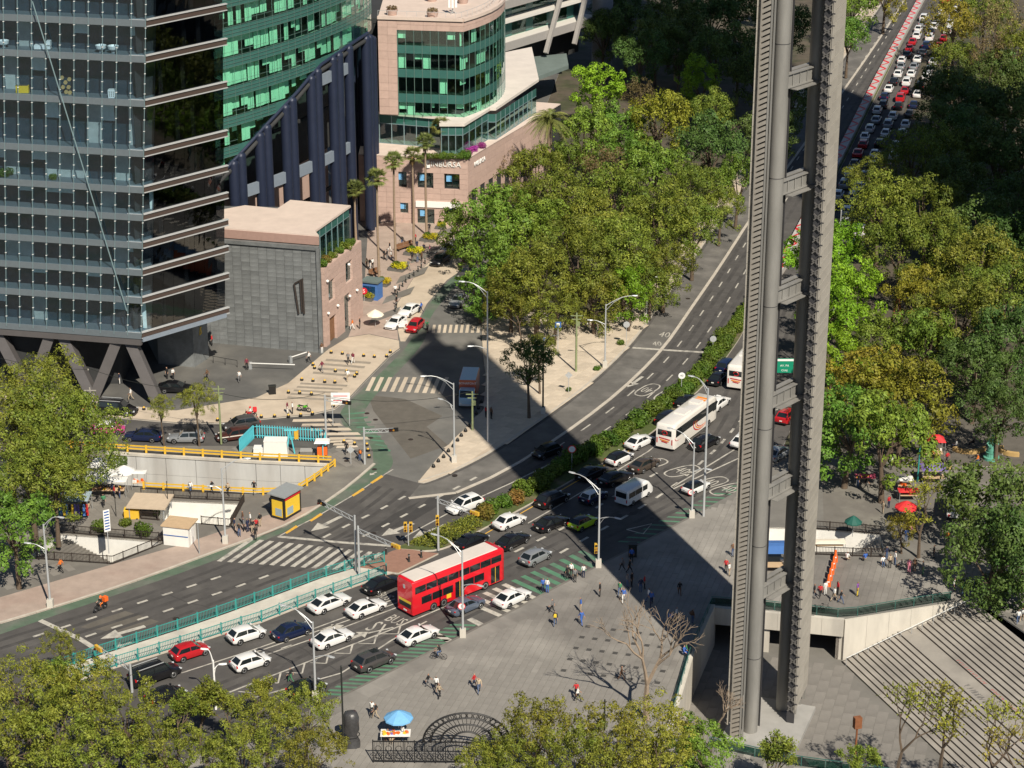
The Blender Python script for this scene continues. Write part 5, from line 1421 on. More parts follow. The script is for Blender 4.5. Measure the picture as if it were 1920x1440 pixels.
CARS={'sedan':car_mesh(),'sedan_long':car_mesh(L=4.9,W=1.85,wb=2.85,xA=1.1,xB=.25,xC=-1.1,xD=-2.1),'small_sedan':car_mesh(L=4.35,W=1.72,H=1.5,xA=1.1,xB=.35,xC=-.95,xD=-1.65,wb=2.55,wr=.31),'hatch':car_mesh(L=4.0,W=1.74,H=1.5,rear='hatch',belt=.96,xA=1.15,xB=.4,xC=-1.3,xD=-1.88,wb=2.5),'mini':car_mesh(L=3.75,W=1.72,H=1.42,rear='hatch',belt=.93,xA=.75,xB=.3,xC=-1.3,xD=-1.7,wb=2.45),'suv':car_mesh(L=4.65,W=1.86,H=1.68,rear='hatch',belt=1.08,xA=1.25,xB=.5,xC=-1.6,xD=-2.18,wb=2.7,wr=.37,clear=.26),'big_suv':car_mesh(L=5.3,W=2.0,H=1.88,rear='hatch',belt=1.15,xA=1.3,xB=.75,xC=-2.25,xD=-2.52,wb=3.0,wr=.4,clear=.28),'wagon':car_mesh(L=4.6,W=1.75,H=1.52,rear='hatch',belt=.9,xA=.9,xB=.3,xC=-1.85,xD=-2.15,wb=2.65)}
def mtile(name):return MATS['paint_'+name]
def repaint(o,m):
	o.material_slots[0].link='OBJECT';o.material_slots[0].material=m
def place(o,rear,front,z=0.0):
	a=Vector(g2(*rear));b=Vector(g2(*front));c=(a+b)/2;d=b-a
	o.location=(c.x,c.y,z);o.rotation_euler=(0,0,math.atan2(d.y,d.x))
def car(kind,colour,rear,front,label,roofcol=None,cat='car',extra=None,group='cars in the traffic',z=0.006,name=None,simple=False):
	parts,wheels=CARS[kind]
	t=thing(name or 'car',label,cat,group=group);place(t,rear,front,z)
	for nm,me,role,loc in parts:
		if simple and nm in('wheel_arch','mirror','grille','plate','bumper','headlight'):continue
		o=inst(nm,me,t,loc)
		if role:repaint(o,mtile(roofcol if role=='roof' and roofcol else colour))
	for x,y,r,w in wheels:
		if simple:inst('wheel',WH.setdefault((r,w),wheel_mesh(r,w))[0],t,(x,y,r))
		else:add_wheel(t,x,y,r,w)
	if extra:extra(t,kind)
	return t
def ex_rails(t,kind):
	for s in(1,-1):mb=MB();mb.bar((.7,s*.62,1.93),(-2.1,s*.62,1.93),.06,.06);mb.obj('roof_rail','galv',t)
def ex_sunroof(t,kind):
	h={'suv':1.7,'sedan':1.48,'sedan_long':1.48,'hatch':1.52}.get(kind,1.5)
	mb=MB();mb.box((-.05,0,h-.004),(.8,.8,.02));mb.obj('sunroof','carglass',t)
def ex_taxi(t,kind):
	mb=MB();mb.box((.1,0,1.55),(.2,.6,.13));mb.obj('taxi_sign','sign_white',t)
def ex_soft(t,kind):
	mb=MB();mb.box((-.6,0,1.44),(1.3,1.1,.04));mb.obj('soft_top','black_plastic',t)
def ex_stripe(t,kind):
	for s in(1,-1):mb=MB();mb.box((0,s*.878,.78),(3.6,.02,.12));mb.obj('side_stripe','paint_cream',t)
def ex_box(t,kind):
	mb=MB();mb.box((-.6,0,1.72),(1.5,1.0,.3));mb.obj('roof_box','black_plastic',t)
def ex_doors(t,kind):
	for x in(.35,-.55):mb=MB();mb.bar((x+.5,.9,.62),(x+.1,1.65,.62),.08,.7);mb.obj('open_door','paint_white',t)
N_='near carriageway cars'
data=[('sedan_long','black',(690,1116),(748,1092),'black sedan beside the teal fence just left of the red bus',None),('sedan_long','white',(583,1153),(652,1126),'white sedan with a sunroof next to the lower teal fence',ex_sunroof),('sedan','white',(655,1161),(718,1137),'white sedan following close behind the red double-decker bus',None),('small_sedan','navy',(518,1203),(578,1182),'dark navy small sedan between two white cars',None),('sedan','white',(592,1218),(655,1194),'white sedan half hidden by the lamp post near the chevrons',None),('hatch','white',(430,1209),(495,1188),'white crossover car near the teal fence ahead of the red car',None),('hatch','red',(327,1240),(386,1221),'bright red crossover car beside the fence near the bottom left',None),('hatch','white',(438,1261),(503,1240),'white hatchback lowest of the white cars behind the treetops',None),('big_suv','black',(252,1288),(330,1260),'black large SUV with roof rails half hidden by the treetops',ex_rails),('hatch','black',(280,1326),(345,1302),'black car under the treetops below the large black SUV',None),('suv','grey',(668,1262),(736,1234),'dark grey SUV driving over the chevron markings beside the plaza',ex_sunroof),('hatch','black',(545,1312),(606,1289),'black car peeking out from the tree crown beside the plaza',None),('sedan','white',(753,1212),(815,1187),'white sedan on the green cycle stripes beside the plaza',None),('sedan','steelblue',(843,1157),(903,1131),'blue-grey sedan alongside the red bus',None),('sedan','white',(932,1143),(988,1116),'white taxi with a red bonnet at the green crossing',None),('hatch','silver',(980,1065),(1028,1041),'silver hatchback standing on the green crossing stripes',None),('sedan','black',(938,1034),(985,1011),'black sedan in front of the red bus',None),('sedan','black',(862,1034),(906,1012),'black car hidden behind the red bus beside the hedge tip',None),('small_sedan','white',(927,998),(983,974),'old white boxy sedan at the tip of the hedge median',None),('sedan','black',(1006,1001),(1062,977),'black sedan left of the lime green car',None),('mini','lime',(1068,1000),(1118,976),'lime green small car with a black roof',None),('suv','black',(1010,957),(1062,933),'black SUV with a shiny roof beside the hedge',None),('mini','navy',(1090,950),(1134,928),'dark small car with a white roof in the stele shadow',None),('sedan_long','black',(1124,916),(1184,892),'black sedan in the shadow just behind the white van',None),('sedan','black',(1086,905),(1132,883),'black car in the shadow against the hedge',None),('sedan','brown',(1186,890),(1231,868),'bronze brown sedan between the white hatchback and the lane dashes',None),('hatch','white',(1139,878),(1184,856),'white hatchback with a dark roof beside the hedge behind the coach',None),('sedan','white',(1177,847),(1221,825),'white sedan beside the hedge right behind the coach',None),('mini','white',(1280,933),(1329,910),'white convertible with a black soft top beside the lamp post',None),('suv','black',(1301,849),(1343,826),'black SUV on the right side of the big white coach',None),('sedan','white',(1330,775),(1362,752),'white and red taxi in front of the big white coach',None),('suv','black',(1237,803),(1268,781),'black car hidden between the coach and the hedge',None),('sedan','black',(1272,770),(1300,748),'black car ahead of the hidden one between coach and hedge',None),('sedan','black',(1334,728),(1360,704),'black car behind the second coach near the hedge',None),('suv','navy',(1346,708),(1378,680),'dark blue car between the second coach and the hedge',None),('sedan','silver',(1440,869),(1480,846),'pale blue silver car seen behind the stele columns',None),('sedan','white',(1378,845),(1408,822),'white car almost hidden behind the left edge of the stele',None),('suv','red',(1462,800),(1490,775),'red car seen between the stele columns',None),('suv','white',(901,945),(842,967),'white SUV with a sunroof coming down the far carriageway beside the hedge tip',ex_sunroof),('hatch','black',(1049,845),(1000,864),'black hatchback alone on the far carriageway at the shadow edge',None),('sedan','white',(757,601),(727,623),'white sedan with its left doors open beside the cream parasol',ex_doors),('sedan','white',(783,580),(753,598),'white sedan parked behind the one with open doors',None),('hatch','red',(790,607),(766,630),'red hatchback turning out of the side street',None),('sedan','silver',(870,559),(848,583),'silver sedan in the tree shade of the side street',None),('suv','grey',(880,507),(864,530),'dark grey car deep in the side street under the trees',None),('suv','black',(840,484),(812,504),'black SUV parked beside the yellow planters',ex_rails),('suv','silver',(856,463),(832,484),'silver SUV parked behind the black one by the yellow planters',None),('sedan_long','navy',(300,826),(236,824),'dark blue sedan on the service street above the yellow guardrail',None),('wagon','silver',(379,828),(319,828),'silver grey estate car behind the two small street trees',ex_box),('wagon','maroon',(478,818),(400,829),'maroon estate car with a cream stripe beside the cyan fence',ex_stripe),('suv','grey',(482,800),(424,808),'dark car with a glass roof on the far side of the maroon estate',None),('small_sedan','pink',(180,812),(225,811),'pink and white taxi poking out of the tree crown at left',ex_taxi),('big_suv','black',(189,775),(252,779),'black large SUV on the beige sidewalk under the tower legs',ex_rails),('big_suv','black',(112,765),(172,768),'second black large SUV half hidden by the left tree',ex_rails),('sedan_long','black',(302,735),(360,737),'black sedan parked at the foot of the rightmost tower leg',None)]
for kind,col,pr_,pf_,label,ex in data:
	rc={'lime':'black'}.get(col);g=None
	if 'white roof' in label:rc='white'
	if 'dark roof' in label:rc='black'
	if 'taxi' in label and col=='white':ex=ex_taxi
	if 'soft top' in label:rc='black'
	if col=='pink':rc='white'
	z=.006
	if 'beige sidewalk' in label or 'half hidden by the left tree' in label or 'tower leg' in label:z=.12
	car(kind,col,pr_,pf_,label,rc,'taxi' if 'taxi' in label else 'car',ex,'cars in the street',z)
def rounded(x,hw,z0,z1,r=.25,rb=.06):
	pts=[]
	for cx,cz,a0,rr in((hw-r,z1-r,0,r),(-(hw-r),z1-r,90,r)):
		for k in range(4):a=R(a0+30*k);pts.append((x,cx+rr*math.cos(a),cz+rr*math.sin(a)))
	pts+=[(x,-hw,z0+rb),(x,-hw+rb,z0),(x,hw-rb,z0),(x,hw,z0+rb)]
	return pts
def sidewin(t,x0,x1,y,z0,z1,name='side_window',m='carglass',slant=0.0):
	mb=MB();s=1 if y>0 else-1
	p=[(x0,y,z0),(x1,y,z0),(x1+slant,y,z1),(x0,y,z1)];mb.face(p if s<0 else p[::-1]);return mb.obj(name,m,t)
def endwin(t,x,y0,y1,z0,z1,s,name='rear_window',m='carglass'):
	mb=MB();p=[(x,y0,z0),(x,y1,z0),(x,y1,z1),(x,y0,z1)];mb.face(p if s>0 else p[::-1]);return mb.obj(name,m,t)
db=thing('double_decker_bus','red double-decker bus with a white roof crossing towards the green stripes','bus');place(db,(760,1153),(932,1084),.006)
L2,HW,HT=6.4,1.27,4.2
mb=MB();mb.loft([rounded(-L2,HW-.06,.4,HT-.1,.3),rounded(-L2+.12,HW,.3,HT-.02,.22),rounded(L2-.5,HW,.3,HT-.02,.22),rounded(L2-.1,HW-.05,.32,HT-.2,.3),rounded(L2,HW-.15,.4,HT-.8,.3)]);mb.obj('body','paint_bus_red',db,smooth=True,angle=40)
mb=MB();mb.loft([rounded(-L2+.35,HW-.17,HT-.1,HT+.035,.05),rounded(L2-.9,HW-.17,HT-.1,HT+.035,.05)]);mb.obj('roof','roof_white',db)
for s in(1,-1):
	y=s*(HW+.008)
	for k in range(8):sidewin(db,-L2+.35+k*1.5,-L2+.35+k*1.5+1.44,y,2.72,3.5)
	for k in range(6):
		if s<0 and k in(3,):continue
		sidewin(db,-L2+1.2+k*1.45,-L2+1.2+k*1.45+1.38,y,1.3,2.15)
	if s<0:
		for x0 in(-.6,4.4):d=sidewin(db,x0,x0+1.25,y-.004,.45,2.3,'door');sidewin(db,x0+.58,x0+.66,y-.012,.45,2.3,'door_post','signal_yellow').parent=d
		mb=MB();mb.box((-1.5,y,1.05),(.6,.03,.5));mb.obj('notice','poster_yellow',db)
	for x in(-2.2,-3.6,3.6):add_wheel(db,x,s*(HW-.12),.5,.3)
endwin(db,-L2-.012,HW-.3,-HW+.3,1.0,1.7,-1,'engine_grille','black_plastic');endwin(db,-L2-.012,HW-.25,-HW+.25,1.55,1.85,-1,'rear_notice','poster_yellow').location=(-.01,0,0)
for s in(1,-1):mb=MB();mb.box((-L2,s*1.05,1.0),(.06,.14,.6));mb.obj('taillight','taillamp',db)
mb=MB();mb.box((-L2-.01,.1,3.3),(.03,.3,.42));mb.obj('emblem','galv',db);mb=MB();mb.box((-L2-.02,0,.62),(.03,.5,.16));mb.obj('plate','plate',db)
endwin(db,L2+.01,-1.0,1.0,1.4,2.4,1,'windscreen');endwin(db,L2-.02,-1.0,1.0,2.7,3.3,1,'windscreen')
def coach(label,rear,front,swap=False):
	t=thing('coach',label,'coach',group='white coaches');place(t,rear,front,.006);L2,HW,HT=6.2,1.27,3.65
	mb=MB();mb.loft([rounded(-L2,HW-.1,.5,HT-.35,.45),rounded(-L2+.25,HW,.35,HT-.04,.35),rounded(-L2+1,HW,.32,HT,.35),rounded(L2-1,HW,.32,HT,.35),rounded(L2-.3,HW-.04,.34,HT-.3,.4),rounded(L2,HW-.15,.4,HT-1.4,.4)]);mb.obj('body','paint_coachwhite',t,smooth=True,angle=40)
	for s in(1,-1):
		y=s*(HW+.01)
		for k in range(6):sidewin(t,-L2+.55+k*1.75,-L2+.55+k*1.75+1.745,y,1.85,2.95,slant=0)
		sidewin(t,L2-1.4,L2-.35,y,1.7,2.9)
		for x in(-2.6,3.7):add_wheel(t,x,s*(HW-.13),.5,.3)
		for rr,x,m in((1.5,1.4,'livery_red'),(1.25,1.6,'livery_orange'),(1.05,1.7,'livery_red'),(.6,-5.0,'livery_red')):
			mb=MB();n=16
			for k in range(n):
				a0,a1=R(150+160*k/n),R(150+160*(k+1)/n);w=.1*rr*math.sin(math.pi*(k+.5)/n)+.03;pp=[]
				for a,q in((a0,rr),(a1,rr),(a1,rr-w),(a0,rr-w)):pp.append((x+q*1.5*math.cos(a),y+s*.006,1.75+q*.75*math.sin(a)))
				mb.face(pp if s<0 else pp[::-1])
			mb.obj('livery_swirl',m,t)
	endwin(t,-L2-.02,.95,-.95,2.1,2.85,-1)
	letters('livery_lettering','Ómnibus',.42,'livery_red',t,Matrix.Translation((-L2-.04,0,2.45))@Matrix.Rotation(R(-90),4,'Z')@Matrix.Rotation(R(90),4,'X'),.005)if False else None
	for(z,w,m)in((1.75,1.5,'livery_red'),(1.5,1.2,'livery_orange'),(1.3,.8,'livery_red')):
		mb=MB();mb.bar((-L2-.03,w/2,z),(-L2-.03,-w/2,z-.1),.03,.12);mb.obj('livery_swirl',m,t)
	mb=MB();mb.tube([(-L2-.03,.35*math.cos(a*.5),2.47+.28*math.sin(a*.5))for a in range(12)],.05,5);mb.obj('emblem','livery_red',t)
	for s in(1,-1):mb=MB();mb.box((-L2+.03,s*1.02,1.35),(.1,.14,.7));mb.obj('taillight','taillamp',t)
	for x,w in((-1.5,1.8),(2.4,1.2)):mb=MB();mb.box((x,0,HT+.05),(w,1.5,.14));mb.obj('air_conditioner','paint_coachwhite',t)
	for x in(3.2,3.9):mb=MB();mb.box((x,-.2,HT+.012),(.45,1.5,.02));mb.obj('roof_stripe','livery_orange',t)
	endwin(t,L2+.01,-1.05,1.05,1.0,2.0,1,'windscreen')
coach('big white coach with orange and red swirls beside the hedge',(1243,848),(1330,783))
coach('second white coach half hidden behind the left edge of the stele',(1372,742),(1432,668))
vn=thing('van','white high-roof passenger van with its rear in the stele shadow','van');place(vn,(1163,951),(1214,922),.006);L2,HW,HT=2.65,.95,2.25
mb=MB();mb.loft([rounded(-L2,HW-.06,.4,HT-.15,.25),rounded(-L2+.15,HW,.3,HT-.02,.25),rounded(1.2,HW,.3,HT,.25),rounded(1.75,HW,.3,HT-.25,.25),rounded(2.35,HW-.02,.3,1.3,.2),rounded(L2,HW-.12,.4,1.0,.15)]);mb.obj('body','paint_white',vn,smooth=True,angle=35)
for s in(1,-1):
	y=s*(HW+.008)
	for x0,x1 in((-2.4,-1.1),(-1.05,.3),(.4,1.35)):sidewin(vn,x0,x1,y,1.15,1.8,slant=.0 if x1<1 else-.0)
	for x in(-1.5,1.6):add_wheel(vn,x,s*(HW-.1),.34,.22)
	mb=MB();mb.box((-L2+.01,s*.8,.85),(.06,.14,.4));mb.obj('taillight','taillamp',vn)
endwin(vn,-L2-.01,.75,-.75,1.15,1.85,-1)
mb=MB();mb.face([(1.80,-.8,1.98),(2.33,-.85,1.32),(2.33,.85,1.32),(1.80,.8,1.98)]);o_=mb.obj('windscreen','carglass',vn);o_.location=(.03,0,.02)
tk_=thing('delivery_truck','orange box truck with a pale blue cab parked at the corner of the side street','truck');place(tk_,(885,728),(873,772),.0);L2=3.3
mb=MB();mb.loft([rounded(-L2,1.1,.75,3.3,.08),rounded(1.4,1.1,.75,3.3,.08)]);bx=mb.obj('cargo_box','paint_truck_orange',tk_)
mb=MB();mb.box((-.95,0,3.33),(4.6,2.1,.05));mb.obj('box_roof','paint_truck_blue',bx)
mb=MB();mb.loft([rounded(1.5,1.0,.45,2.35,.15),rounded(2.4,1.0,.4,2.35,.2),rounded(3.1,.98,.4,1.5,.15),rounded(3.3,.95,.45,1.25,.1)]);cab=mb.obj('cab','paint_truck_blue',tk_,smooth=True,angle=35)
mb=MB();mb.face([(2.45,-.85,2.25),(3.08,-.88,1.52),(3.08,.88,1.52),(2.45,.85,2.25)]);o_=mb.obj('windscreen','carglass',cab);o_.location=(.04,0,.03)
for s in(1,-1):
	sidewin(cab,1.65,2.4,s*1.012,1.45,2.1)
	for x in(-2.0,2.45):add_wheel(tk_,x,s*.92,.4,.25)
	mb=MB();mb.box((3.3,s*.75,.8),(.06,.3,.18));mb.obj('headlight','headlamp',cab);mb=MB();mb.box((2.6,s*1.15,1.75),(.1,.18,.4));mb.obj('mirror','black_plastic',cab)
mb=MB();mb.box((3.31,0,.6),(.05,1.6,.25));mb.obj('bumper','galv',cab)
letters('lettering','BONAFONT',.42,'sign_white',bx,Matrix.Translation((1.43,0,2.85))@Matrix.Rotation(R(90),4,'Z')@Matrix.Rotation(R(90),4,'X'),.01)
JL=smooth_line(px([(1440,545),(1475,488),(1520,400),(1571,303),(1646,152),(1697,58),(1760,-60)]),2)
jam_cols=['white','white','silver','red','white','grey','black','white','red','silver','navy','white','black','white']
ords=['nearest','second','third','fourth','fifth','sixth','seventh','eighth','ninth','tenth','eleventh','twelfth','thirteenth','fourteenth','fifteenth','sixteenth','seventeenth','eighteenth','nineteenth','twentieth']+['twenty-'+w for w in('first','second','third','fourth','fifth','sixth','seventh','eighth','ninth')]
for lane,off in enumerate((3.0,6.0,9.2)):
	line=offset(JL,off+.2);pts=resample(line,6.6+lane*.7)[3:]
	for i in range(len(pts)-1):
		if i>28:break
		p,q=pts[i],pts[i+1];d=(q-p).normalized();col=jam_cols[(i*5+lane*3)%14]
		t=car(random.choice(('sedan','hatch','suv','small_sedan')),col,(0,900),(10,900),'%s %s car from the camera in the %s lane of the far jam'%(ords[i],col,('left','middle','right')[lane]),None,'car',None,'cars in the far traffic jam',simple=True)
		c=p+Vector((d.y,-d.x))*random.uniform(-.35,.35)+d*random.uniform(-.9,.9);t.location=(c.x,c.y,.006);t.rotation_euler=(0,0,math.atan2(d.y,d.x)+random.uniform(-.03,.03))
def motorbike(label,rear,front,col,box=None,z=.006):
	t=thing('motorcycle',label,'motorcycle',group='motorcycles');place(t,rear,front,z)
	for x in(.65,-.65):
		mb=MB();n=16;mb.tube([(x+.27*math.cos(2*math.pi*k/n),0,.32+.27*math.sin(2*math.pi*k/n))for k in range(n+1)],.06,6);w=mb.obj('wheel','tyre',t,smooth=True)
		mb=MB();mb.lathe([(.06,-.06),(.06,.06)],8);mb.obj('hub','rim',w).rotation_euler=(R(90),0,0);w.children[0].location=(x,0,.32)
	mb=MB();mb.tube([(.65,0,.32),(.5,0,.75),(.42,0,1.0)],.045,6);mb.tube([(.4,-.34,1.05),(.43,0,1.0),(.4,.34,1.05)],.025,6);mb.obj('fork','black_plastic',t)
	mb=MB();mb.loft([[(x,y*w,z0+(z1-z0)*k)for y,k in((-1,.2),(-.7,1),(.7,1),(1,.2),(.6,0),(-.6,0))]for x,w,z0,z1 in((.45,.06,.75,.85),(.3,.15,.62,.95),(0,.14,.6,.86),(-.1,.1,.6,.8))]);mb.obj('tank',MATS['paint_'+col],t,smooth=True)
	mb=MB();mb.loft([[(x,y*w,z0+.09*k)for y,k in((-1,0),(-.8,1),(.8,1),(1,0))]for x,w,z0 in((.0,.1,.76),(-.3,.14,.74),(-.75,.1,.84))]);mb.obj('seat','black_plastic',t)
	mb=MB();mb.box((.05,0,.42),(.5,.24,.35));mb.obj('engine','grille_metal',t);mb=MB();mb.box((-.75,0,.72),(.35,.16,.1));mb.obj('tail',MATS['paint_'+col],t)
	if box:mb=MB();mb.box((-.72,0,1.12),(.48,.48,.5));mb.obj('delivery_box',box,t)
	return t
mat('grille_metal',(0.12,0.12,0.12),.4,metal=.6,var=0)
motorbike('black motorcycle with an orange load speeding down the far carriageway',(203,1138),(174,1152),'black','orange')
motorbike('green motorcycle parked beside two people on the crossing plaza',(558,772),(583,775),'greenbike',z=.12)
motorbike('red delivery motorcycle with a red box on the beige sidewalk',(479,784),(457,786),'red','canvas_red',.12)
motorbike('dark motorcycle leaning by the bin in the park shade',(1772,1038),(1788,1030),'black',z=.12)
def bicycle(label,rear,front,z=.13,col='black_plastic'):
	t=thing('bicycle',label,'bicycle',group='bicycles');place(t,rear,front,z)
	for x in(.52,-.52):
		mb=MB();n=18;mb.tube([(x+.33*math.cos(2*math.pi*k/n),0,.34+.33*math.sin(2*math.pi*k/n))for k in range(n+1)],.022,5)
		for k in range(6):a=math.pi*k/6;mb.bar((x-.32*math.cos(a),0,.34-.32*math.sin(a)),(x+.32*math.cos(a),0,.34+.32*math.sin(a)),.008,.008)
		mb.obj('wheel','tyre',t)
	mb=MB()
	for a,b in(((-.52,.34),(-.05,.3)),((-.52,.34),(-.15,.78)),((-.05,.3),(-.18,.88)),((-.05,.3),(.38,.75)),((-.15,.78),(.36,.85)),((.52,.34),(.36,.92))):mb.tube([(a[0],0,a[1]),(b[0],0,b[1])],.022,6)
	mb.obj('frame',col,t);mb=MB();mb.tube([(.4,-.28,.98),(.36,0,.95),(.4,.28,.98)],.016,6);mb.obj('handlebar','black_plastic',t)
	mb=MB();mb.box((-.2,0,.92),(.26,.14,.06),0,0,.7);mb.obj('saddle','black_plastic',t)
	return t
bicycle('bicycle being ridden across the plaza',(831,1239),(814,1238))
bicycle('bicycle leaning on the glass balustrade right of the stele',(1519,1150),(1543,1153));bicycle('second bicycle standing behind the one at the glass balustrade',(1533,1147),(1557,1151))
bicycle('bicycle ridden down the side street at the red hatchback',(800,617),(803,626),0.0)
# ================================================================== TREES AND PLANTS
sn=Vector((math.cos(SUN_AZ),math.sin(SUN_AZ)));sdn=Vector((-math.sin(SUN_AZ),math.cos(SUN_AZ)))
n0=Vector(g2(1500,372)).dot(sn);n1=Vector(g2(1572,160)).dot(sn)
cc=sn*((n0+n1)/2)+sdn*186.0
shade_block('tall grey office block standing outside the picture to the right',(cc.x,cc.y),n1-n0,30,285,SUN_AZ)
def rnd_dir():
	while True:
		v=Vector((random.uniform(-1,1),random.uniform(-1,1),random.uniform(-1,1)))
		if.05<v.length<1:return v.normalized()
def leaf(mb,c,n,s,asp=.55):
	u=n.orthogonal().normalized();u.rotate(Matrix.Rotation(random.uniform(0,6.28),3,n));v=n.cross(u)
	a=u*s;b=v*s*asp
	mb.face([c-a,c-b,c+a,c+b])
def crown_mesh(seed,Rr=4.5,flat=.95,lobes=34,leaves=9000,ls=.2,lr=(.26,.42),spread=1.0,upbias=.25):
	random.seed(seed);L=[]
	for i in range(lobes):
		d=rnd_dir();d.z=abs(d.z)if random.random()<.6 else d.z
		k=random.uniform(.5,.92)if i%9 else random.uniform(.92,1.08);c=Vector((d.x*k*Rr*spread,d.y*k*Rr*spread,d.z*k*Rr*flat));r=Rr*random.uniform(*lr)*(1.1-.35*k)
		L.append((c,r,random.uniform(.8,1.2)))
	tot=sum(r*r for c,r,w in L);mb=MB()
	for c,r,w in L:
		n=int(leaves*r*r/tot)
		for k in range(n):
			d=rnd_dir()
			if d.z<-.5 and random.random()<.6:continue
			rr=r*(1-abs(random.gauss(0,.22)));p=c+Vector((d.x,d.y,d.z*.85))*rr
			if any((p-c2).length<r2*.6 for c2,r2,w2 in L if c2 is not c):continue
			if mnoise.noise(p*.62+Vector((seed,0,0)))<-.12-.5*max(0,d.z-.3)*.3 or(mnoise.noise(p*1.7+Vector((0,seed,0)))<-.28):continue
			nn=(d*1.5+rnd_dir()*.75+Vector((0,0,upbias))).normalized();leaf(mb,p,nn,ls*random.uniform(.6,1.3))
	return mb,L
def trunk_mesh(seed,h,zc,L,r0=.32,n=9):
	random.seed(seed+99);mb=MB();zt=zc*.62
	bend=Vector((random.uniform(-.5,.5),random.uniform(-.5,.5),0))
	base=[Vector((0,0,0)),bend*.35+Vector((0,0,zt*.5)),bend+Vector((0,0,zt))]
	mb.tube(base,[r0,r0*.75,r0*.6],8)
	tg=sorted(L,key=lambda t:-t[1])[:n]
	for c,r,w in tg:
		e=Vector((c.x*.85,c.y*.85,zc+c.z*.8));m=base[2].lerp(e,.5)+Vector((0,0,.3))+rnd_dir()*.3
		mb.tube([base[2]-Vector((0,0,.2)),m,e],[r0*.42,r0*.25,r0*.07],5)
	return mb
TREES={}
def variant(kind,leafm,seed,**kw):
	Rr=kw.get('Rr',4.5);mb,L=crown_mesh(seed,**kw);zc=kw.get('zc',None)
	me=mb.mesh('crown',leafm);zc=Rr*1.25
	tm=trunk_mesh(seed,0,zc,L,.09+Rr*.05).mesh('trunk','bark',smooth=True)
	TREES.setdefault(kind,[]).append((me,tm,zc,Rr))
for k,sd in enumerate((11,12,13)):variant('olive','leaf_olive',sd,Rr=5.0,leaves=25000,lobes=62,ls=.14,lr=(.2,.36))
for k,sd in enumerate((21,22)):variant('green','leaf_green',sd,Rr=4.6,leaves=20000,lobes=50,ls=.165,lr=(.22,.38))
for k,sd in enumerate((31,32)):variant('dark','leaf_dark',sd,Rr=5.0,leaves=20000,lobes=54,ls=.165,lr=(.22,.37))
for k,sd in enumerate((41,42)):variant('bright','leaf_bright',sd,Rr=4.2,leaves=18000,lobes=46,ls=.16,flat=1.1,lr=(.22,.37))
for k,sd in enumerate((51,52)):variant('yellow','leaf_yellow',sd,Rr=4.6,leaves=20000,lobes=54,ls=.145,lr=(.2,.36))
for k,sd in enumerate((61,62)):variant('dry','leaf_dry',sd,Rr=4.4,leaves=6500,lobes=44,ls=.13,lr=(.2,.34))
variant('fine','leaf_olive',71,Rr=5.2,leaves=27000,lobes=80,ls=.12,lr=(.16,.3));variant('fine','leaf_olive',72,Rr=5.2,leaves=27000,lobes=80,ls=.12,lr=(.16,.3))
for sd in(73,74,75):variant('feather','leaf_feather',sd,Rr=4.4,leaves=16000,lobes=95,ls=.115,lr=(.12,.24))
def bare_mesh(seed,h=8.0,spread=.55,depth=5,r0=.2,leaves=0,ls=.16,split=(2,3)):
	random.seed(seed);mb=MB();lf=MB();tips=[]
	def grow(p,d,l,r,dep):
		e=p+d*l;m=p.lerp(e,.5)+rnd_dir()*l*.06
		mb.tube([p,m,e],[r,r*.85,r*.65],5 if dep>2 else 4,cap=False)
		if dep==0:tips.append(e);return
		for k in range(random.randint(*split)):
			nd=(d+rnd_dir()*spread+Vector((0,0,.1))).normalized();grow(e if random.random()<.7 else m.lerp(e,.5),nd,l*random.uniform(.62,.82),r*.62,dep-1)
		if dep<=3:tips.append(m)
	grow(Vector((0,0,0)),Vector((random.uniform(-.1,.1),random.uniform(-.1,.1),1)).normalized(),h*.3,r0,depth)
	if leaves:
		for k in range(leaves):
			p=random.choice(tips)+rnd_dir()*random.random()*.55;leaf(lf,p,rnd_dir(),ls*random.uniform(.6,1.3))
	return mb,lf
def bvariant(kind,seed,leafm=None,bark='bark',**kw):
	mb,lf=bare_mesh(seed,**kw);TREES.setdefault(kind,[]).append((lf.mesh('crown',leafm)if leafm else None,mb.mesh('trunk',bark,smooth=True),kw.get('h',8)*.62,kw.get('h',8)*.45))
for sd in(81,82):bvariant('bare',sd,None,'bark_pale',h=8,depth=6,spread=.6)
for sd in(83,84):bvariant('sparse',sd,'leaf_yellow','bark',h=9,depth=6,spread=.55,leaves=750,ls=.14)
for sd in(85,86):bvariant('thin',sd,'leaf_olive','bark',h=9,depth=6,spread=.6,leaves=4200,ls=.14)
random.seed(5)
tcount={};BIG=1.3
def tree(kind,cx,cy,Rm,label,h=None,base=None,group='trees',name='tree'):
	i=tcount.get(kind,0);tcount[kind]=i+1;crown,trunk,zc,Rr=TREES[kind][i%len(TREES[kind])]
	if kind not in('bare','sparse','thin')and base is None:Rm*=1.0 if group==FG else BIG
	s=Rm/Rr;h=h or None
	if base is not None:
		b=G(*base);zw=zof(b,cy);loc=Vector((b.x,b.y,.1));zt=max(zw,Rm*.8)
	else:
		zt=min(h,Rm*1.0+(2.0 if h<=8 else 3.2))if h else max(5.0,zc*s);p=G(cx,cy,zt);loc=Vector((p.x,p.y,.1))
	t=thing(name,label,'tree',loc,random.uniform(0,6.28),group)
	if kind in('bare','sparse','thin'):
		a=inst('trunk',trunk,t,scale=(s,s,s*1.0))
		if crown:inst('crown',crown,t,scale=(s,s,s))
		return t
	sc=(s,s,s*random.uniform(.95,1.2))
	inst('trunk',trunk,t,scale=(s,s,zt/zc));inst('crown',crown,t,(0,0,zt),scale=sc)
	return t
TP='trees of the triangular park';RP='trees of the right-hand park';FG='treetops along the bottom of the picture';SP='trees in the shade of the tower'
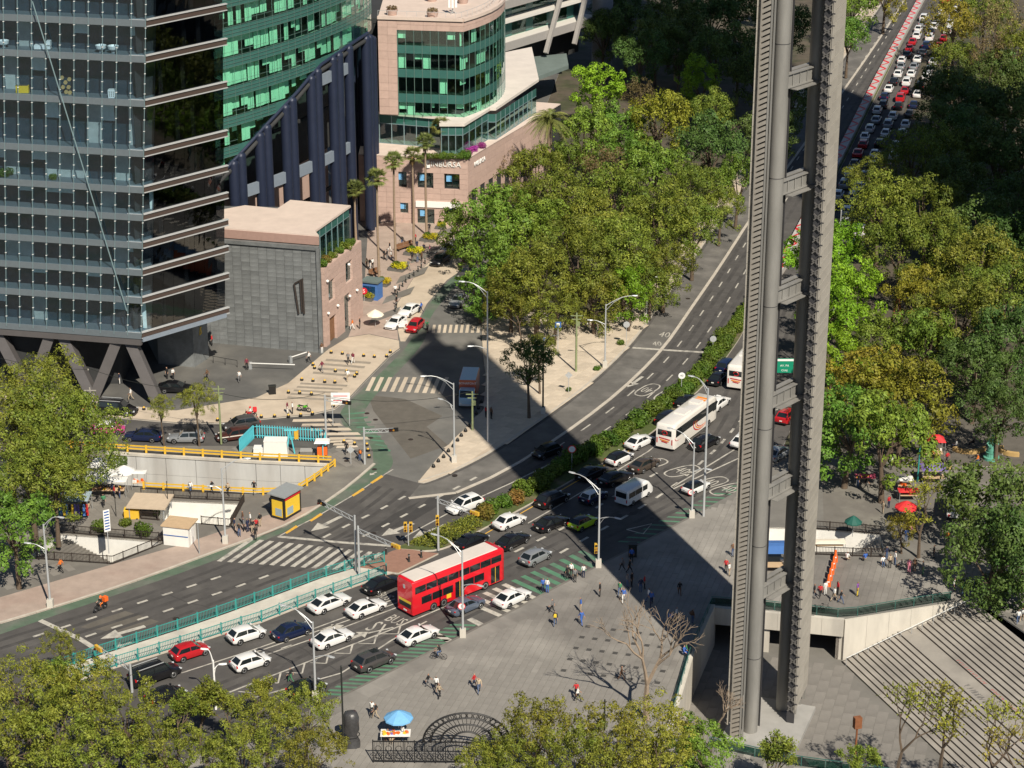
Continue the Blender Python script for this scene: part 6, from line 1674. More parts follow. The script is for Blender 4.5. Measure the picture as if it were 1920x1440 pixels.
tl=[('green',935,430,4.6,'large green tree nearest the bank, left edge of the triangular park',9),('green',868,428,3.2,'smaller green tree overhanging the parked silver SUV',6.5),('green',912,500,4.2,'green tree overhanging the side street above the curved lamp',8),('olive',1060,400,5.2,'broad olive tree in the middle of the triangular park',11),('olive',1152,385,5.0,'olive tree right of the park middle with a pale crown',11),('fine',1080,490,5.4,'olive tree at the front of the park above the utility pole',10),('olive',1170,470,4.8,'olive tree directly above the park lamp post',10),('olive',1243,425,4.6,'olive tree overhanging the bus lane halfway along the park',10),('olive',1005,535,4.6,'dark olive tree above the blue hanging signs',8),('bright',1180,555,2.6,'small bright green tree beside the leaning thick trunk',6),('olive',1245,505,3.6,'olive tree with a slim trunk on the avenue kerb',8),('olive',1300,430,3.8,'olive tree leaning over the kerb below the stele middle',9),('bright',1118,165,4.2,'bright green tree in front of the braced building',12),('green',1098,255,4.4,'green tree beside the big date palm',11),('dark',1272,118,3.0,'small grey-green tree at the edge of the shade',12),('bright',1312,160,3.4,'bright lime tree near the leafless tree at the stele',11),('yellow',1240,235,4.8,'yellowish tree in the middle rear of the triangular park',11),('dark',1330,285,4.8,'deep green round tree close to the stele edge',11),('green',1382,345,3.4,'green tree touching the left edge of the stele',9),('green',1232,325,4.6,'green tree in front of the yellowish one',11),('olive',1005,335,4.4,'olive tree right of the bank windows',10),('dry',935,312,3.0,'brownish half-dry tree at the bank corner',8),('dry',1140,322,4.0,'half-dry tree in the heart of the triangular park',11),('olive',1295,365,4.2,'olive tree between the deep green tree and the kerb',10),('green',1060,310,3.2,'green tree just below the date palm',11),('dry',1195,185,3.0,'brown leafless-looking poplar group behind the bright tree',12),('green',1160,240,4.0,'green tree left of the yellowish one',11),('olive',1340,215,3.6,'olive tree below the bright lime tree',10),('green',1170,300,4.0,'green tree behind the half-dry tree of the park heart',10),('olive',960,395,3.6,'olive tree squeezed between the large green tree and the park middle',10),('olive',1350,395,3.0,'small olive tree at the kerb beside the stele shadow end',7),('olive',1120,440,4.2,'olive tree hidden between the three front trees',9)]
tl+=[('olive',958,562,3.6,'low olive tree at the left front corner of the park',5),('fine',1040,580,3.2,'low olive tree behind the blue signs',5),('olive',1115,565,3.6,'low olive tree behind the utility pole',5),('olive',1218,540,3.2,'low olive tree at the kerb right of the small bright tree',5),('green',900,545,2.8,'low green tree at the side street zebra',5),('green',1015,440,4.2,'green tree in the left middle of the park',10)]
for k,cx,cy,Rm,lb,h in tl:tree(k,cx,cy,Rm,lb,h,group=TP)
tree('thin',985,600,3.8,'thin grey-green tree beside the blue signs',base=(975,665),group=TP);tree('dark',985,682,3.4,'small dark round tree on the triangle sidewalk',base=(992,785),group=TP);tree('olive',1010,660,2.4,'small olive tree behind the dark round one',base=(1012,740),group=TP)
tree('bare',1375,250,3.6,'leafless tree close to the upper left of the stele',h=8,group=TP);tree('bare',1400,300,3.0,'second leafless tree half behind the stele edge',h=8,group=TP)
sh=[(1175,55,5),(1255,45,5),(1335,40,5),(1385,110,5),(1200,110,4.5),(1340,105,4.5),(1160,20,5),(1290,10,5),(1380,30,5),(1230,85,4.6),(1290,80,4.6),(1470,60,5),(1480,200,5),(1440,260,4.5),(1130,70,4),(1420,150,4.5),(1470,-20,5)]
on_=['left','middle','right']
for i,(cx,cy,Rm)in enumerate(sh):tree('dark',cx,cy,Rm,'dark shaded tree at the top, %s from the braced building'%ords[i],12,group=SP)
rt=[('green',1600,15,4.5,'sunlit green tree right of the stele at the top edge'),('green',1590,75,3.8,'sunlit green tree overhanging the far road beside the stele'),('fine',1640,350,4.2,'olive tree just right of the stele over the traffic jam'),('fine',1715,305,5.0,'large half-dry olive tree facing the traffic jam'),('olive',1785,305,4.4,'olive tree left of the drooping date palm'),('olive',1650,400,4.8,'olive tree above the bright green row'),('olive',1740,400,4.8,'olive tree left of the shaded hollow'),('bright',1528,490,3.8,'bright green tree behind the stele columns, tallest of its row'),('bright',1578,475,3.4,'bright green tree touching the right face of the stele'),('bright',1590,555,3.8,'bright green tree in the middle of the row beside the stele'),('bright',1545,600,3.8,'bright green tree low beside the stele face'),('bright',1560,665,3.2,'bright green tree above the green road sign'),('olive',1690,470,4.8,'olive tree above the wooden pyramid'),('fine',1765,470,4.8,'pale olive tree right of the wooden pyramid top'),('yellow',1722,560,3.4,'yellow-green tree right behind the wooden pyramid'),('olive',1835,510,4.6,'olive tree below the shaded hollow'),('olive',1800,600,4.8,'olive tree right of the yellow-green one'),('olive',1880,560,5,'olive tree at the right edge below the hollow'),('dark',1890,660,4.6,'dark olive tree at the right edge above the benches'),('green',1665,645,3.6,'green tree in front of the wooden pyramid'),('green',1735,650,3.8,'green tree right of the pyramid foot'),('yellow',1620,730,4.6,'yellow-green tree over the right end of the green sign'),('green',1590,800,4.6,'large green tree next to the stele above the pink stall'),('yellow',1690,760,4.8,'broad yellow-green tree left of the red stall'),('green',1660,830,4.4,'green tree shading the pink stall'),('dark',1830,700,3.8,'blue-green tree above the curved bench'),('dark',1875,775,3.4,'blue-green tree right of the curved bench trunk'),('dark',1885,970,5.6,'big dark tree at the right edge above the stairs'),('dark',1860,1065,4.4,'dark tree overhanging the top of the wide stairs'),('dark',1930,1070,4.6,'dark tree cut by the right edge beside the stairs'),('yellow',1785,45,4.6,'golden sunlit tree at the top right of the road'),('olive',1850,30,4.6,'olive sunlit tree right of the golden one'),('dry',1870,60,5,'brown sunlit tree in the upper right corner'),('olive',1910,110,5,'olive tree at the right edge near the top'),('dry',1860,120,4.4,'brownish tree below the upper right corner'),('olive',1790,120,3.8,'olive tree over the bend of the zigzag barrier'),('yellow',1660,-10,4.5,'golden tree at the far end of the road')]
for k,cx,cy,Rm,lb in rt:tree(k,cx,cy,Rm,lb,4.6 if cy>900 else 8 if cy>600 else 11,group=RP)
sh2=[(1765,175,4),(1800,190,4.6),(1830,215,5),(1895,220,5),(1765,235,4),(1820,265,4.6),(1870,300,5),(1900,390,5),(1850,440,4.6),(1905,470,5),(1905,160,4.6),(1850,165,5),(1780,350,4.4),(1920,310,5)]
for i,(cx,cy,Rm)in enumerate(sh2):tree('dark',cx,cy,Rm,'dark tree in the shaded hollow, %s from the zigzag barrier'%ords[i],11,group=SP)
tree('sparse',1740,920,4.4,'thin yellow-leaved tree growing among the parasols',base=(1722,1048),group=RP);tree('yellow',1680,990,1.9,'small round yellow tree beside the stairwell railing',base=(1690,1040),group=RP)
lt=[('olive',100,800,4.2,'crown of the dense tree in the middle of the left group'),('olive',15,815,4.2,'crown of the dense tree cut by the left edge'),('olive',100,905,3.6,'crown of the dense tree shading the clothes stall'),('fine',70,740,4.6,'crown of the large left tree over the black SUVs'),('fine',150,835,4.4,'branch crown of the left tree over the guardrail end'),('fine',55,890,4.8,'leafy crown of the left tree beside the clothes stall'),('green',25,985,3.4,'low crown at the left edge above the stairwell')]
for k,cx,cy,Rm,lb in lt:tree(k,cx,cy,Rm,lb.replace('crown of the','tree forming the'),8.5,group='trees at the left edge')
tree('fine',300,765,1.8,'small slim tree with a forked stem before the silver estate car',base=(308,838),group='small street trees');tree('fine',372,752,2.5,'small round street tree beside the green pole',base=(374,838),group='small street trees')
fg=[('feather',112,1215,1.9,9.0),('green',112,1290,2.6,8),('feather',45,1295,4.0,8),('feather',165,1300,3.6,8),('feather',235,1350,4.2,8),('feather',95,1385,4.6,8),('feather',15,1400,4.2,8),('feather',310,1410,3.6,8),('feather',500,1370,3.4,8),('feather',570,1350,3.2,8),('feather',455,1425,3.8,8),('feather',590,1425,3.4,8),('feather',180,1440,4.4,8),('feather',390,1440,3.6,8)]
fgn=['slim pointed tree rising highest at the bottom left','green tree below the slim pointed one','olive treetop at the left edge of the bottom mass','olive treetop right of the slim pointed tree','olive treetop below the large black SUV','broad olive treetop in the bottom left corner','olive treetop cut by the left edge at the bottom','olive treetop under the thin bushes','olive treetop left of the half-hidden black car','olive treetop covering the half-hidden black car','olive treetop at the bottom edge under the white hatchback','olive treetop beside the wrapped statue','olive treetop at the bottom edge, second from the left corner','olive treetop at the bottom edge in the middle of the left mass']
for(k,cx,cy,Rm,h),lb in zip(fg,fgn):tree(k,cx,cy,Rm,lb,h,group=FG)
fm=[('feather',905,1440,2.6,'olive treetop in front of the left part of the iron gate'),('feather',1000,1385,3.8,'olive treetop over the iron gate arch'),('sparse',1040,1370,3.6,'thin yellowish treetop over the plaza edge'),('feather',1140,1395,4.0,'olive treetop in the bottom middle'),('feather',1230,1380,4.0,'olive treetop below the leafless plaza tree'),('green',1320,1410,3.2,'green treetop at the foot of the stele wall'),('feather',1080,1440,4,'olive treetop at the bottom edge right of the gate'),('feather',1240,1440,4,'olive treetop at the bottom edge below the leafless tree'),('feather',950,1440,3,'olive treetop at the bottom edge covering the gate'),('thin',1440,1420,3.2,'thin green treetop before the foot of the stele')]
for k,cx,cy,Rm,lb in fm:tree(k,cx,cy,Rm,lb,7,group=FG)
tree('bare',1200,1280,5.8,'leafless tree on the plaza left of the court wall',base=(1212,1352),group=FG);tree('bare',1335,1310,2.6,'small leafless bush against the left stele wall',base=(1345,1385),group=FG)
for i,(cx,cy,Rm)in enumerate(((1690,1370,4.2),(1770,1360,4.2),(1860,1400,4.2),(1600,1420,2.6),(1910,1430,4))):tree('sparse' if i!=3 else 'thin',cx,cy,Rm,'thin half-bare treetop over the wide stairs, %s from the rusty post'%ords[i].replace('nearest','first'),5.0,group=FG)
for i,(cx,cy,Rm)in enumerate(((370,1310,3.0),(430,1330,3.0),(330,1330,2.8),(480,1300,2.6))):tree('thin',cx,cy,Rm,'thin bushy tree in front of the traffic, %s from the left'%ords[i].replace('nearest','first'),5,group=FG)
def fan_palm_mesh(seed):
	random.seed(seed);mb=MB();dead=MB()
	for i in range(46):
		a=random.uniform(0,6.28);el=random.uniform(-.5,1.25);d=Vector((math.cos(a)*math.cos(el),math.sin(a)*math.cos(el),math.sin(el)));p0=d*.15;p1=d*random.uniform(.7,1.0)
		mb.tube([p0,p1],[.03,.02],4,cap=False);side=d.cross(Vector((0,0,1))).normalized();up=side.cross(d)
		for k in range(11):
			an=R(-75+15*k);dd=(d*math.cos(an)+side*math.sin(an)).normalized();e=p1+dd*random.uniform(.65,.9)-Vector((0,0,.25));w=side*.06 if abs(an)<.8 else d*.06
			mb.face([p1,p1.lerp(e,.5)-w,e,p1.lerp(e,.5)+w])
	for i in range(26):
		a=random.uniform(0,6.28);d=Vector((math.cos(a),math.sin(a),0));p1=d*.35+Vector((0,0,-.5));s=Vector((-d.y,d.x,0))*.16
		dead.face([d*.15+Vector((0,0,-.1)),p1-s,d*.3+Vector((0,0,random.uniform(-1.5,-.9))),p1+s])
	return mb.mesh('crown','leaf_palm'),dead.mesh('dead_skirt','leaf_dead')
FP=[fan_palm_mesh(s)for s in(1,2)]
def fan_palm(label,base,crown_y,s=1.25,i=0):
	b=G(*base);zt=zof(b,crown_y);t=thing('fan_palm',label,'palm tree',(b.x,b.y,.1),random.uniform(0,6),'fan palms in front of the bank')
	mb=MB();mb.tube([(0,0,0),(0,0,.5),(.05,.05,zt*.5),(0,0,zt)],[.34,.22,.17,.15],8);mb.obj('trunk','palm_trunk',t,smooth=True)
	inst('crown',FP[i%2][0],t,(0,0,zt),scale=(s,s,s));inst('dead_skirt',FP[(i+1)%2][1],t,(0,0,zt),scale=(s,s,s))
for i,(b,cy,lb)in enumerate((((711,525),335,'fan palm second from the left, beside the green kiosk'),((742,495),303,'fan palm third from the left before the columns'),((776,470),293,'fan palm fourth from the left before the bank door'),((800,442),268,'fan palm second from the right before the bank'),((829,413),237,'tallest fan palm at the right before the bank lettering'),((668,462),356,'leftmost fan palm rising behind the pink-roofed pavilion'))):fan_palm(lb,b,cy,1.2,i)
def date_palm_mesh(seed,nf=70,Lf=3.6):
	random.seed(seed);mb=MB()
	for i in range(nf):
		a=random.uniform(0,6.28);el=random.uniform(-.35,1.3);d=Vector((math.cos(a),math.sin(a),0));pts=[];l=Lf*random.uniform(.8,1.05)
		for k in range(7):
			s=k/6;pts.append(d*(l*s*math.cos(el*(1-.3*s)))+Vector((0,0,l*s*math.sin(el)-1.5*s*s*l*.45)))
		mb.tube(pts,[.06,.05,.04,.035,.03,.02,.01],3,cap=False);side=Vector((-d.y,d.x,0))
		for k in range(1,24):
			s=k/24*6;j=min(int(s),5);p=pts[j].lerp(pts[j+1],s-j);t=(pts[j+1]-pts[j]).normalized();ll=.62*math.sin(math.pi*(.15+.8*k/24))
			for sg in(1,-1):
				e=p+(side*sg*.75+t*.65-Vector((0,0,.25))).normalized()*ll;w=t*.045;mb.face([p-w,e,p+w])
	return mb.mesh('crown','leaf_palm')
DP=date_palm_mesh(3)
for(cx,cy,zt,s,lb)in((1030,225,15,1.3,'big date palm with silvery fronds beside the bank'),(1270,45,12,1.0,'dark date palm in the shade at the top middle'),(1830,215,11,1.1,'dark date palm in the shaded hollow'),(1875,375,10,1.15,'drooping date palm at the right edge of the hollow')):
	p=G(cx,cy,zt);t=thing('date_palm',lb,'palm tree',(p.x,p.y,.1),random.uniform(0,6),'date palms');mb=MB();mb.tube([(0,0,0),(.1,0,zt*.5),(0,0,zt)],[.5,.4,.45],10);mb.obj('trunk','palm_trunk',t,smooth=True);inst('crown',DP,t,(0,0,zt),scale=(s,s,s))
def shrub_mesh(seed,m,r=1.0,n=1500,ls=.1):
	random.seed(seed);mb=MB()
	L=[(Vector((random.uniform(-.5,.5),random.uniform(-.5,.5),random.uniform(.35,.7)))*r,r*random.uniform(.4,.6))for _ in range(7)]
	for c,rr in L:
		for k in range(n//7):
			d=rnd_dir();p=c+d*rr*random.uniform(.75,1.05)
			if p.z>.02:leaf(mb,p,(d+rnd_dir()*.8).normalized(),ls*random.uniform(.6,1.3))
	return mb.mesh('foliage',m)
SHR=[shrub_mesh(s,'leaf_hedge')for s in(1,2,3)];SHO=shrub_mesh(9,'leaf_orange');SHL=shrub_mesh(10,'leaf_lime',ls=.07);SHM=shrub_mesh(12,'leaf_magenta',ls=.07)
STEM=MB().tube([(0,0,0),(0,0,.6)],[.06,.03],5).mesh('stem','bark')
def shrub(x,y,r,label,me,z=.2,group='clipped shrubs of the hedge median',loc=None):
	p=Vector(loc)if loc else G(x,y);t=thing('shrub',label,'shrub',(p.x,p.y,z if not loc else loc[2]),random.uniform(0,6.28),group);inst('stem',STEM,t,scale=(r,r,r));inst('foliage',me,t,scale=(r,r,r*random.uniform(.9,1.15)))
mid=[]
for i in range(min(len(MU),len(ML))):pass
cl_m=smooth_line(px([(905,975),(960,945),(1030,902),(1085,868),(1150,832),(1215,790),(1270,748),(1325,695),(1360,648),(1392,600),(1430,550)]),2)
mp=resample(cl_m,2.05)
for i,p in enumerate(mp):
	orange=i in(0,1,3)
	lb='clipped round shrub of the hedge median, %s from its tip'%(ords[:20]+['twenty-'+w for w in['first']+ords[1:9]]+['thirtieth']+['thirty-'+w for w in['first']+ords[1:9]]+['fortieth']+['forty-'+w for w in['first']+ords[1:9]]+['fiftieth'])[i].replace('nearest','first')if not orange else 'orange-tinged shrub near the hedge tip, %s'%('outermost','second','','third')[i]
	o=Vector((random.uniform(-.4,.4),random.uniform(-.4,.4)));shrub(0,0,random.uniform(1.25,1.7),lb,SHO if orange and i!=1 else SHR[i%3],loc=(p.x+o.x,p.y+o.y,.2))
random.seed(8);mb=MB();nose=px([(765,1024),(822,995),(880,972),(905,962),(905,992),(822,1032),(775,1028)])
for k in range(5200):
	p=Vector((random.uniform(min(q[0]for q in nose),max(q[0]for q in nose)),random.uniform(min(q[1]for q in nose),max(q[1]for q in nose))))
	if inside(p,nose):leaf(mb,Vector((p.x,p.y,.25+random.random()*.45)),rnd_dir(),.13)
tag(mb.obj('ground_cover','leaf_olive'),'grassy green ground cover on the tip of the hedge median','ground cover',kind='stuff')
random.seed(9);mb=MB()
for k in range(900):
	f=random.random();p=Vector(PIT[0]).lerp(Vector(PIT[1]),-.02+.16*f);leaf(mb,Vector((p.x,p.y-.25,random.uniform(-2.6,.35))),Vector((random.uniform(-.5,.5),-1,random.uniform(-.3,.6))).normalized(),.14)
tag(mb.obj('ivy','leaf_dark'),'dark ivy hanging over the retaining wall','ivy')
# ================================================================== STREET FURNITURE
def top_of(base,y):b=G(*base);return b,zof(b,y)
def dir_px(base,tgt,z):
	"""plan vector from base to the point at height z seen at pixel tgt, kept on the picture plane's depth"""
	b=G(*base);q=G(tgt[0],tgt[1],z);return Vector((q.x-b.x,0))
def lamp(label,base,ytop,arm,low=None,m='galv',foot=True,r=.11,z=.12):
	b,zt=top_of(base,ytop);t=thing('street_lamp',label,'street lamp',(b.x,b.y,z),group='street lamps')
	if foot:mb=MB();mb.box((0,0,.45),(.62,.62,.9));mb.obj('plinth','concrete',t)
	mb=MB();mb.tube([(0,0,0),(0,0,zt*.5),(0,0,zt)],[r*1.15,r,r*.75],10);mb.obj('pole',m,t,smooth=True)
	def mk(dx,dy,z0,rise,w=.05):
		pts=[(dx*f,dy*f,z0+rise*math.sin(f*math.pi*.55))for f in(0,.2,.4,.6,.8,1)]
		mb=MB();mb.tube(pts,[w*1.1,w,w,w*.9,w*.8,w*.7],6);mb.tube([(0,0,z0-.7),(dx*.3,dy*.3,z0+rise*.35),(dx*.6,dy*.6,pts[3][2]-.02)],w*.6,5);a=mb.obj('arm',m,t,smooth=True)
		e=pts[-1];mb=MB();L_=math.hypot(dx,dy);ux,uy=dx/L_,dy/L_
		mb.loft([[(e[0]+ux*s-uy*y,e[1]+uy*s+ux*y,e[2]+zz)for y,zz in((-w_,0),(w_,0),(w_*.6,.1),(-w_*.6,.1))]for s,w_ in((-.1,.08),(.25,.16),(.65,.1))]);mb.obj('lamp_head',m,a)
	mk(arm[0],arm[1],zt-.2,1.3)
	if low:mk(low[0],low[1],zt*low[2],.55,.04)
	return t
lamp('lamp post with a yellow signal at the corner of the plaza crossing',(1122,1065),918,(-2.7,1.6),(1.7,-1.0,.62))
lamp('lamp post with a no-parking disc beside the white convertible',(1297,972),832,(-2.4,1.4),(1.4,-.6,.62))
lamp('lamp post in front of the red bus',(868,1196),1035,(-2.6,1.4),(1.6,-1.0,.6))
lamp('lamp post beside the white sedan at the bottom left',(592,1315),1168,(-2.7,1.2),(1.5,-.8,.55))
lamp('lamp post at the tip of the triangle sidewalk',(852,868),720,(-3.3,-.5),(-1.4,1.0,.7))
lamp('lamp post on the triangle sidewalk under the park trees',(1134,690),572,(3.6,.3),(-1.8,.2,.68))
lamp('lamp post beside the waiting crowd at the far crossing',(423,1020),880,(2.6,.2),(-1.1,.1,.7))
lamp('lamp post on the pink sidewalk near the left edge',(95,1140),985,(1.8,-.6),(-1.6,.3,.7))
lamp('tall pole with lamp arms beside the delivery truck',(915,830),548,(-2.8,.4),(-1.8,-.3,.62),foot=False)
lamp('tall slim pole with a short arm next to the white convertible',(1319,970),730,(-1.6,.8),None,foot=False,r=.13)
lamp('dark green lamp post on the triangle sidewalk beside the round tree',(1018,777),648,(1.2,.3),(-1.4,-.3,.55),'pole_black')
lamp('white lamp post among the thin bushes at the bottom left',(405,1332),1240,(-.5,.1),(.6,.1,.8),'white_metal',False)
lamp('slim lamp under the park trees at the avenue kerb',(1212,600),535,(1.0,.2),None,'steel')
def pole(label,base,ytop,r,m,name='pole',z=.1,cat='pole',cap=None):
	b,zt=top_of(base,ytop);t=thing(name,label,cat,(b.x,b.y,z));mb=MB();mb.tube([(0,0,0),(0,0,zt)],[r,r*.75],8);mb.obj('shaft',m,t,smooth=True)
	if cap:mb=MB();cap(mb,zt);mb.obj('head',m if cap is not rustbox else 'rust',t)
	else:mb=MB();mb.lathe([(r*.8,zt),(r*1.0,zt+.02),(r*.5,zt+.12)],8);mb.obj('cap',m,t)
	return t
def rustbox(mb,zt):mb.box((0,0,zt+.2),(.7,.5,1.1),.3)
def crossarm(mb,zt):mb.box((0,0,zt-.4),(1.6,.1,.1));mb.box((0,0,zt-.9),(1.2,.1,.1));mb.box((.25,.1,zt-1.6),(.4,.35,.6))
pole('mossy green utility pole on the triangle sidewalk',(1080,698),588,.16,'pole_green',cap=crossarm,name='utility_pole');pole('weathered utility pole beside the delivery truck',(886,808),735,.15,'pole_green',cap=crossarm,name='utility_pole')
pole('green utility pole beside the maroon estate car',(415,834),725,.14,'pole_green',cap=crossarm,name='utility_pole');pole('grey utility pole before the black SUVs',(172,778),728,.13,'pole_concrete',cap=crossarm,name='utility_pole')
pole('slim black post on the plaza beside the wrapped statue',(645,1416),1252,.1,'pole_black');pole('short black post among the treetops at the bottom middle',(1133,1372),1315,.09,'pole_black');pole('rusty post with a box head before the stele',(1602,1440),1360,.12,'rust',cap=rustbox)
pole('thin green pole in the park above the red tent',(1720,905),812,.1,'teal_rail');pole('pale blue pole rising from the bright trees right of the stele',(1570,520),396,.1,'galv');pole('grey post on the sidewalk beside the white booth',(374,1040),985,.07,'steel');pole('thin lamp pole inside the stairwell railing',(316,962),905,.05,'pole_black');pole('dark pole beside the dustbin near the clothes stall',(218,970),925,.05,'pole_black')
def signal(parent,p,horiz=True,m='signal_yellow',rz=0.0):
	mb=MB();d=(1.15,.28,.42)if horiz else(.36,.3,1.15);mb.box(p,d,rz);s=mb.obj('signal_head',m,parent)
	for k in(-1,0,1):
		c=(p[0]+(k*.36 if horiz else 0),p[1]-.17,p[2]+(0 if horiz else k*.36));mb=MB();mb.tube([(c[0],c[1]+.02,c[2]),(c[0],c[1]-.06,c[2])],.13,10);mb.obj('lens',('lens_dark','lens_amber','signal_black')[k+1],s)
	return s
def mast(label,base,ytop,tip,ytip,head_m,head=None,z=.12):
	b,zt=top_of(base,ytop);t=thing('signal_mast',label,'traffic light',(b.x,b.y,z),group='signal masts');mb=MB();mb.tube([(0,0,0),(0,0,zt)],[.14,.11],10);mb.obj('pole','galv',t,smooth=True)
	q=G(tip,ytip,zt-.4);d=Vector((q.x-b.x,q.y-b.y));za=zt-.3
	mb=MB();n=9;A=[d*(k/n)for k in range(n+1)]
	for k in range(n):
		mb.bar((*A[k],za),(*A[k+1],za),.07,.07);mb.bar((*A[k],za-.45),(*A[k+1],za-.45),.07,.07);mb.bar((*A[k],za-.45*(k%2)),(*A[k+1],za-.45*((k+1)%2)),.04,.04)
	mb.obj('truss_arm','galv',t);signal(t,(d.x,d.y,za-.2),True,head_m,math.atan2(d.y,d.x))
	if head:signal(t,(-.05,-.3,zt*head),False,'signal_yellow')
	return t
mast('signal mast whose arm reaches left over the far carriageway',(668,1074),968,603,943,'signal_black');mast('signal mast whose arm reaches right towards the hedge tip',(674,1082),988,742,1024,'signal_yellow')
mast('signal mast standing on the tip of the hedge median',(822,1034),932,890,962,'signal_yellow',.58);mast('signal mast between the treetops at the bottom left',(248,1300),1248,185,1216,'signal_yellow');mast('signal mast with one black head over the side street',(684,872),803,738,806,'signal_black')
mast('small signal mast on the crossing plaza',(612,835),742,650,755,'signal_black')
b=G(766,1026);t=thing('pedestrian_signal','short post with two yellow pedestrian signals at the hedge tip','traffic light',(b.x,b.y,.2));mb=MB();mb.tube([(0,0,0),(0,0,2.6)],.07,8);mb.obj('pole','galv',t);signal(t,(-.3,0,2.3),False);signal(t,(.3,0,2.3),False)
b=G(1117,1062);t=thing('pedestrian_signal','yellow signal clamped to the lamp post at the plaza crossing','traffic light',(b.x,b.y,2.3));signal(t,(0,-.2,0),False);mb=MB();mb.box((.1,0,0),(.3,.1,.1));mb.obj('clamp','galv',t)
def disc_sign(label,base,ytop,r,txt=None,ring_m='sign_red',z=.2,post=True,shape='disc',col='sign_white'):
	b,zt=top_of(base,ytop);t=thing('road_sign',label,'road sign',(b.x,b.y,z),group='road signs')
	if post:mb=MB();mb.tube([(0,.05,0),(0,.05,zt)],.04,6);mb.obj('post','galv',t)
	n=20 if shape=='disc' else 4;mb=MB();mb.loft([[(r*math.cos(2*math.pi*k/n),y,zt+r*math.sin(2*math.pi*k/n))for k in range(n)]for y in(0,-.03)]);pl=mb.obj('sign_plate',ring_m,t)
	if shape=='disc':
		mb=MB();mb.loft([[(r*.78*math.cos(2*math.pi*k/n),y,zt+r*.78*math.sin(2*math.pi*k/n))for k in range(n)]for y in(-.031,-.04)]);mb.obj('sign_face',col,pl)
	if txt:letters('lettering',txt,r*.95,'signal_black',pl,frame((0,-.045,zt),(1,0,0)),.002)
disc_sign('round speed sign with a red ring on the hedge median',(1072,884),845,.5,None);disc_sign('round 40 sign with a pale rim over the hedge',(1277,748),707,.45,'40','sign_white');disc_sign('pale round sign seen from behind beside the stop line',(1336,668),638,.45,None,'galv',col='galv')
disc_sign('round no-parking disc on the lamp post by the convertible',(1294,972),926,.36,'E','sign_red',post=False);disc_sign('round no-parking disc on the lamp post by the bus',(866,1196),1140,.4,'E','sign_red',post=False)
disc_sign('grey diamond sign leaning on the triangle sidewalk',(1066,738),705,.5,None,'galv',.12,True,'diamond');disc_sign('grey diamond sign at the corner by the walkers',(658,872),845,.5,None,'galv',.12,True,'diamond');disc_sign('round sign on a slim post by the park shrubs',(1174,650),610,.45,None,'galv',.12,col='galv')
def panel_sign(label,base,ytop,w,h,m,lines,z=.12,tm='sign_white',tilt=0.0,legs=1,bars=0):
	b,zt=top_of(base,ytop);t=thing('sign_board',label,'sign',(b.x,b.y,z),tilt)
	for k in range(legs):mb=MB();x=0 if legs==1 else(-w/2+.15 if k==0 else w/2-.15);mb.tube([(x,.06,0),(x,.06,zt)],.05,6);mb.obj('post','galv',t)
	mb=MB();mb.box((0,0,zt-h/2),(w,.06,h));p=mb.obj('panel',m,t)
	for k in range(abs(bars)):
		mb=MB();zz=zt-h*(k+.7)/(abs(bars)+.6)if bars>0 else zt-.22
		mb.box((0,-.04,zz),(w*(.75 if bars>1 else.5)if bars>0 else w*.8,.02,h/(bars+1)*.45 if bars>2 else.1 if bars==2 else h*.5 if bars>0 else.28));mb.obj('printed_band',tm,p)
	for i,(tx,sz)in enumerate(lines):tx and letters('lettering',tx,sz,tm,p,frame((0,-.04,zt-h*(i+.5)/len(lines)),(1,0,0)),.003)
panel_sign('blue and white panel sign beside the hedge planter of the stairwell',(205,1040),958,.75,2.6,'sign_white',[],tm='sign_blue',tilt=R(35),bars=7)
for(x,y,lb)in((1046,660,'upper blue hanging sign under the park trees'),(1024,690,'lower blue hanging sign under the park trees')):panel_sign(lb,(x,y),y-55,.85,.85,'sign_blue',[],bars=1)
panel_sign('green overhead road sign seen between the stele columns',(1468,745),672,3.2,2.0,'sign_green',[('',.1),('AV. PA',.4),('CUAJ',.36)],0,legs=2,bars=-1)
panel_sign('green overhead road sign right of the stele among the trees',(1560,745),684,3.4,.8,'sign_green',[],0,legs=2)
panel_sign('stack of three white street name blades on the crossing plaza',(640,800),738,2.4,1.6,'sign_white',[],tm='sign_red',legs=2,bars=2)
b=G(683,566);t=thing('round_sign','round red sign with a white letter at the pink building corner','sign',(b.x,b.y,.1));mb=MB();mb.tube([(0,.1,0),(0,.1,1.8)],.06,6);mb.obj('post','galv',t);mb=MB();mb.loft([[(.5*math.cos(k*.314),y,1.6+.5*math.sin(k*.314))for k in range(20)]for y in(0,-.08)]);pl=mb.obj('sign_plate','sign_red',t);letters('lettering','S',.75,'sign_white',pl,frame((0,-.09,1.6),(1,0,0)),.004)
def teal_fence(label,line):
	o=Vector(line[0]);t=thing('picket_fence',label,'fence',(*o,.18),group='teal fences')
	rs=resample(line,2.35);h=1.15
	for i in range(len(rs)):
		p=rs[i]-o;mb=MB();mb.box((p.x,p.y,h*.55),(.14,.14,h*1.15));mb.obj('post','teal_rail',t)
		if i<len(rs)-1:
			q=rs[i+1]-o;mb=MB()
			for zz in(.2,h):mb.bar((*p,zz),(*q,zz),.05,.06)
			mb.obj('rails','teal_rail',t);mb=MB()
			for k in range(1,13):c=p.lerp(q,k/13);mb.bar((*c,.12),(*c,h+.06),.035,.035)
			tag(mb.obj('pickets','teal_rail',t),kind='stuff')
teal_fence('upper teal picket fence along the far carriageway',F1);teal_fence('lower teal picket fence along the queue of white cars',F2)
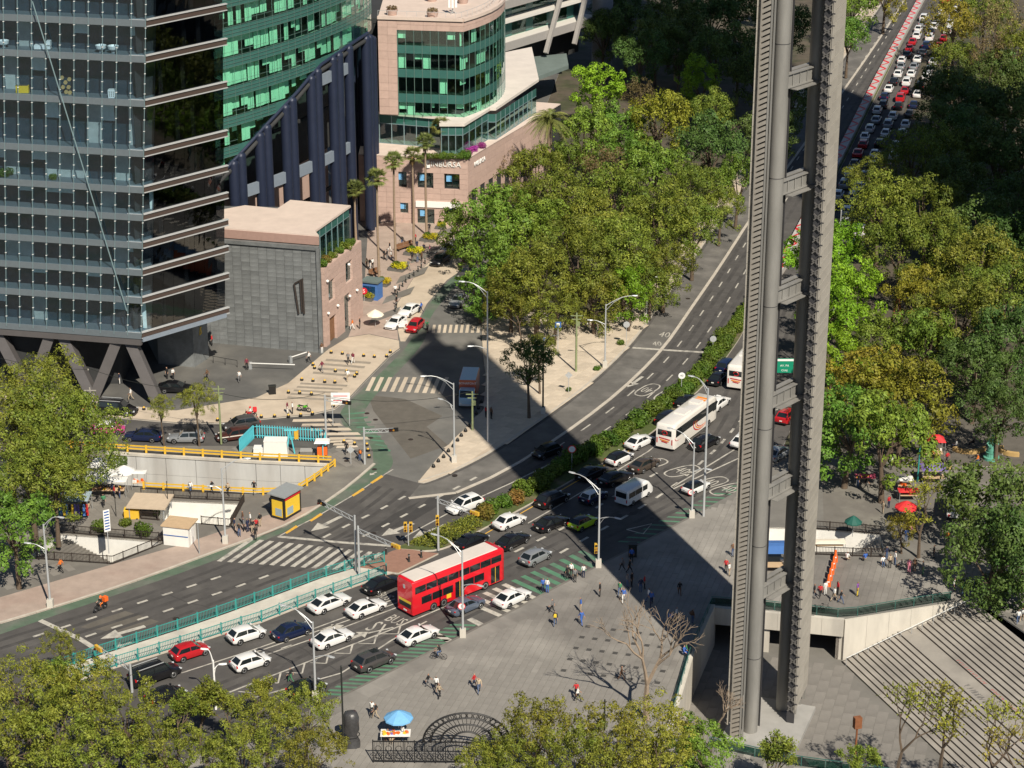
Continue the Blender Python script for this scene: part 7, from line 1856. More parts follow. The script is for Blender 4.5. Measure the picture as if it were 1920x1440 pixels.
mb=MB();mb.lathe([(.2,0),(.24,.05),(.22,.22),(.16,.32)],10);B0=mb.mesh('dome','signal_black',smooth=True);mb=MB();mb.lathe([(.165,.32),(.13,.42),(.05,.48)],10);B1=mb.mesh('cap','signal_yellow',smooth=True)
mb=MB();mb.lathe([(.16,0),(.14,.1),(.1,.15),(.1,.75),(.13,.8),(.1,.9),(.03,.95)],10);B2=mb.mesh('post','pole_black',smooth=True);mb=MB();mb.lathe([(.165,.32),(.13,.42),(.05,.48)],10);B4=mb.mesh('cap','pole_black',smooth=True)
mb=MB();mb.lathe([(.12,.72),(.125,.75),(.12,.78)],10);B3=mb.mesh('ring','galv')
def bollard(x,y,label,a,b,group,z=.12):
	p=G(x,y);t=thing('bollard',label,'bollard',(p.x,p.y,z),0,group);inst(a.name.split('.')[0],a,t);inst(b.name.split('.')[0],b,t)
for x,y in((621,664),(642,666),(682,670),(702,672),(725,671),(732,663),(587,687),(590,693),(629,699),(650,700),(669,704),(665,709),(566,715),(587,717),(609,719),(628,720),(490,785),(515,784),(541,784),(564,782),(586,779),(625,765),(541,739),(562,740),(584,742),(270,770),(440,790),(408,791)):bollard(x,y,'small black dome bollard with an orange cap edging the crossing plaza',B0,B1,'dome bollards of the crossing plaza')
for x,y in((797,496),(790,504),(784,511),(776,519),(768,524),(761,531),(755,539),(749,546),(745,555),(744,567),(743,578),(741,586)):bollard(x,y,'black post bollard in the row beside the shop street',B2,B3,'post bollards of the shop street')
for x,y in((813,878),(822,868),(832,860),(841,849),(850,840),(858,829),(865,820),(873,811),(880,802),(893,778),(897,768),(903,757)):bollard(x,y,'black dome bollard on the left edge of the triangle sidewalk',B0,B4,'dome bollards of the triangle sidewalk')
for x,y in((645,832),(665,836),(688,838),(690,848),(692,860)):bollard(x,y,'small dark dome bollard at the corner by the walkers',B0,B1,'dome bollards of the metro corner')
for x,y in((700,1052),(724,1042),(767,1056),(790,1048)):bollard(x,y,'slim grey post on the brick tip of the fence median',B2,B3,'posts on the brick median',.19)
def box_thing(name,label,cat,base,size,m,rz=0.0,z=.12):b=G(*base);t=thing(name,label,cat,(b.x,b.y,z),rz);mb=MB();mb.box((0,0,size[2]/2),size);mb.obj('body',m,t);return t
t=box_thing('advertising_kiosk','black kiosk with yellow posters beside the cycle lane','kiosk',(537,966),(1.9,3.2,2.9),'black_plastic',R(-32))
for(x,y,w,d,rz)in((0,-1.62,1.5,.04,0),(.97,0,.04,2.6,0)):mb=MB();mb.box((x,y,1.35),(w,d,2.0));p=mb.obj('poster','poster_yellow',t);mb=MB();mb.box((x+(.03 if d>1 else.2),y-(.03 if d<1 else.5),.95),(w*.6 if w>1 else.03,.03 if d<1 else 1.1,.9));mb.obj('poster_picture','canvas_grey',p)
mb=MB();mb.box((0,0,3.0),(2.5,3.6,.16));mb.obj('roof','steel',t);mb=MB();mb.box((1.0,0,2.6),(.03,2.8,.3));mb.obj('header','sign_red',t)
t=box_thing('white_booth','white booth with a plywood roof beside the stairwell','booth',(338,1018),(3.0,2.2,2.3),'whitewash',R(-14));mb=MB();mb.box((0,.1,2.38),(3.4,2.7,.14));mb.obj('roof','plywood',t);mb=MB();mb.box((1.52,0,1.0),(.05,.8,1.9));mb.obj('door','white_metal',t);mb=MB();mb.box((0,-1.12,1.25),(2.9,.04,.1));mb.obj('trim','sign_blue',t)
t=box_thing('green_kiosk','small green and blue kiosk between the lime planters','kiosk',(699,560),(2.4,2.0,2.7),'canvas_royal',R(-20));mb=MB();mb.box((-.1,-1.02,1.4),(1.9,.04,1.5));mb.obj('window','glass_shop',t);mb=MB();mb.box((0,0,2.8),(2.8,2.4,.25));mb.obj('roof','terrace_green',t)
t=box_thing('dumpster','yellow dumpster beside the stairwell planter','dumpster',(248,972),(1.7,1.0,1.0),'yellow_rail',.05);mb=MB();mb.box((.0,.1,1.05),(1.75,.9,.12));mb.obj('lid','poster_yellow',t)
for x in(-.6,.6):mb=MB();mb.lathe([(.12,0),(.12,.1)],8,(x,-.5,0));mb.obj('wheel','tyre',t)
t=box_thing('litter_bin','black twin litter bin on the dark plaza','bin',(511,740),(.9,.5,1.1),'signal_black',.2);mb=MB();mb.box((0,0,1.15),(1.0,.6,.12));mb.obj('lid','pole_black',t)
t=box_thing('utility_cabinet','dark green utility cabinet in the stele shadow','cabinet',(1186,1045),(.9,.7,1.5),'pole_black');mb=MB();mb.box((0,0,1.55),(1.0,.8,.1));mb.obj('lid','pole_black',t)
t=box_thing('tan_roof','flat tan canopy roof over the stairwell landing','canopy',(283,965),(4.6,4.0,.2),'slab_tan',-.1,1.6);mb=MB()
for x in(-2,2):
	for y in(-1.7,1.7):mb.box((x,y,-.7),(.12,.12,1.5))
mb.obj('posts','steel',t)
ce=thing('works_enclosure','turquoise fenced works enclosure with a yellow hook frame above the trench','enclosure',(*g2(450,850),.12));o=Vector(g2(450,850))
cpts=[Vector(p)-o for p in px([(450,850),(478,822),(612,830),(606,862)])]
for i in range(3):
	a,b=cpts[i],cpts[i+1];n=max(2,int((b-a).length/.32))
	mb=MB()
	for k in range(n+1):c=a.lerp(b,k/n);mb.bar((*c,0),(*c,1.75),.1,.06)
	mb.bar((*a,1.5),(*b,1.5),.05,.08);mb.bar((*a,.3),(*b,.3),.05,.08);mb.obj('fence_panel','cyan_paint',ce)
for a,b in((cpts[0],cpts[0].lerp(cpts[1],.9)),):mb=MB();mb.bar((*a,1.0),(*b,1.0),.05,1.7);mb.obj('sheet_panel','cyan_paint',ce)
fx=Vector(g2(545,852))-o;mb=MB()
for dx in(-.5,.5):mb.tube([(fx.x+dx,fx.y,0),(fx.x,fx.y,3.1)],.09,6)
mb.tube([(fx.x-.7,fx.y,3.1),(fx.x+.9,fx.y,3.1)],.1,6);mb.obj('hoist_frame','cyan_paint',ce);mb=MB();mb.box((fx.x+.8,fx.y,2.5),(.5,.5,1.0));mb.obj('hoist','signal_yellow',ce)
for(x,y,s,m,lb)in((518,853,(3.0,1.6,1.9),'whitewash','white shed inside the turquoise enclosure'),(488,852,(1.6,1.2,.8),'canvas_white','white sacks at the left end of the turquoise enclosure'),(575,856,(1.6,1.0,.7),'grey_sidewalk','grey skip at the right end of the turquoise enclosure')):
	b=G(x,y);t=thing('shed' if 'shed' in lb else 'works_load',lb,'shed' if 'shed' in lb else 'load',(b.x,b.y,.12));mb=MB();mb.box((0,0,s[2]/2),s,0,0,.92);mb.obj('body',m,t);mb=MB();mb.box((0,0,s[2]+.06),(s[0]*.95,s[1]*.95,.12));mb.obj('cover','canvas_white' if 'grey' not in lb else 'concrete_grey',t)
def parasol(label,base,yc,r,m,group='parasols',z=.12):
	b,zc=top_of(base,yc);t=thing('parasol',label,'parasol',(b.x,b.y,z),0,group);zc=max(2.0,min(zc,3.0));mb=MB();n=10
	rings=[[(rr*math.cos(2*math.pi*k/n),rr*math.sin(2*math.pi*k/n),zz)for k in range(n)]for rr,zz in((r,zc-.25),(r*.98,zc-.12),(r*.5,zc+.3),(.04,zc+.62))]
	mb.loft(rings,cap=False);mb.obj('canopy',m,t);mb=MB();mb.tube([(0,0,0),(0,0,zc+.6)],.035,6);mb.obj('pole','steel',t);mb=MB()
	for k in range(n):mb.bar((0,0,zc+.5),(r*.96*math.cos(2*math.pi*k/n),r*.96*math.sin(2*math.pi*k/n),zc-.16),.02,.02)
	mb.obj('ribs','steel',t)
parasol('cream parasol on the shop street beside the open-doored car',(704,614),590,1.25,'canvas_cream');parasol('light blue parasol over a stall at the bottom of the plaza',(748,1385),1345,1.4,'canvas_blue');parasol('red parasol in the market by the thin tree',(1697,985),950,1.35,'canvas_red');parasol('dark green parasol above the white stairwell',(1598,1008),982,1.0,'canvas_green')
for i,(x,y)in enumerate(((160,925),(198,918),(235,915),(150,905),(185,900))):parasol('white parasol of the food stalls, %s from the left'%['third','fourth','rightmost','leftmost','second'][i],(x,y),y-32,1.35,'canvas_white')
def stall(label,base,w,d,h,roof_m,goods,z=.12,rz=0.0,name='market_stall',flat=.35):
	b=G(*base);t=thing(name,label,'stall',(b.x,b.y,z),rz);mb=MB()
	for x in(-1,1):
		for y in(-1,1):mb.tube([(x*w/2,y*d/2,0),(x*w/2,y*d/2,h)],.03,5)
	mb.obj('frame','steel',t);mb=MB();mb.loft([[(-w/2-.1,-d/2-.1,h),(w/2+.1,-d/2-.1,h),(w/2+.1,d/2+.1,h),(-w/2-.1,d/2+.1,h)],[(-w/4,-d/8,h+flat),(w/4,-d/8,h+flat),(w/4,d/8,h+flat),(-w/4,d/8,h+flat)]]);mb.obj('canopy',roof_m,t)
	mb=MB();mb.box((0,0,.8),(w*.9,d*.8,.06));mb.obj('counter','plywood',t)
	for i,(m,n)in enumerate(goods):
		for k in range(n):mb=MB();mb.box((random.uniform(-.42,.42)*w,random.uniform(-.35,.35)*d,.95),(random.uniform(.2,.4),random.uniform(.2,.35),random.uniform(.15,.35)),random.uniform(0,3));mb.obj('goods',m,t)
	return t
random.seed(31)
cst=stall('grey canopy stall hung with colourful clothes beside the left tree',(142,965),3.4,2.6,2.2,'canvas_grey',[],flat=.5)
for i,m in enumerate(['teal_rail','canvas_royal','poster_yellow','canvas_royal','signal_black','poster_yellow','canvas_purple','canvas_purple','signal_black','canvas_royal','canvas_red']):
	mb=MB();x=-1.65+i*.33;mb.loft([[(x-w,-1.4+.1*math.sin(i*2),zz),(x+w,-1.45,zz),(x+w,-1.3,zz),(x-w,-1.28,zz)]for w,zz in((.16,.4),(.14,1.2),(.08,1.8))]);mb.obj('hanging_garment',m,cst)
stall('food counter under the white parasols',(205,930),4.2,1.4,2.0,'canvas_white',[('wood',5),('poster_yellow',3),('signal_black',4)],flat=.2);stall('fruit counter at the left of the white parasols',(158,920),2.6,1.4,2.1,'canvas_white',[('poster_yellow',5),('orange',4)],flat=.2);stall('narrow counter at the right end of the white parasols',(262,917),1.6,1.0,2.1,'canvas_white',[('orange',4),('canvas_white',3)],flat=.1)
stall('pink covered stall under the large green tree',(1625,908),2.4,1.2,.95,'pink_cloth',[],flat=.05)if False else None
mat('pink_cloth',(0.6,0.1,0.18),.8,var=.2,scale=6)
stall('low stall with a pink cloth under the large green tree',(1622,908),2.3,1.2,.95,'pink_cloth',[('poster_yellow',4)],flat=.05);stall('bright red tent stall in the park',(1749,860),2.4,1.8,2.4,'canvas_red',[('canvas_white',4),('canvas_red',4)],flat=.6);stall('purple canopy stall below the red tent',(1748,905),2.8,2.2,1.9,'canvas_purple',[('canvas_white',3)],flat=.3);stall('white topped stall beside the purple canopy',(1695,922),1.8,1.4,1.6,'canvas_white',[('orange',4)],flat=.1);stall('red draped stall above the red parasol',(1702,940),2.2,1.2,1.3,'canvas_red',[('canvas_red',3)],flat=.15)
stall('blue tarpaulin shelter seen between the stele columns',(1455,1068),3.6,3.2,2.6,'canvas_royal',[('canvas_white',3)],flat=.3);stall('tan canvas stall over the white stairwell wall',(1552,1034),3.6,1.2,1.1,'canvas_cream',[],flat=.1);stall('vendor table under the light blue parasol',(742,1392),2.6,1.2,.9,'canvas_white',[('orange',6),('canvas_purple',2),('poster_yellow',4)],flat=.05)
wt=thing('market_truck','white box truck parked behind the thin yellow tree','truck');place(wt,(1790,995),(1797,940),.12);mb=MB();mb.loft([rounded(-2.4,1.05,.7,2.9,.06),rounded(1.6,1.05,.7,2.9,.06)]);mb.obj('cargo_box','paint_white',wt);mb=MB();mb.loft([rounded(1.7,.95,.45,2.2,.15),rounded(2.5,.95,.45,2.1,.15),rounded(3.2,.9,.5,1.3,.1)]);mb.obj('cab','paint_white',wt)
for s in(1,-1):
	for x in(-1.5,2.2):add_wheel(wt,x,s*.9,.38,.24)
	mb=MB();mb.box((-2.42,s*.8,.9),(.06,.2,.3));mb.obj('taillight','taillamp',wt)
for i,(x,y,r)in enumerate(((804,452,1.0),(775,478,1.05),(746,507,1.05),(718,536,.8),(690,563,.8),(826,430,.6))):
	b=G(x,y);t=thing('planter','lime yellow flower planter in the shop street, %s from the bank'%['second','third','fourth','fifth','farthest','nearest'][i],'planter',(b.x,b.y,.1),-.4,'lime planters');mb=MB();mb.box((0,0,.25),(2.4*r,2.0*r,.5));mb.obj('box','plaza_slate',t);inst('foliage',SHL,t,(0,0,.35),scale=(1.7*r,1.45*r,.85));inst('top_foliage',SHR[0],t,(0,0,.8),scale=(.8*r,.7*r,.5))
for i,(x,y)in enumerate(((752,470),(768,465),(703,517))):
	b=G(x,y);t=thing('bench','brown bench in the shop street, %s'%['left of the pair by the palms','right of the pair by the palms','beside the green kiosk'][i],'bench',(b.x,b.y,.1),R(50));mb=MB()
	for k in range(4):mb.box((0,-.3+.2*k,.45),(1.9,.16,.06))
	mb.obj('seat','wood',t);mb=MB();mb.box((0,.42,.75),(1.9,.06,.5));mb.obj('backrest','wood',t)
	for s in(-.8,.8):mb=MB();mb.box((s,0,.22),(.1,.7,.44));mb.obj('leg','black_iron',t)
b=G(1858,862);t=thing('statue','green bronze statue on a round base in the park','statue',(b.x,b.y,.1));mb=MB();mb.lathe([(1.0,0),(1.0,.35),(.7,.4),(.65,.9),(.75,1.0)],14);mb.obj('base','patina',t,smooth=False);mb=MB();mb.lathe([(.55,1.0),(.6,1.4),(.45,1.9),(.5,2.3),(.38,2.7),(.16,2.85),(.2,3.05),(.17,3.25),(.05,3.35)],12);mb.tube([(.4,0,2.6),(.7,-.2,2.2),(.5,-.4,1.9)],[.14,.11,.08],6);mb.tube([(-.4,0,2.6),(-.65,-.1,2.1),(-.4,-.4,1.8)],[.14,.11,.08],6);mb.obj('figure','patina',t,smooth=True)
for x,y,a0,a1,lb in((1815,843,200,350,'curved ochre bench in the park shade'),(1905,848,150,270,'curved ochre bench cut by the right edge'),(1752,875,190,330,'low ochre bench in front of the red tent')):
	b=G(x,y);t=thing('curved_bench',lb,'bench',(b.x,b.y,.1));mb=MB();n=12
	lp=[]
	for k in range(n+1):
		a=R(a0+(a1-a0)*k/n);lp.append([(rr*math.cos(a),rr*.8*math.sin(a),zz)for rr,zz in((2.2,0),(2.2,.5),(1.7,.55),(1.6,.45),(1.6,0))])
	mb.loft(lp);mb.obj('seat','bench_ochre',t,smooth=True,angle=40);mb=MB();a=R((a0+a1)/2);mb.box((1.9*math.cos(a),1.5*math.sin(a),.05),(.6,.4,.12));mb.obj('foot','concrete',t)
b=G(1679,632);t=thing('wooden_pyramid','slim wooden pyramid decorated with pale balls among the park trees','decoration',(b.x,b.y,.1));zt=zof(b,545);mb=MB()
for a in(.5,2.07,3.64,5.2):mb.tube([(1.3*math.cos(a),1.3*math.sin(a),0),(0,0,zt)],.11,6)
for f in(.25,.5):
	for k in range(4):a,c=.5+1.57*k,.5+1.57*(k+1);rr=1.3*(1-f);mb.tube([(rr*math.cos(a),rr*math.sin(a),zt*f),(rr*math.cos(c),rr*math.sin(c),zt*f)],.06,5)
mb.obj('frame','rust',t);mat('ball_pale',(.7,.55,.3),.5,var=0)
for k in range(22):
	f=random.uniform(.02,.75);a=random.uniform(0,6.28);rr=1.25*(1-f);mb=MB();mb.lathe([(.02,-.16),(.12,-.1),(.16,0),(.12,.1),(.02,.16)],8,(rr*math.cos(a),rr*math.sin(a),zt*f));mb.obj('ball','ball_pale',t,smooth=True)
b=G(660,1400);t=thing('wrapped_statue','tall statue wrapped in dark plastic beside the slim black post','statue',(b.x,b.y,.12));mb=MB();random.seed(4);n=12
mb.loft([[((rr+random.uniform(-.1,.1))*math.cos(2*math.pi*k/n),(rr*.85+random.uniform(-.1,.1))*math.sin(2*math.pi*k/n),zz)for k in range(n)]for rr,zz in((.85,0),(.7,.6),(.55,1.1),(.8,1.7),(.72,2.4),(.8,3.0),(.6,3.5),(.2,3.65))]);mb.obj('wrapping','bronze_wrap',t,smooth=True,angle=60);mb=MB();mb.tube([(.75*math.cos(a*.5),.68*math.sin(a*.5),1.2)for a in range(14)],.04,5);mb.obj('rope','black_iron',t)
g0=Vector(g2(700,1432));g1=Vector(g2(800,1446));gt_=thing('iron_gate','black wrought-iron gate with a big fan-shaped arch at the bottom edge','gate',(g0.x,g0.y,.12));gd=Vector((1,-.02));
for k in range(16):
	p=gd*(k*.95);mb=MB();mb.bar((*p,0),(*p,2.4),.1,.1);mb.obj('post','black_iron',gt_);mb=MB()
	for j in range(1,6):q=p+gd*(.95*j/6);mb.bar((*q,.2),(*q,2.2),.03,.03)
	for j in range(2):mb.tube([(p.x+.47+.28*math.cos(a),p.y,.7+j*.8+.28*math.sin(a))for a in[i*.57 for i in range(12)]],.03,4)
	mb.obj('grille','black_iron',gt_)
mb=MB()
for z in(.2,2.25):mb.bar((0,0,z),(*(gd*15.2),z),.09,.09)
mb.obj('rails','black_iron',gt_);mb=MB();c=gd*8.6
for rr in(1.4,2.4,3.3,4.0):mb.tube([(c.x+rr*math.cos(a),c.y+.0,2.3+rr*.75*math.sin(a))for a in[math.pi*i/24 for i in range(25)]],.09,5)
for i in range(1,24):a=math.pi*i/24;mb.bar((c.x+1.4*math.cos(a),c.y,2.3+1.05*math.sin(a)),(c.x+4.0*math.cos(a),c.y,2.3+3.0*math.sin(a)),.05,.05)
for i in range(20):a=math.pi*(i+.5)/20;mb.tube([(c.x+3.65*math.cos(a)+.25*math.cos(b_),c.y,2.3+2.74*math.sin(a)+.25*math.sin(b_))for b_ in[j*.8 for j in range(9)]],.04,4)
mb.obj('fan_arch','black_iron',gt_)
for i in range(5):
	f=i/4;x,y=1566-13*f,1052+46*f;b=G(x,y);t=thing('water_barrier','orange plastic barrier in the row right of the stele, %s from the stairwell'%['first','second','third','fourth','fifth'][i],'barrier',(b.x,b.y,.13),R(80),'orange barriers');mb=MB();mb.loft([[(-.6,-w,z),(.6,-w,z),(.6,w,z),(-.6,w,z)]for w,z in((.28,0),(.26,.15),(.14,.45),(.1,.95))]);mb.obj('body','orange',t);mb=MB();mb.box((0,0,.6),(1.22,.27,.14));mb.obj('band','sign_white',t)
b=G(157,775);t=thing('traffic_drum','orange striped traffic drum beside the black SUVs','traffic drum',(b.x,b.y,.1));mb=MB();mb.lathe([(.38,0),(.36,.1),(.3,.12),(.27,1.1),(.2,1.15)],12);mb.obj('body','orange',t,smooth=False);mb=MB();mb.lathe([(.295,.4),(.29,.55)],12);mb.obj('band','sign_white',t)
b=G(605,858);t=thing('vendor_cart','orange vendor cart with a pale blue canopy at the end of the guardrail','cart',(b.x,b.y,.12));mb=MB();mb.box((0,0,.75),(1.2,.9,1.1));mb.obj('body','orange',t);mb=MB();mb.loft([[(-.95,-.7,2.0),(.95,-.7,2.0),(.95,.7,2.0),(-.95,.7,2.0)],[(-.8,-.5,2.25),(.8,-.5,2.25),(.8,.5,2.25),(-.8,.5,2.25)]]);mb.obj('canopy','canvas_white',t);mb=MB()
for x in(-.8,.8):mb.bar((x,0,1.2),(x,0,2.0),.04,.04)
mb.obj('posts','steel',t)
for x in(-.45,.45):add_wheel(t,x,-.45,.2,.08)
for i,(x,y,ln,rz,lb)in enumerate(((470,693,6.2,-.12,'long white barrier arm lowered across the dark plaza'),(545,682,2.6,.75,'short white barrier arm beside the slate wall'))):
	b=G(x,y);t=thing('barrier_gate',lb,'barrier',(b.x,b.y,.1),rz);mb=MB();mb.box((0,0,.5),(.4,.35,1.0));mb.obj('cabinet','steel',t);mb=MB();mb.bar((0,-.25,.95),(ln,-.25,1.0),.07,.12);mb.obj('arm','white_metal',t)
hr2=thing('post_rail','low black rail beside the stone core of the tower','railing',(*g2(378,678),.1));o=Vector(g2(378,678));e=Vector(g2(445,690))-o;mb=MB();mb.bar((0,0,1),(*e,1),.05,.05);mb.obj('rail','black_iron',hr2)
for k in range(4):c=e*(k/3);mb=MB();mb.bar((*c,0),(*c,1),.06,.06);mb.obj('post','black_iron',hr2)
zl_=smooth_line(px([(1440,545),(1475,488),(1520,400),(1571,303),(1646,152),(1697,58),(1760,-60)]),2);zz_=resample(zl_,6.0);o=Vector(zl_[0])
mat('barrier_white',(0.45,0.43,0.41),.6,var=.2,scale=1)
zb_t=thing('zigzag_barrier','long white barrier with red zigzag bands down the middle of the far road','barrier',(*o,.22))
for i in range(len(zz_)-1):
	a,b=zz_[i]-o,zz_[i+1]-o;t_=(b-a).normalized();s=Vector((t_.y,-t_.x))*.75
	mb=MB();k=[a-s,a+s,b+s,b-s];mb.loft([[(*p,0)for p in k],[(*(p*1.0),.75)for p in k]]);pn=mb.obj('panel','barrier_white',zb_t)
	for(p,q,r_)in((a-s,a+s,(a+b)/2),):
		mb=MB();w=t_*.95
		mb.face([(*p,.756),(*(r_+s*.9),.756),(*(r_+s*.9+w),.756),(*(p+w),.756)]);mb.face([(*(r_+s*.9),.76),(*(b-s-w*1.3),.76),(*(b-s-w*.1),.76),(*(r_+s*.9+w*1.2),.76)])
		oo=mb.obj('zigzag_band','sign_red',pn)
		if oo.data.polygons[0].normal.z<0:oo.data.flip_normals()
def deckplant(x,li,r,m,lb,n=1):p=deck_pt(x,li,.9);shrub(0,0,r,lb,m,loc=(p.x,p.y,p.z),group='plants on the tower decks')
deckplant(12,5,1.0,SHR[1],'leafy plant at the left edge on the glass tower deck');deckplant(100,5,.7,SHR[2],'climbing plant on the glass tower deck beside the tie');deckplant(43,7,.55,SHR[0],'plant in the yellow trough on the glass tower deck')
p=deck_pt(43,7,.6);t=thing('deck_trough','yellow trough on the glass tower deck','planter',p);mb=MB();mb.box((0,0,.45),(1.6,.6,.9));mb.obj('box','poster_yellow',t);mb=MB();mb.box((0,0,.92),(1.4,.4,.06));mb.obj('soil','ground_soil',t)
p=deck_pt(125,7,.9);t=thing('wood_sculpture','cluster of pale wooden hexagons standing on the tower deck','sculpture',p)
for dx,dz in((0,.3),(.35,.9),(-.35,.9),(0,1.5),(.5,1.9),(-.4,2.1),(.45,.2)):
	mb=MB();mb.loft([[(dx+.26*math.cos(k*1.047),y,dz+.26*math.sin(k*1.047))for k in range(6)]for y in(-.15,.15)]);mb.obj('cell','bench_ochre',t)
p=deck_pt(211,7,.6);t=thing('cube_seat','white perforated cube on the tower deck','seat',p);mb=MB();mb.box((0,0,.5),(.85,.85,1.0));mb.obj('body','white_metal',t);mb=MB()
for i in range(3):
	for j in range(3):mb.box((-.25+.25*i,-.43,.25+.25*j),(.12,.02,.12),0,0)
mb.obj('holes','signal_black',t)
for i,x in enumerate((8,80,190,213)):
	p=deck_pt(x,8,.8);t=thing('lounge_chair',['white round chair at the left edge of the upper deck','white sofa beside the tie on the upper deck','left one of the two white round chairs on the upper deck','right one of the two white round chairs on the upper deck'][i],'chair',p);mb=MB()
	if i==1:mb.box((0,0,.35),(2.0,.9,.5));mb.box((.8,0,.8),(.5,.9,.6))
	else:mb.lathe([(.3,.3),(.6,.5),(.7,.9),(.62,.92),(.4,.6)],12)
	mb.obj('shell','white_metal',t);mb=MB();mb.box((0,0,.12),(.4,.4,.25));mb.obj('base','steel',t)
for k in range(6):
	f=.04+.16*k;p=s2+rdir*rl*f-rn*.7;shrub(0,0,random.uniform(.8,1.1),'terrace shrub on the slate building, %s from the front corner'%['first','second','third','fourth','fifth','sixth'][k],SHR[k%3]if k!=1 else SHO,loc=(p.x,p.y,PHt),group='terrace shrubs')
hb0=Vector(g2(800,299,BZ));hb1=Vector(g2(874,299,BZ))
for k in range(6):p=hb0.lerp(hb1,k/5)+Vector((0,.3));shrub(0,0,.9,'clipped hedge bush above the bank lettering, %s from the left'%['first','second','third','fourth','fifth','sixth'][k],SHR[k%3],loc=(p.x,p.y,BZ),group='bank terrace hedge')
for k in range(4):p=bc+brd*(1+k*2.0)+Vector((-.8,.3));shrub(0,0,1.0,'magenta flowering bush on the bank terrace, %s from the corner'%['first','second','third','fourth'][k],SHM if k else SHR[1],loc=(p.x,p.y,BZ),group='bank flowering bushes')
for i,(x,y,r,lb)in enumerate(((186,1000,1.1,'left clipped hedge block beside the stairwell'),(268,1002,1.3,'right clipped hedge block beside the white booth'),(235,988,.8,'low grass tuft between the hedge blocks'),(292,970,.6,'small shrub at the stairwell wall'),(1120,695,.6,'low green shrub at the foot of the park lamp post'),(1163,648,.6,'low green shrub under the small bright tree'),(1065,735,.45,'small tuft beside the leaning sign'),(1235,570,.7,'low shrub at the kerb trunk'),(1250,535,.7,'second low shrub further along the kerb'))):shrub(x,y,r,lb,SHR[i%3],.12,'low shrubs on the pavements')
def wire(label,a,za,b,zb,sag):
	A=G(*a);B=G(*b);t=thing('overhead_wire',label,'wire',(A.x,A.y,za));D=Vector((B.x-A.x,B.y-A.y,zb-za));mb=MB()
	mb.tube([D*f+Vector((0,0,-sag*4*f*(1-f)))for f in[k/10 for k in range(11)]],.03,4);mb.obj('cable','pole_black',t);mb=MB();mb.box((0,0,0),(.12,.12,.2));mb.obj('insulator','pole_concrete',t)
hz=zof(G(415,834),725)-.3
wire('overhead wire between the two utility poles at left',(415,834),hz,(172,778),hz-1,1.0);wire('overhead wire from the green pole towards the small signal mast',(415,834),hz-.5,(612,835),7.0,.9);wire('overhead wire across the side street to the weathered pole',(612,835),6.6,(886,808),5.4,1.0);wire('overhead wire leaving the picture at the left edge',(172,778),hz-1.2,(-60,750),hz,.8)
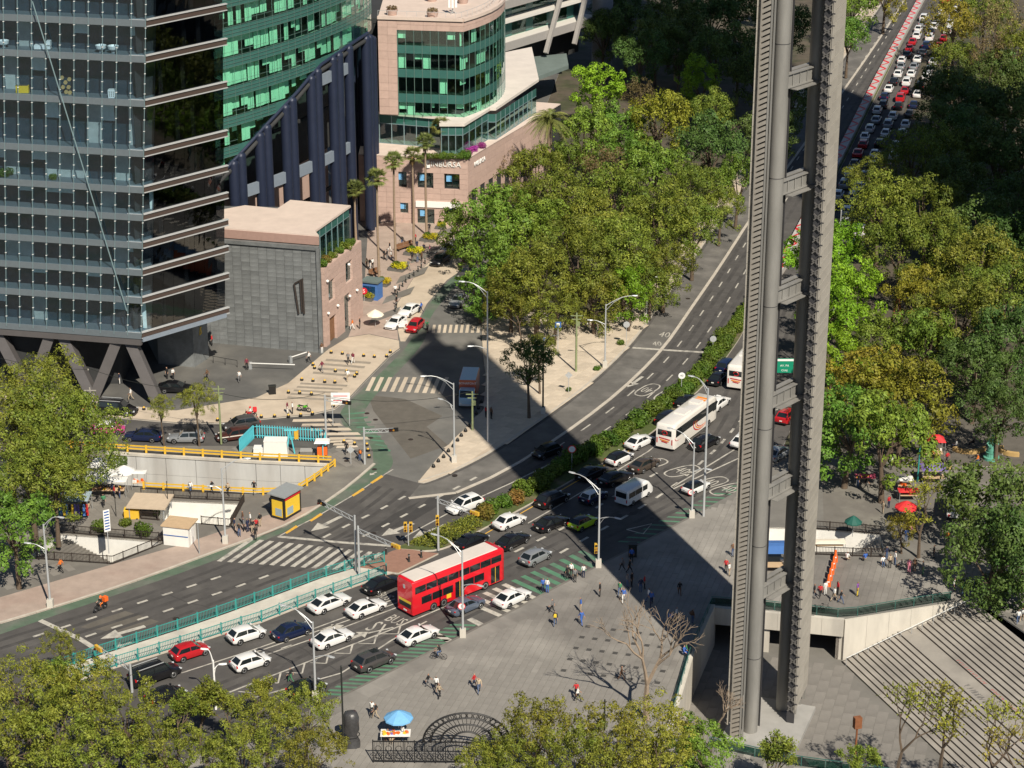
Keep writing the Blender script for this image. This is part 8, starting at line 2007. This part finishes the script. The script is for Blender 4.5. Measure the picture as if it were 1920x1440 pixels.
# ================================================================== PEOPLE
CL={'black':(.012,.012,.014),'white':(.7,.7,.68),'grey':(.16,.16,.165),'navy':(.015,.022,.06),'blue':(.04,.12,.42),'red':(.45,.02,.025),'orange':(.65,.16,.02),'yellow':(.62,.45,.03),'pink':(.6,.2,.28),'green':(.05,.2,.09),'beige':(.42,.34,.24),'brown':(.13,.07,.04),'denim':(.06,.1,.2),'purple':(.2,.07,.3),'maroon':(.16,.02,.04)}
for k,v in CL.items():mat('cloth_'+k,v,.85,var=.12,scale=6)
for i,c in enumerate(((.36,.2,.13),(.28,.15,.09),(.45,.27,.19))):mat('skin_%d'%i,c,.6,var=.05)
mat('hair_dark',(.012,.009,.008),.6,var=0);mat('shoe_dark',(.02,.02,.02),.6,var=0)
def person_mesh(pose):
	P={'pelvis':(0,0,.95,.125),'spine':(.01,0,1.13,.125),'chest':(.0,0,1.33,.145),'neck':(.015,0,1.47,.055),'jaw':(.035,0,1.53,.066),'head':(.025,0,1.63,.088),'nose':(.125,0,1.575,.016)}
	E=[('pelvis','spine'),('spine','chest'),('chest','neck'),('neck','jaw'),('jaw','head'),('jaw','nose')];reg={'pelvis':2,'spine':1,'chest':1,'neck':0,'jaw':0,'head':0,'nose':0}
	arms={'stand':((.02,1.13),(.06,.9)),'walk':None,'phone':((.05,1.13),(.28,1.22)),'sit':((.1,1.13),(.32,.98)),'ride':((.2,1.2),(.45,1.08)),'walkb':None}[pose]
	for s,n in((1,'l'),(-1,'r')):
		if pose in('walk','walkb'):k=s if pose=='walk' else-s;el=(.12*k-.03,1.14);wr=(.24*k+.06,.93)
		elif pose=='phone' and s>0:el,wr=(.02,1.13),(.05,.9)
		else:el,wr=arms
		sw=s*.2;P['sh'+n]=(0,s*.165,1.4,.068);P['el'+n]=(el[0],s*.235,el[1],.048);P['wr'+n]=(wr[0],s*.235,wr[1],.034)
		d=Vector((wr[0]-el[0],0,wr[1]-el[1])).normalized();pl=Vector((wr[0],s*.235,wr[1]))+d*.07;P['pa'+n]=(*pl,.033);reg.update({'sh'+n:1,'el'+n:1,'wr'+n:0,'pa'+n:0});E+=[('chest','sh'+n),('sh'+n,'el'+n),('el'+n,'wr'+n),('wr'+n,'pa'+n)]
		u=Vector((-d.z,0,d.x))
		for q in range(4):
			off=(q-1.5)*.022;a=pl+d*.045+u*off;e=a+d*(.06,.07,.066,.05)[q]+Vector((0,-s*.02,0));P['f%d%s'%(q,n)]=(*a,.0095);P['g%d%s'%(q,n)]=(*e,.008);E+=[('pa'+n,'f%d%s'%(q,n)),('f%d%s'%(q,n),'g%d%s'%(q,n))];reg['f%d%s'%(q,n)]=reg['g%d%s'%(q,n)]=0
		th=pl-d*.02+u*.045;P['t'+n]=(*th,.011);P['u'+n]=(*(th+d*.045+u*.015),.009);E+=[('wr'+n,'t'+n),('t'+n,'u'+n)];reg['t'+n]=reg['u'+n]=0
		if pose in('walk','walkb'):k=-s if pose=='walk' else s;kn=(.16*k+.07,.52);an=(.3*k-(.05 if k<0 else 0),.1+(.07 if k<0 else 0))
		elif pose=='sit':kn,an=(.45,.95),(.48,.55)
		elif pose=='ride':kn,an=(.34,.75+.1*s),(.22,.38+.14*s)
		else:kn,an=(.02,.5),(0,.09)
		y=s*.1;P['hi'+n]=(0,s*.09,.9,.092);P['kn'+n]=(kn[0],y,kn[1],.06);P['an'+n]=(an[0],y,an[1],.043);P['to'+n]=(an[0]+.17,y,an[1]-.055 if pose!='ride' else an[1]-.04,.036);reg.update({'hi'+n:2,'kn'+n:2,'an'+n:2,'to'+n:3});E+=[('pelvis','hi'+n),('hi'+n,'kn'+n),('kn'+n,'an'+n),('an'+n,'to'+n)]
	if pose=='sit':
		for k in P:
			x,y,z,r=P[k];P[k]=(x,y,z-.47,r)
	if pose=='ride':
		for k in('spine','chest','neck','jaw','head','nose','shl','shr'):x,y,z,r=P[k];P[k]=(x+(z-.95)*.35,y,z-(z-.95)*.06,r)
	names=list(P);me=bpy.data.meshes.new('person');me.from_pydata([P[k][:3]for k in names],[(names.index(a),names.index(b))for a,b in E],[])
	o=bpy.data.objects.new('person',me);COL.objects.link(o);o.modifiers.new('Skin','SKIN').use_smooth_shade=True
	for i,k in enumerate(names):r=P[k][3];me.skin_vertices[0].data[i].radius=(r*(.8 if k in('chest','spine','pelvis')else 1),r*(1.15 if k in('chest','spine','pelvis')else 1))
	me.skin_vertices[0].data[names.index('pelvis')].use_root=True
	sb=o.modifiers.new('Sub','SUBSURF');sb.levels=1;sb.render_levels=1
	out=bpy.data.meshes.new_from_object(o.evaluated_get(bpy.context.evaluated_depsgraph_get()));bpy.data.objects.remove(o)
	smp=[]
	for a,b in E:
		A,B=Vector(P[a][:3]),Vector(P[b][:3])
		for t in(0,.25,.5,.75,1):smp.append((A.lerp(B,t),reg[a]if t<.5 and not(a=='an'+a[-1])else reg[b],P[a][3]*(1-t)+P[b][3]*t))
	for m in('skin_0','cloth_white','cloth_denim','shoe_dark','hair_dark'):out.materials.append(M(m))
	hd=P['head'];idx=[]
	for p in out.polygons:
		c=p.center
		if(c-Vector(hd[:3])).length<.17 and(c.z>hd[2]+.035 or c.x<hd[0]-.025):idx.append(4);continue
		idx.append(min(smp,key=lambda s:(s[0]-c).length-s[2])[1])
	out.polygons.foreach_set('material_index',idx);out.polygons.foreach_set('use_smooth',[True]*len(idx));out.name='person'
	return out
PM={k:person_mesh(k)for k in('stand','walk','walkb','phone','sit','ride')}
random.seed(77);mb=MB();mb.loft([[(-.16-d,-w,z),(-.16-d,w,z),(-.13,w,z),(-.13,-w,z)]for w,d,z in((.12,.08,1.05),(.15,.14,1.15),(.15,.12,1.38),(.1,.05,1.46))]);PACK=mb.mesh('backpack','black_plastic')
def person(x,y,top,bot,pose,place,z=.13,face=None,pack=None,helmet=None,hair=None):
	p=G(x,y,z)if z<0 else G(x,y);verb={'stand':'standing','walk':'walking','walkb':'walking','phone':'standing','sit':'sitting','ride':'riding'}[pose]
	t=inst('person',PM[pose],None,(p.x,p.y,z),random.uniform(0,6.28)if face is None else R(face),None);s=random.uniform(.96,1.06);t.scale=(s,s,s)
	lb='person in %s top and %s trousers %s %s'%(top,bot,verb,place);lb=lb if len(lb.split())<17 else 'person in %s and %s %s'%(top,bot,place)
	tag(t,lb,'person','people in the street')
	for i,m in((0,'skin_%d'%random.randint(0,2)),(1,'cloth_'+top),(2,'cloth_'+bot)):
		t.material_slots[i].link='OBJECT';t.material_slots[i].material=M(m)
	if pack:b=inst('backpack',PACK,t);b.material_slots[0].link='OBJECT';b.material_slots[0].material=M('cloth_'+pack)
	if helmet:mb=MB();mb.lathe([(.13,-.1),(.14,0),(.11,.1),(.03,.15)],10,(.12 if pose=='ride' else.02,0,1.62));mb.obj('helmet',helmet,t,smooth=True)
	return t
W='walk';B_='walkb';S='stand';PH='phone'
pl=[(1018,1112,'blue','navy',S,'at the end of the green crossing'),(1026,1114,'white','blue',S,'beside the one in blue at the green crossing'),(1036,1152,'grey','black',W,'on the plaza behind the yellow bag'),(1041,1176,'black','denim',W,'on the plaza with a yellow bag','yellow'),(1089,1150,'blue','beige',S,'in the middle of the plaza, upper of two'),(1090,1174,'blue','blue',W,'in the middle of the plaza, lower of two'),(1125,1121,'black','black',S,'alone on the plaza near the lamp post'),(1064,1088,'black','black',S,'by the crossing, left of four',None),(1078,1094,'grey','black',S,'by the crossing, second of four'),(1094,1086,'white','navy',PH,'by the crossing, right of four'),(1071,1084,'white','black',S,'by the crossing, behind the others'),(1162,1118,'green','denim',W,'at the shadow edge with a companion'),(1169,1132,'blue','white',W,'at the shadow edge with a blue jacket'),(1176,1104,'grey','denim',S,'inside the stele shadow, first of a group'),(1184,1102,'black','black',S,'inside the stele shadow, second of a group'),(1201,1113,'navy','denim',S,'inside the stele shadow, third of a group'),(1208,1106,'red','black',S,'inside the stele shadow, only red one'),(1216,1132,'white','denim',W,'in the stele shadow, left of a pair'),(1221,1138,'blue','navy',W,'in the stele shadow, right of a pair'),(1274,1119,'black','brown',B_,'alone deep in the stele shadow'),(1184,1056,'blue','black',S,'beside the green cabinet'),(1180,1078,'black','black',W,'below the green cabinet'),(1167,1072,'grey','black',W,'near the cabinet at the shadow edge'),(1257,1176,'blue','navy',S,'by the glass balustrade, leftmost of five'),(1268,1168,'white','navy',S,'by the glass balustrade, second of five'),(1266,1182,'black','denim',S,'by the glass balustrade, nearest of five'),(1280,1180,'grey','denim',S,'by the glass balustrade, fourth of five'),(1298,1172,'brown','denim',S,'by the glass balustrade, with a brown pack','brown'),(1282,1232,'blue','blue','sit','at the end of the slanting wall'),(1286,1228,'green','navy','sit','beside the one in blue on the wall end'),(1374,1046,'brown','denim',S,'left of the stele edge'),(1361,1075,'red','black',S,'in the sun left of the stele, left of two'),(1367,1082,'white','beige',S,'in the sun left of the stele, right of two'),(803,1292,'black','grey',W,'on the plaza, left of three walkers'),(818,1298,'white','black',W,'on the plaza, middle of three walkers'),(824,1312,'beige','black',B_,'on the plaza, right of three walkers'),(889,1292,'red','navy',W,'on the plaza, left of the pair with a red top'),(898,1302,'beige','denim',W,'on the plaza, right of the pair with a red top'),(698,1345,'white','black',W,'near the blue parasol, left of two'),(705,1350,'black','beige',W,'near the blue parasol with a red cap'),(546,1282,'black','green',W,'at the traffic island with a red cap'),(1080,1310,'red','black',W,'at the bottom of the plaza, behind another'),(1083,1318,'white','black',W,'at the bottom of the plaza, in front'),(1165,1278,'brown','brown',W,'behind the leafless tree'),(728,1388,'black','brown','sit','left end of the blue parasol stall'),(738,1392,'orange','beige','sit','at the blue parasol stall, second'),(755,1390,'white','denim',S,'at the blue parasol stall, serving'),(765,1392,'pink','denim','sit','right end of the blue parasol stall'),(358,928,'white','denim',W,'along the near yellow guardrail with a backpack','navy'),(398,927,'black','black',W,'along the near yellow guardrail, second'),(428,930,'beige','black',W,'along the near yellow guardrail, third'),(477,928,'black','black',W,'along the near yellow guardrail, fourth'),(440,998,'navy','black',S,'waiting at the zebra, leftmost of the crowd'),(449,1008,'black','denim',S,'waiting at the zebra in front of the crowd'),(458,998,'grey','black',S,'waiting at the zebra, behind left'),(465,1000,'navy','navy',S,'waiting at the zebra, middle'),(474,1002,'black','beige',S,'waiting at the zebra in beige trousers'),(481,998,'red','black',S,'waiting at the zebra in a red top'),(488,990,'black','beige',S,'waiting at the zebra, right back'),(479,1015,'black','black',S,'waiting at the zebra, foremost right'),(456,985,'brown','denim',S,'waiting at the zebra, rear row'),(470,988,'white','black',S,'waiting at the zebra, rear row right'),(508,958,'black','denim',S,'left of the black kiosk'),(199,926,'white','black',W,'beside the food stalls, left'),(215,936,'red','denim',S,'beside the food stalls in red'),(225,936,'black','denim',S,'beside the food stalls, right'),(195,953,'green','black',W,'between the clothes and food stalls'),(152,922,'black','denim',S,'before the leftmost white parasols'),(115,1076,'orange','black',W,'at the left tree foot on the sidewalk'),(212,932,'navy','black',S,'behind the red one at the food stalls'),(389,715,'brown','black',W,'on the dark plaza, leftmost'),(449,718,'white','grey',W,'on the dark plaza near the long barrier'),(463,695,'maroon','black',S,'beside the long barrier arm'),(314,712,'black','black',S,'at the tower leg, left of two'),(325,713,'white','black',S,'at the tower leg, right of two'),(246,752,'white','beige',W,'beside the black SUV under the legs'),(225,722,'navy','white',S,'in the shade under the tower'),(398,650,'red','black',S,'at the dark corner of the slate wall'),(604,665,'brown','white',S,'at the slate wall corner'),(580,682,'white','black',W,'near the dome bollards'),(604,700,'maroon','grey',W,'crossing the beige plaza alone'),(653,684,'grey','black',W,'crossing the beige plaza, left of two'),(662,684,'maroon','white',W,'crossing the beige plaza, right of two'),(652,717,'white','beige',W,'at the lower inlaid bands'),(539,777,'maroon','white',S,'beside the green motorcycle, left'),(549,778,'white','black',S,'beside the green motorcycle, right'),(650,854,'black','black',W,'at the metro corner'),(675,866,'brown','denim',S,'at the metro corner with an orange bag','orange'),(661,620,'orange','white',W,'beside the pink side wall'),(675,618,'black','black',S,'at the pink side wall, in black'),(790,588,'blue','navy',W,'behind the parked white sedan'),(741,556,'white','black',W,'beside the post bollards'),(744,575,'black','black',S,'among the post bollards'),(688,504,'beige','brown',S,'in the group left of the palms, first'),(694,506,'black','white',S,'in the group left of the palms, second'),(699,505,'white','black',S,'in the group left of the palms, third'),(720,488,'black','black',S,'between the palms, first'),(726,490,'black','grey',S,'between the palms, second'),(734,490,'white','navy',S,'between the palms, third'),(741,488,'grey','black',S,'between the palms, fourth'),(731,474,'black','white',W,'behind the benches in white trousers'),(754,463,'black','denim',W,'near the upper benches'),(778,458,'red','black',S,'beside the upper lime planter'),(782,470,'navy','navy',S,'right of the lime planter'),(795,476,'navy','black',S,'by the black SUV, left'),(806,478,'pink','grey',S,'by the black SUV in pink'),(766,508,'grey','grey',W,'below the third lime planter'),(773,492,'black','black',S,'at the planters, first of three'),(783,494,'grey','denim',S,'at the planters, second of three'),(791,492,'brown','black',S,'at the planters, third of three'),(805,438,'black','black',S,'before the bank door'),(698,528,'black','black','sit','on the bench by the kiosk'),(921,788,'brown','black',S,'in the shadow behind the truck, right'),(911,785,'red','black',S,'in the shadow behind the truck, left'),(1102,622,'white','black',W,'under the park trees, left of three'),(1110,625,'pink','black',W,'under the park trees, middle of three'),(1117,626,'black','green',W,'under the park trees, right of three'),(1608,916,'black','denim',S,'beside the pink stall, left'),(1623,922,'black','black',W,'beside the pink stall, right'),(1670,882,'white','black',S,'under the tree right of the pink stall'),(1666,955,'red','navy',S,'left of the red parasol'),(1655,965,'beige','beige',S,'further left of the red parasol'),(1775,872,'red','black',W,'in front of the red tent'),(1832,876,'orange','denim',W,'beside the green statue'),(1793,842,'white','denim','sit','on the curved bench'),(1825,838,'black','black','sit','at the right end of the curved bench'),(1588,1055,'white','beige','sit','on the stairwell kerb, leftmost'),(1622,1056,'blue','beige','sit','on the stairwell kerb in blue'),(1655,1062,'white','denim','sit','on the stairwell kerb among the crowd'),(1662,1052,'navy','denim',S,'at the right end of the railing'),(1677,1062,'white','denim',S,'in the white cap at the railing end'),(1668,1068,'beige','black',S,'left of the white cap'),(1690,1068,'grey','black','sit','right of the white cap'),(1704,1076,'pink','pink',S,'in a long pink dress by the thin tree'),(1714,1074,'brown','brown',S,'behind the pink dress'),(1698,1018,'blue','denim',S,'behind the small yellow tree'),(1705,1010,'pink','navy',S,'behind the small yellow tree in pink'),(1730,1080,'grey','green',S,'in the shade right of the thin tree'),(1750,1048,'black','black',S,'in the deep shade by the motorcycle'),(1776,1022,'orange','black',S,'beside the parked motorcycle'),(1526,1124,'black','grey',S,'right of the stele with a pack','grey'),(1537,1124,'red','black',W,'right of the stele in red'),(1547,1118,'white','white',S,'right of the stele in white'),(1563,1130,'white','beige',W,'beside the bicycles, left of three'),(1570,1118,'red','black',S,'beside the bicycles, rear of three'),(1576,1134,'black','denim',W,'beside the bicycles, right of three'),(1607,1120,'purple','yellow',S,'alone right of the orange barriers'),(1788,1112,'white','navy',S,'at the top of the court wall'),(1805,1120,'green','denim',S,'at the corner above the stairs'),(1860,1148,'black','black',W,'at the top of the stairs in the shade'),(1908,1172,'white','denim',W,'at the right edge on the stairs, left of two'),(1915,1168,'white','beige',W,'at the right edge on the stairs, right of two')]
for r in pl:person(*r[:6],pack=r[6]if len(r)>6 else None,z=.13 if r[1]>480 or r[0]>900 else.12)
def rider(x,y,top,bot,place,veh,helmet,dz=.0,dx=-.25):
	v=[o for o in bpy.data.objects if o.get('label','').startswith(veh)][0];t=person(x,y,top,bot,'ride',place,helmet=helmet);t.rotation_euler=v.rotation_euler;c=v.matrix_basis@Vector((dx,0,0));t.location=(c.x,c.y,v.location.z+dz)
rider(188,1145,'black','orange','the black motorcycle on the far carriageway','black motorcycle','orange',-.1);rider(822,1238,'black','denim','a bicycle across the plaza','bicycle being',None,.0,-.2);rider(468,785,'white','red','the red delivery motorcycle','red delivery','canvas_red',-.1);rider(802,620,'green','black','a bicycle down the side street','bicycle ridden',None,0,-.2)
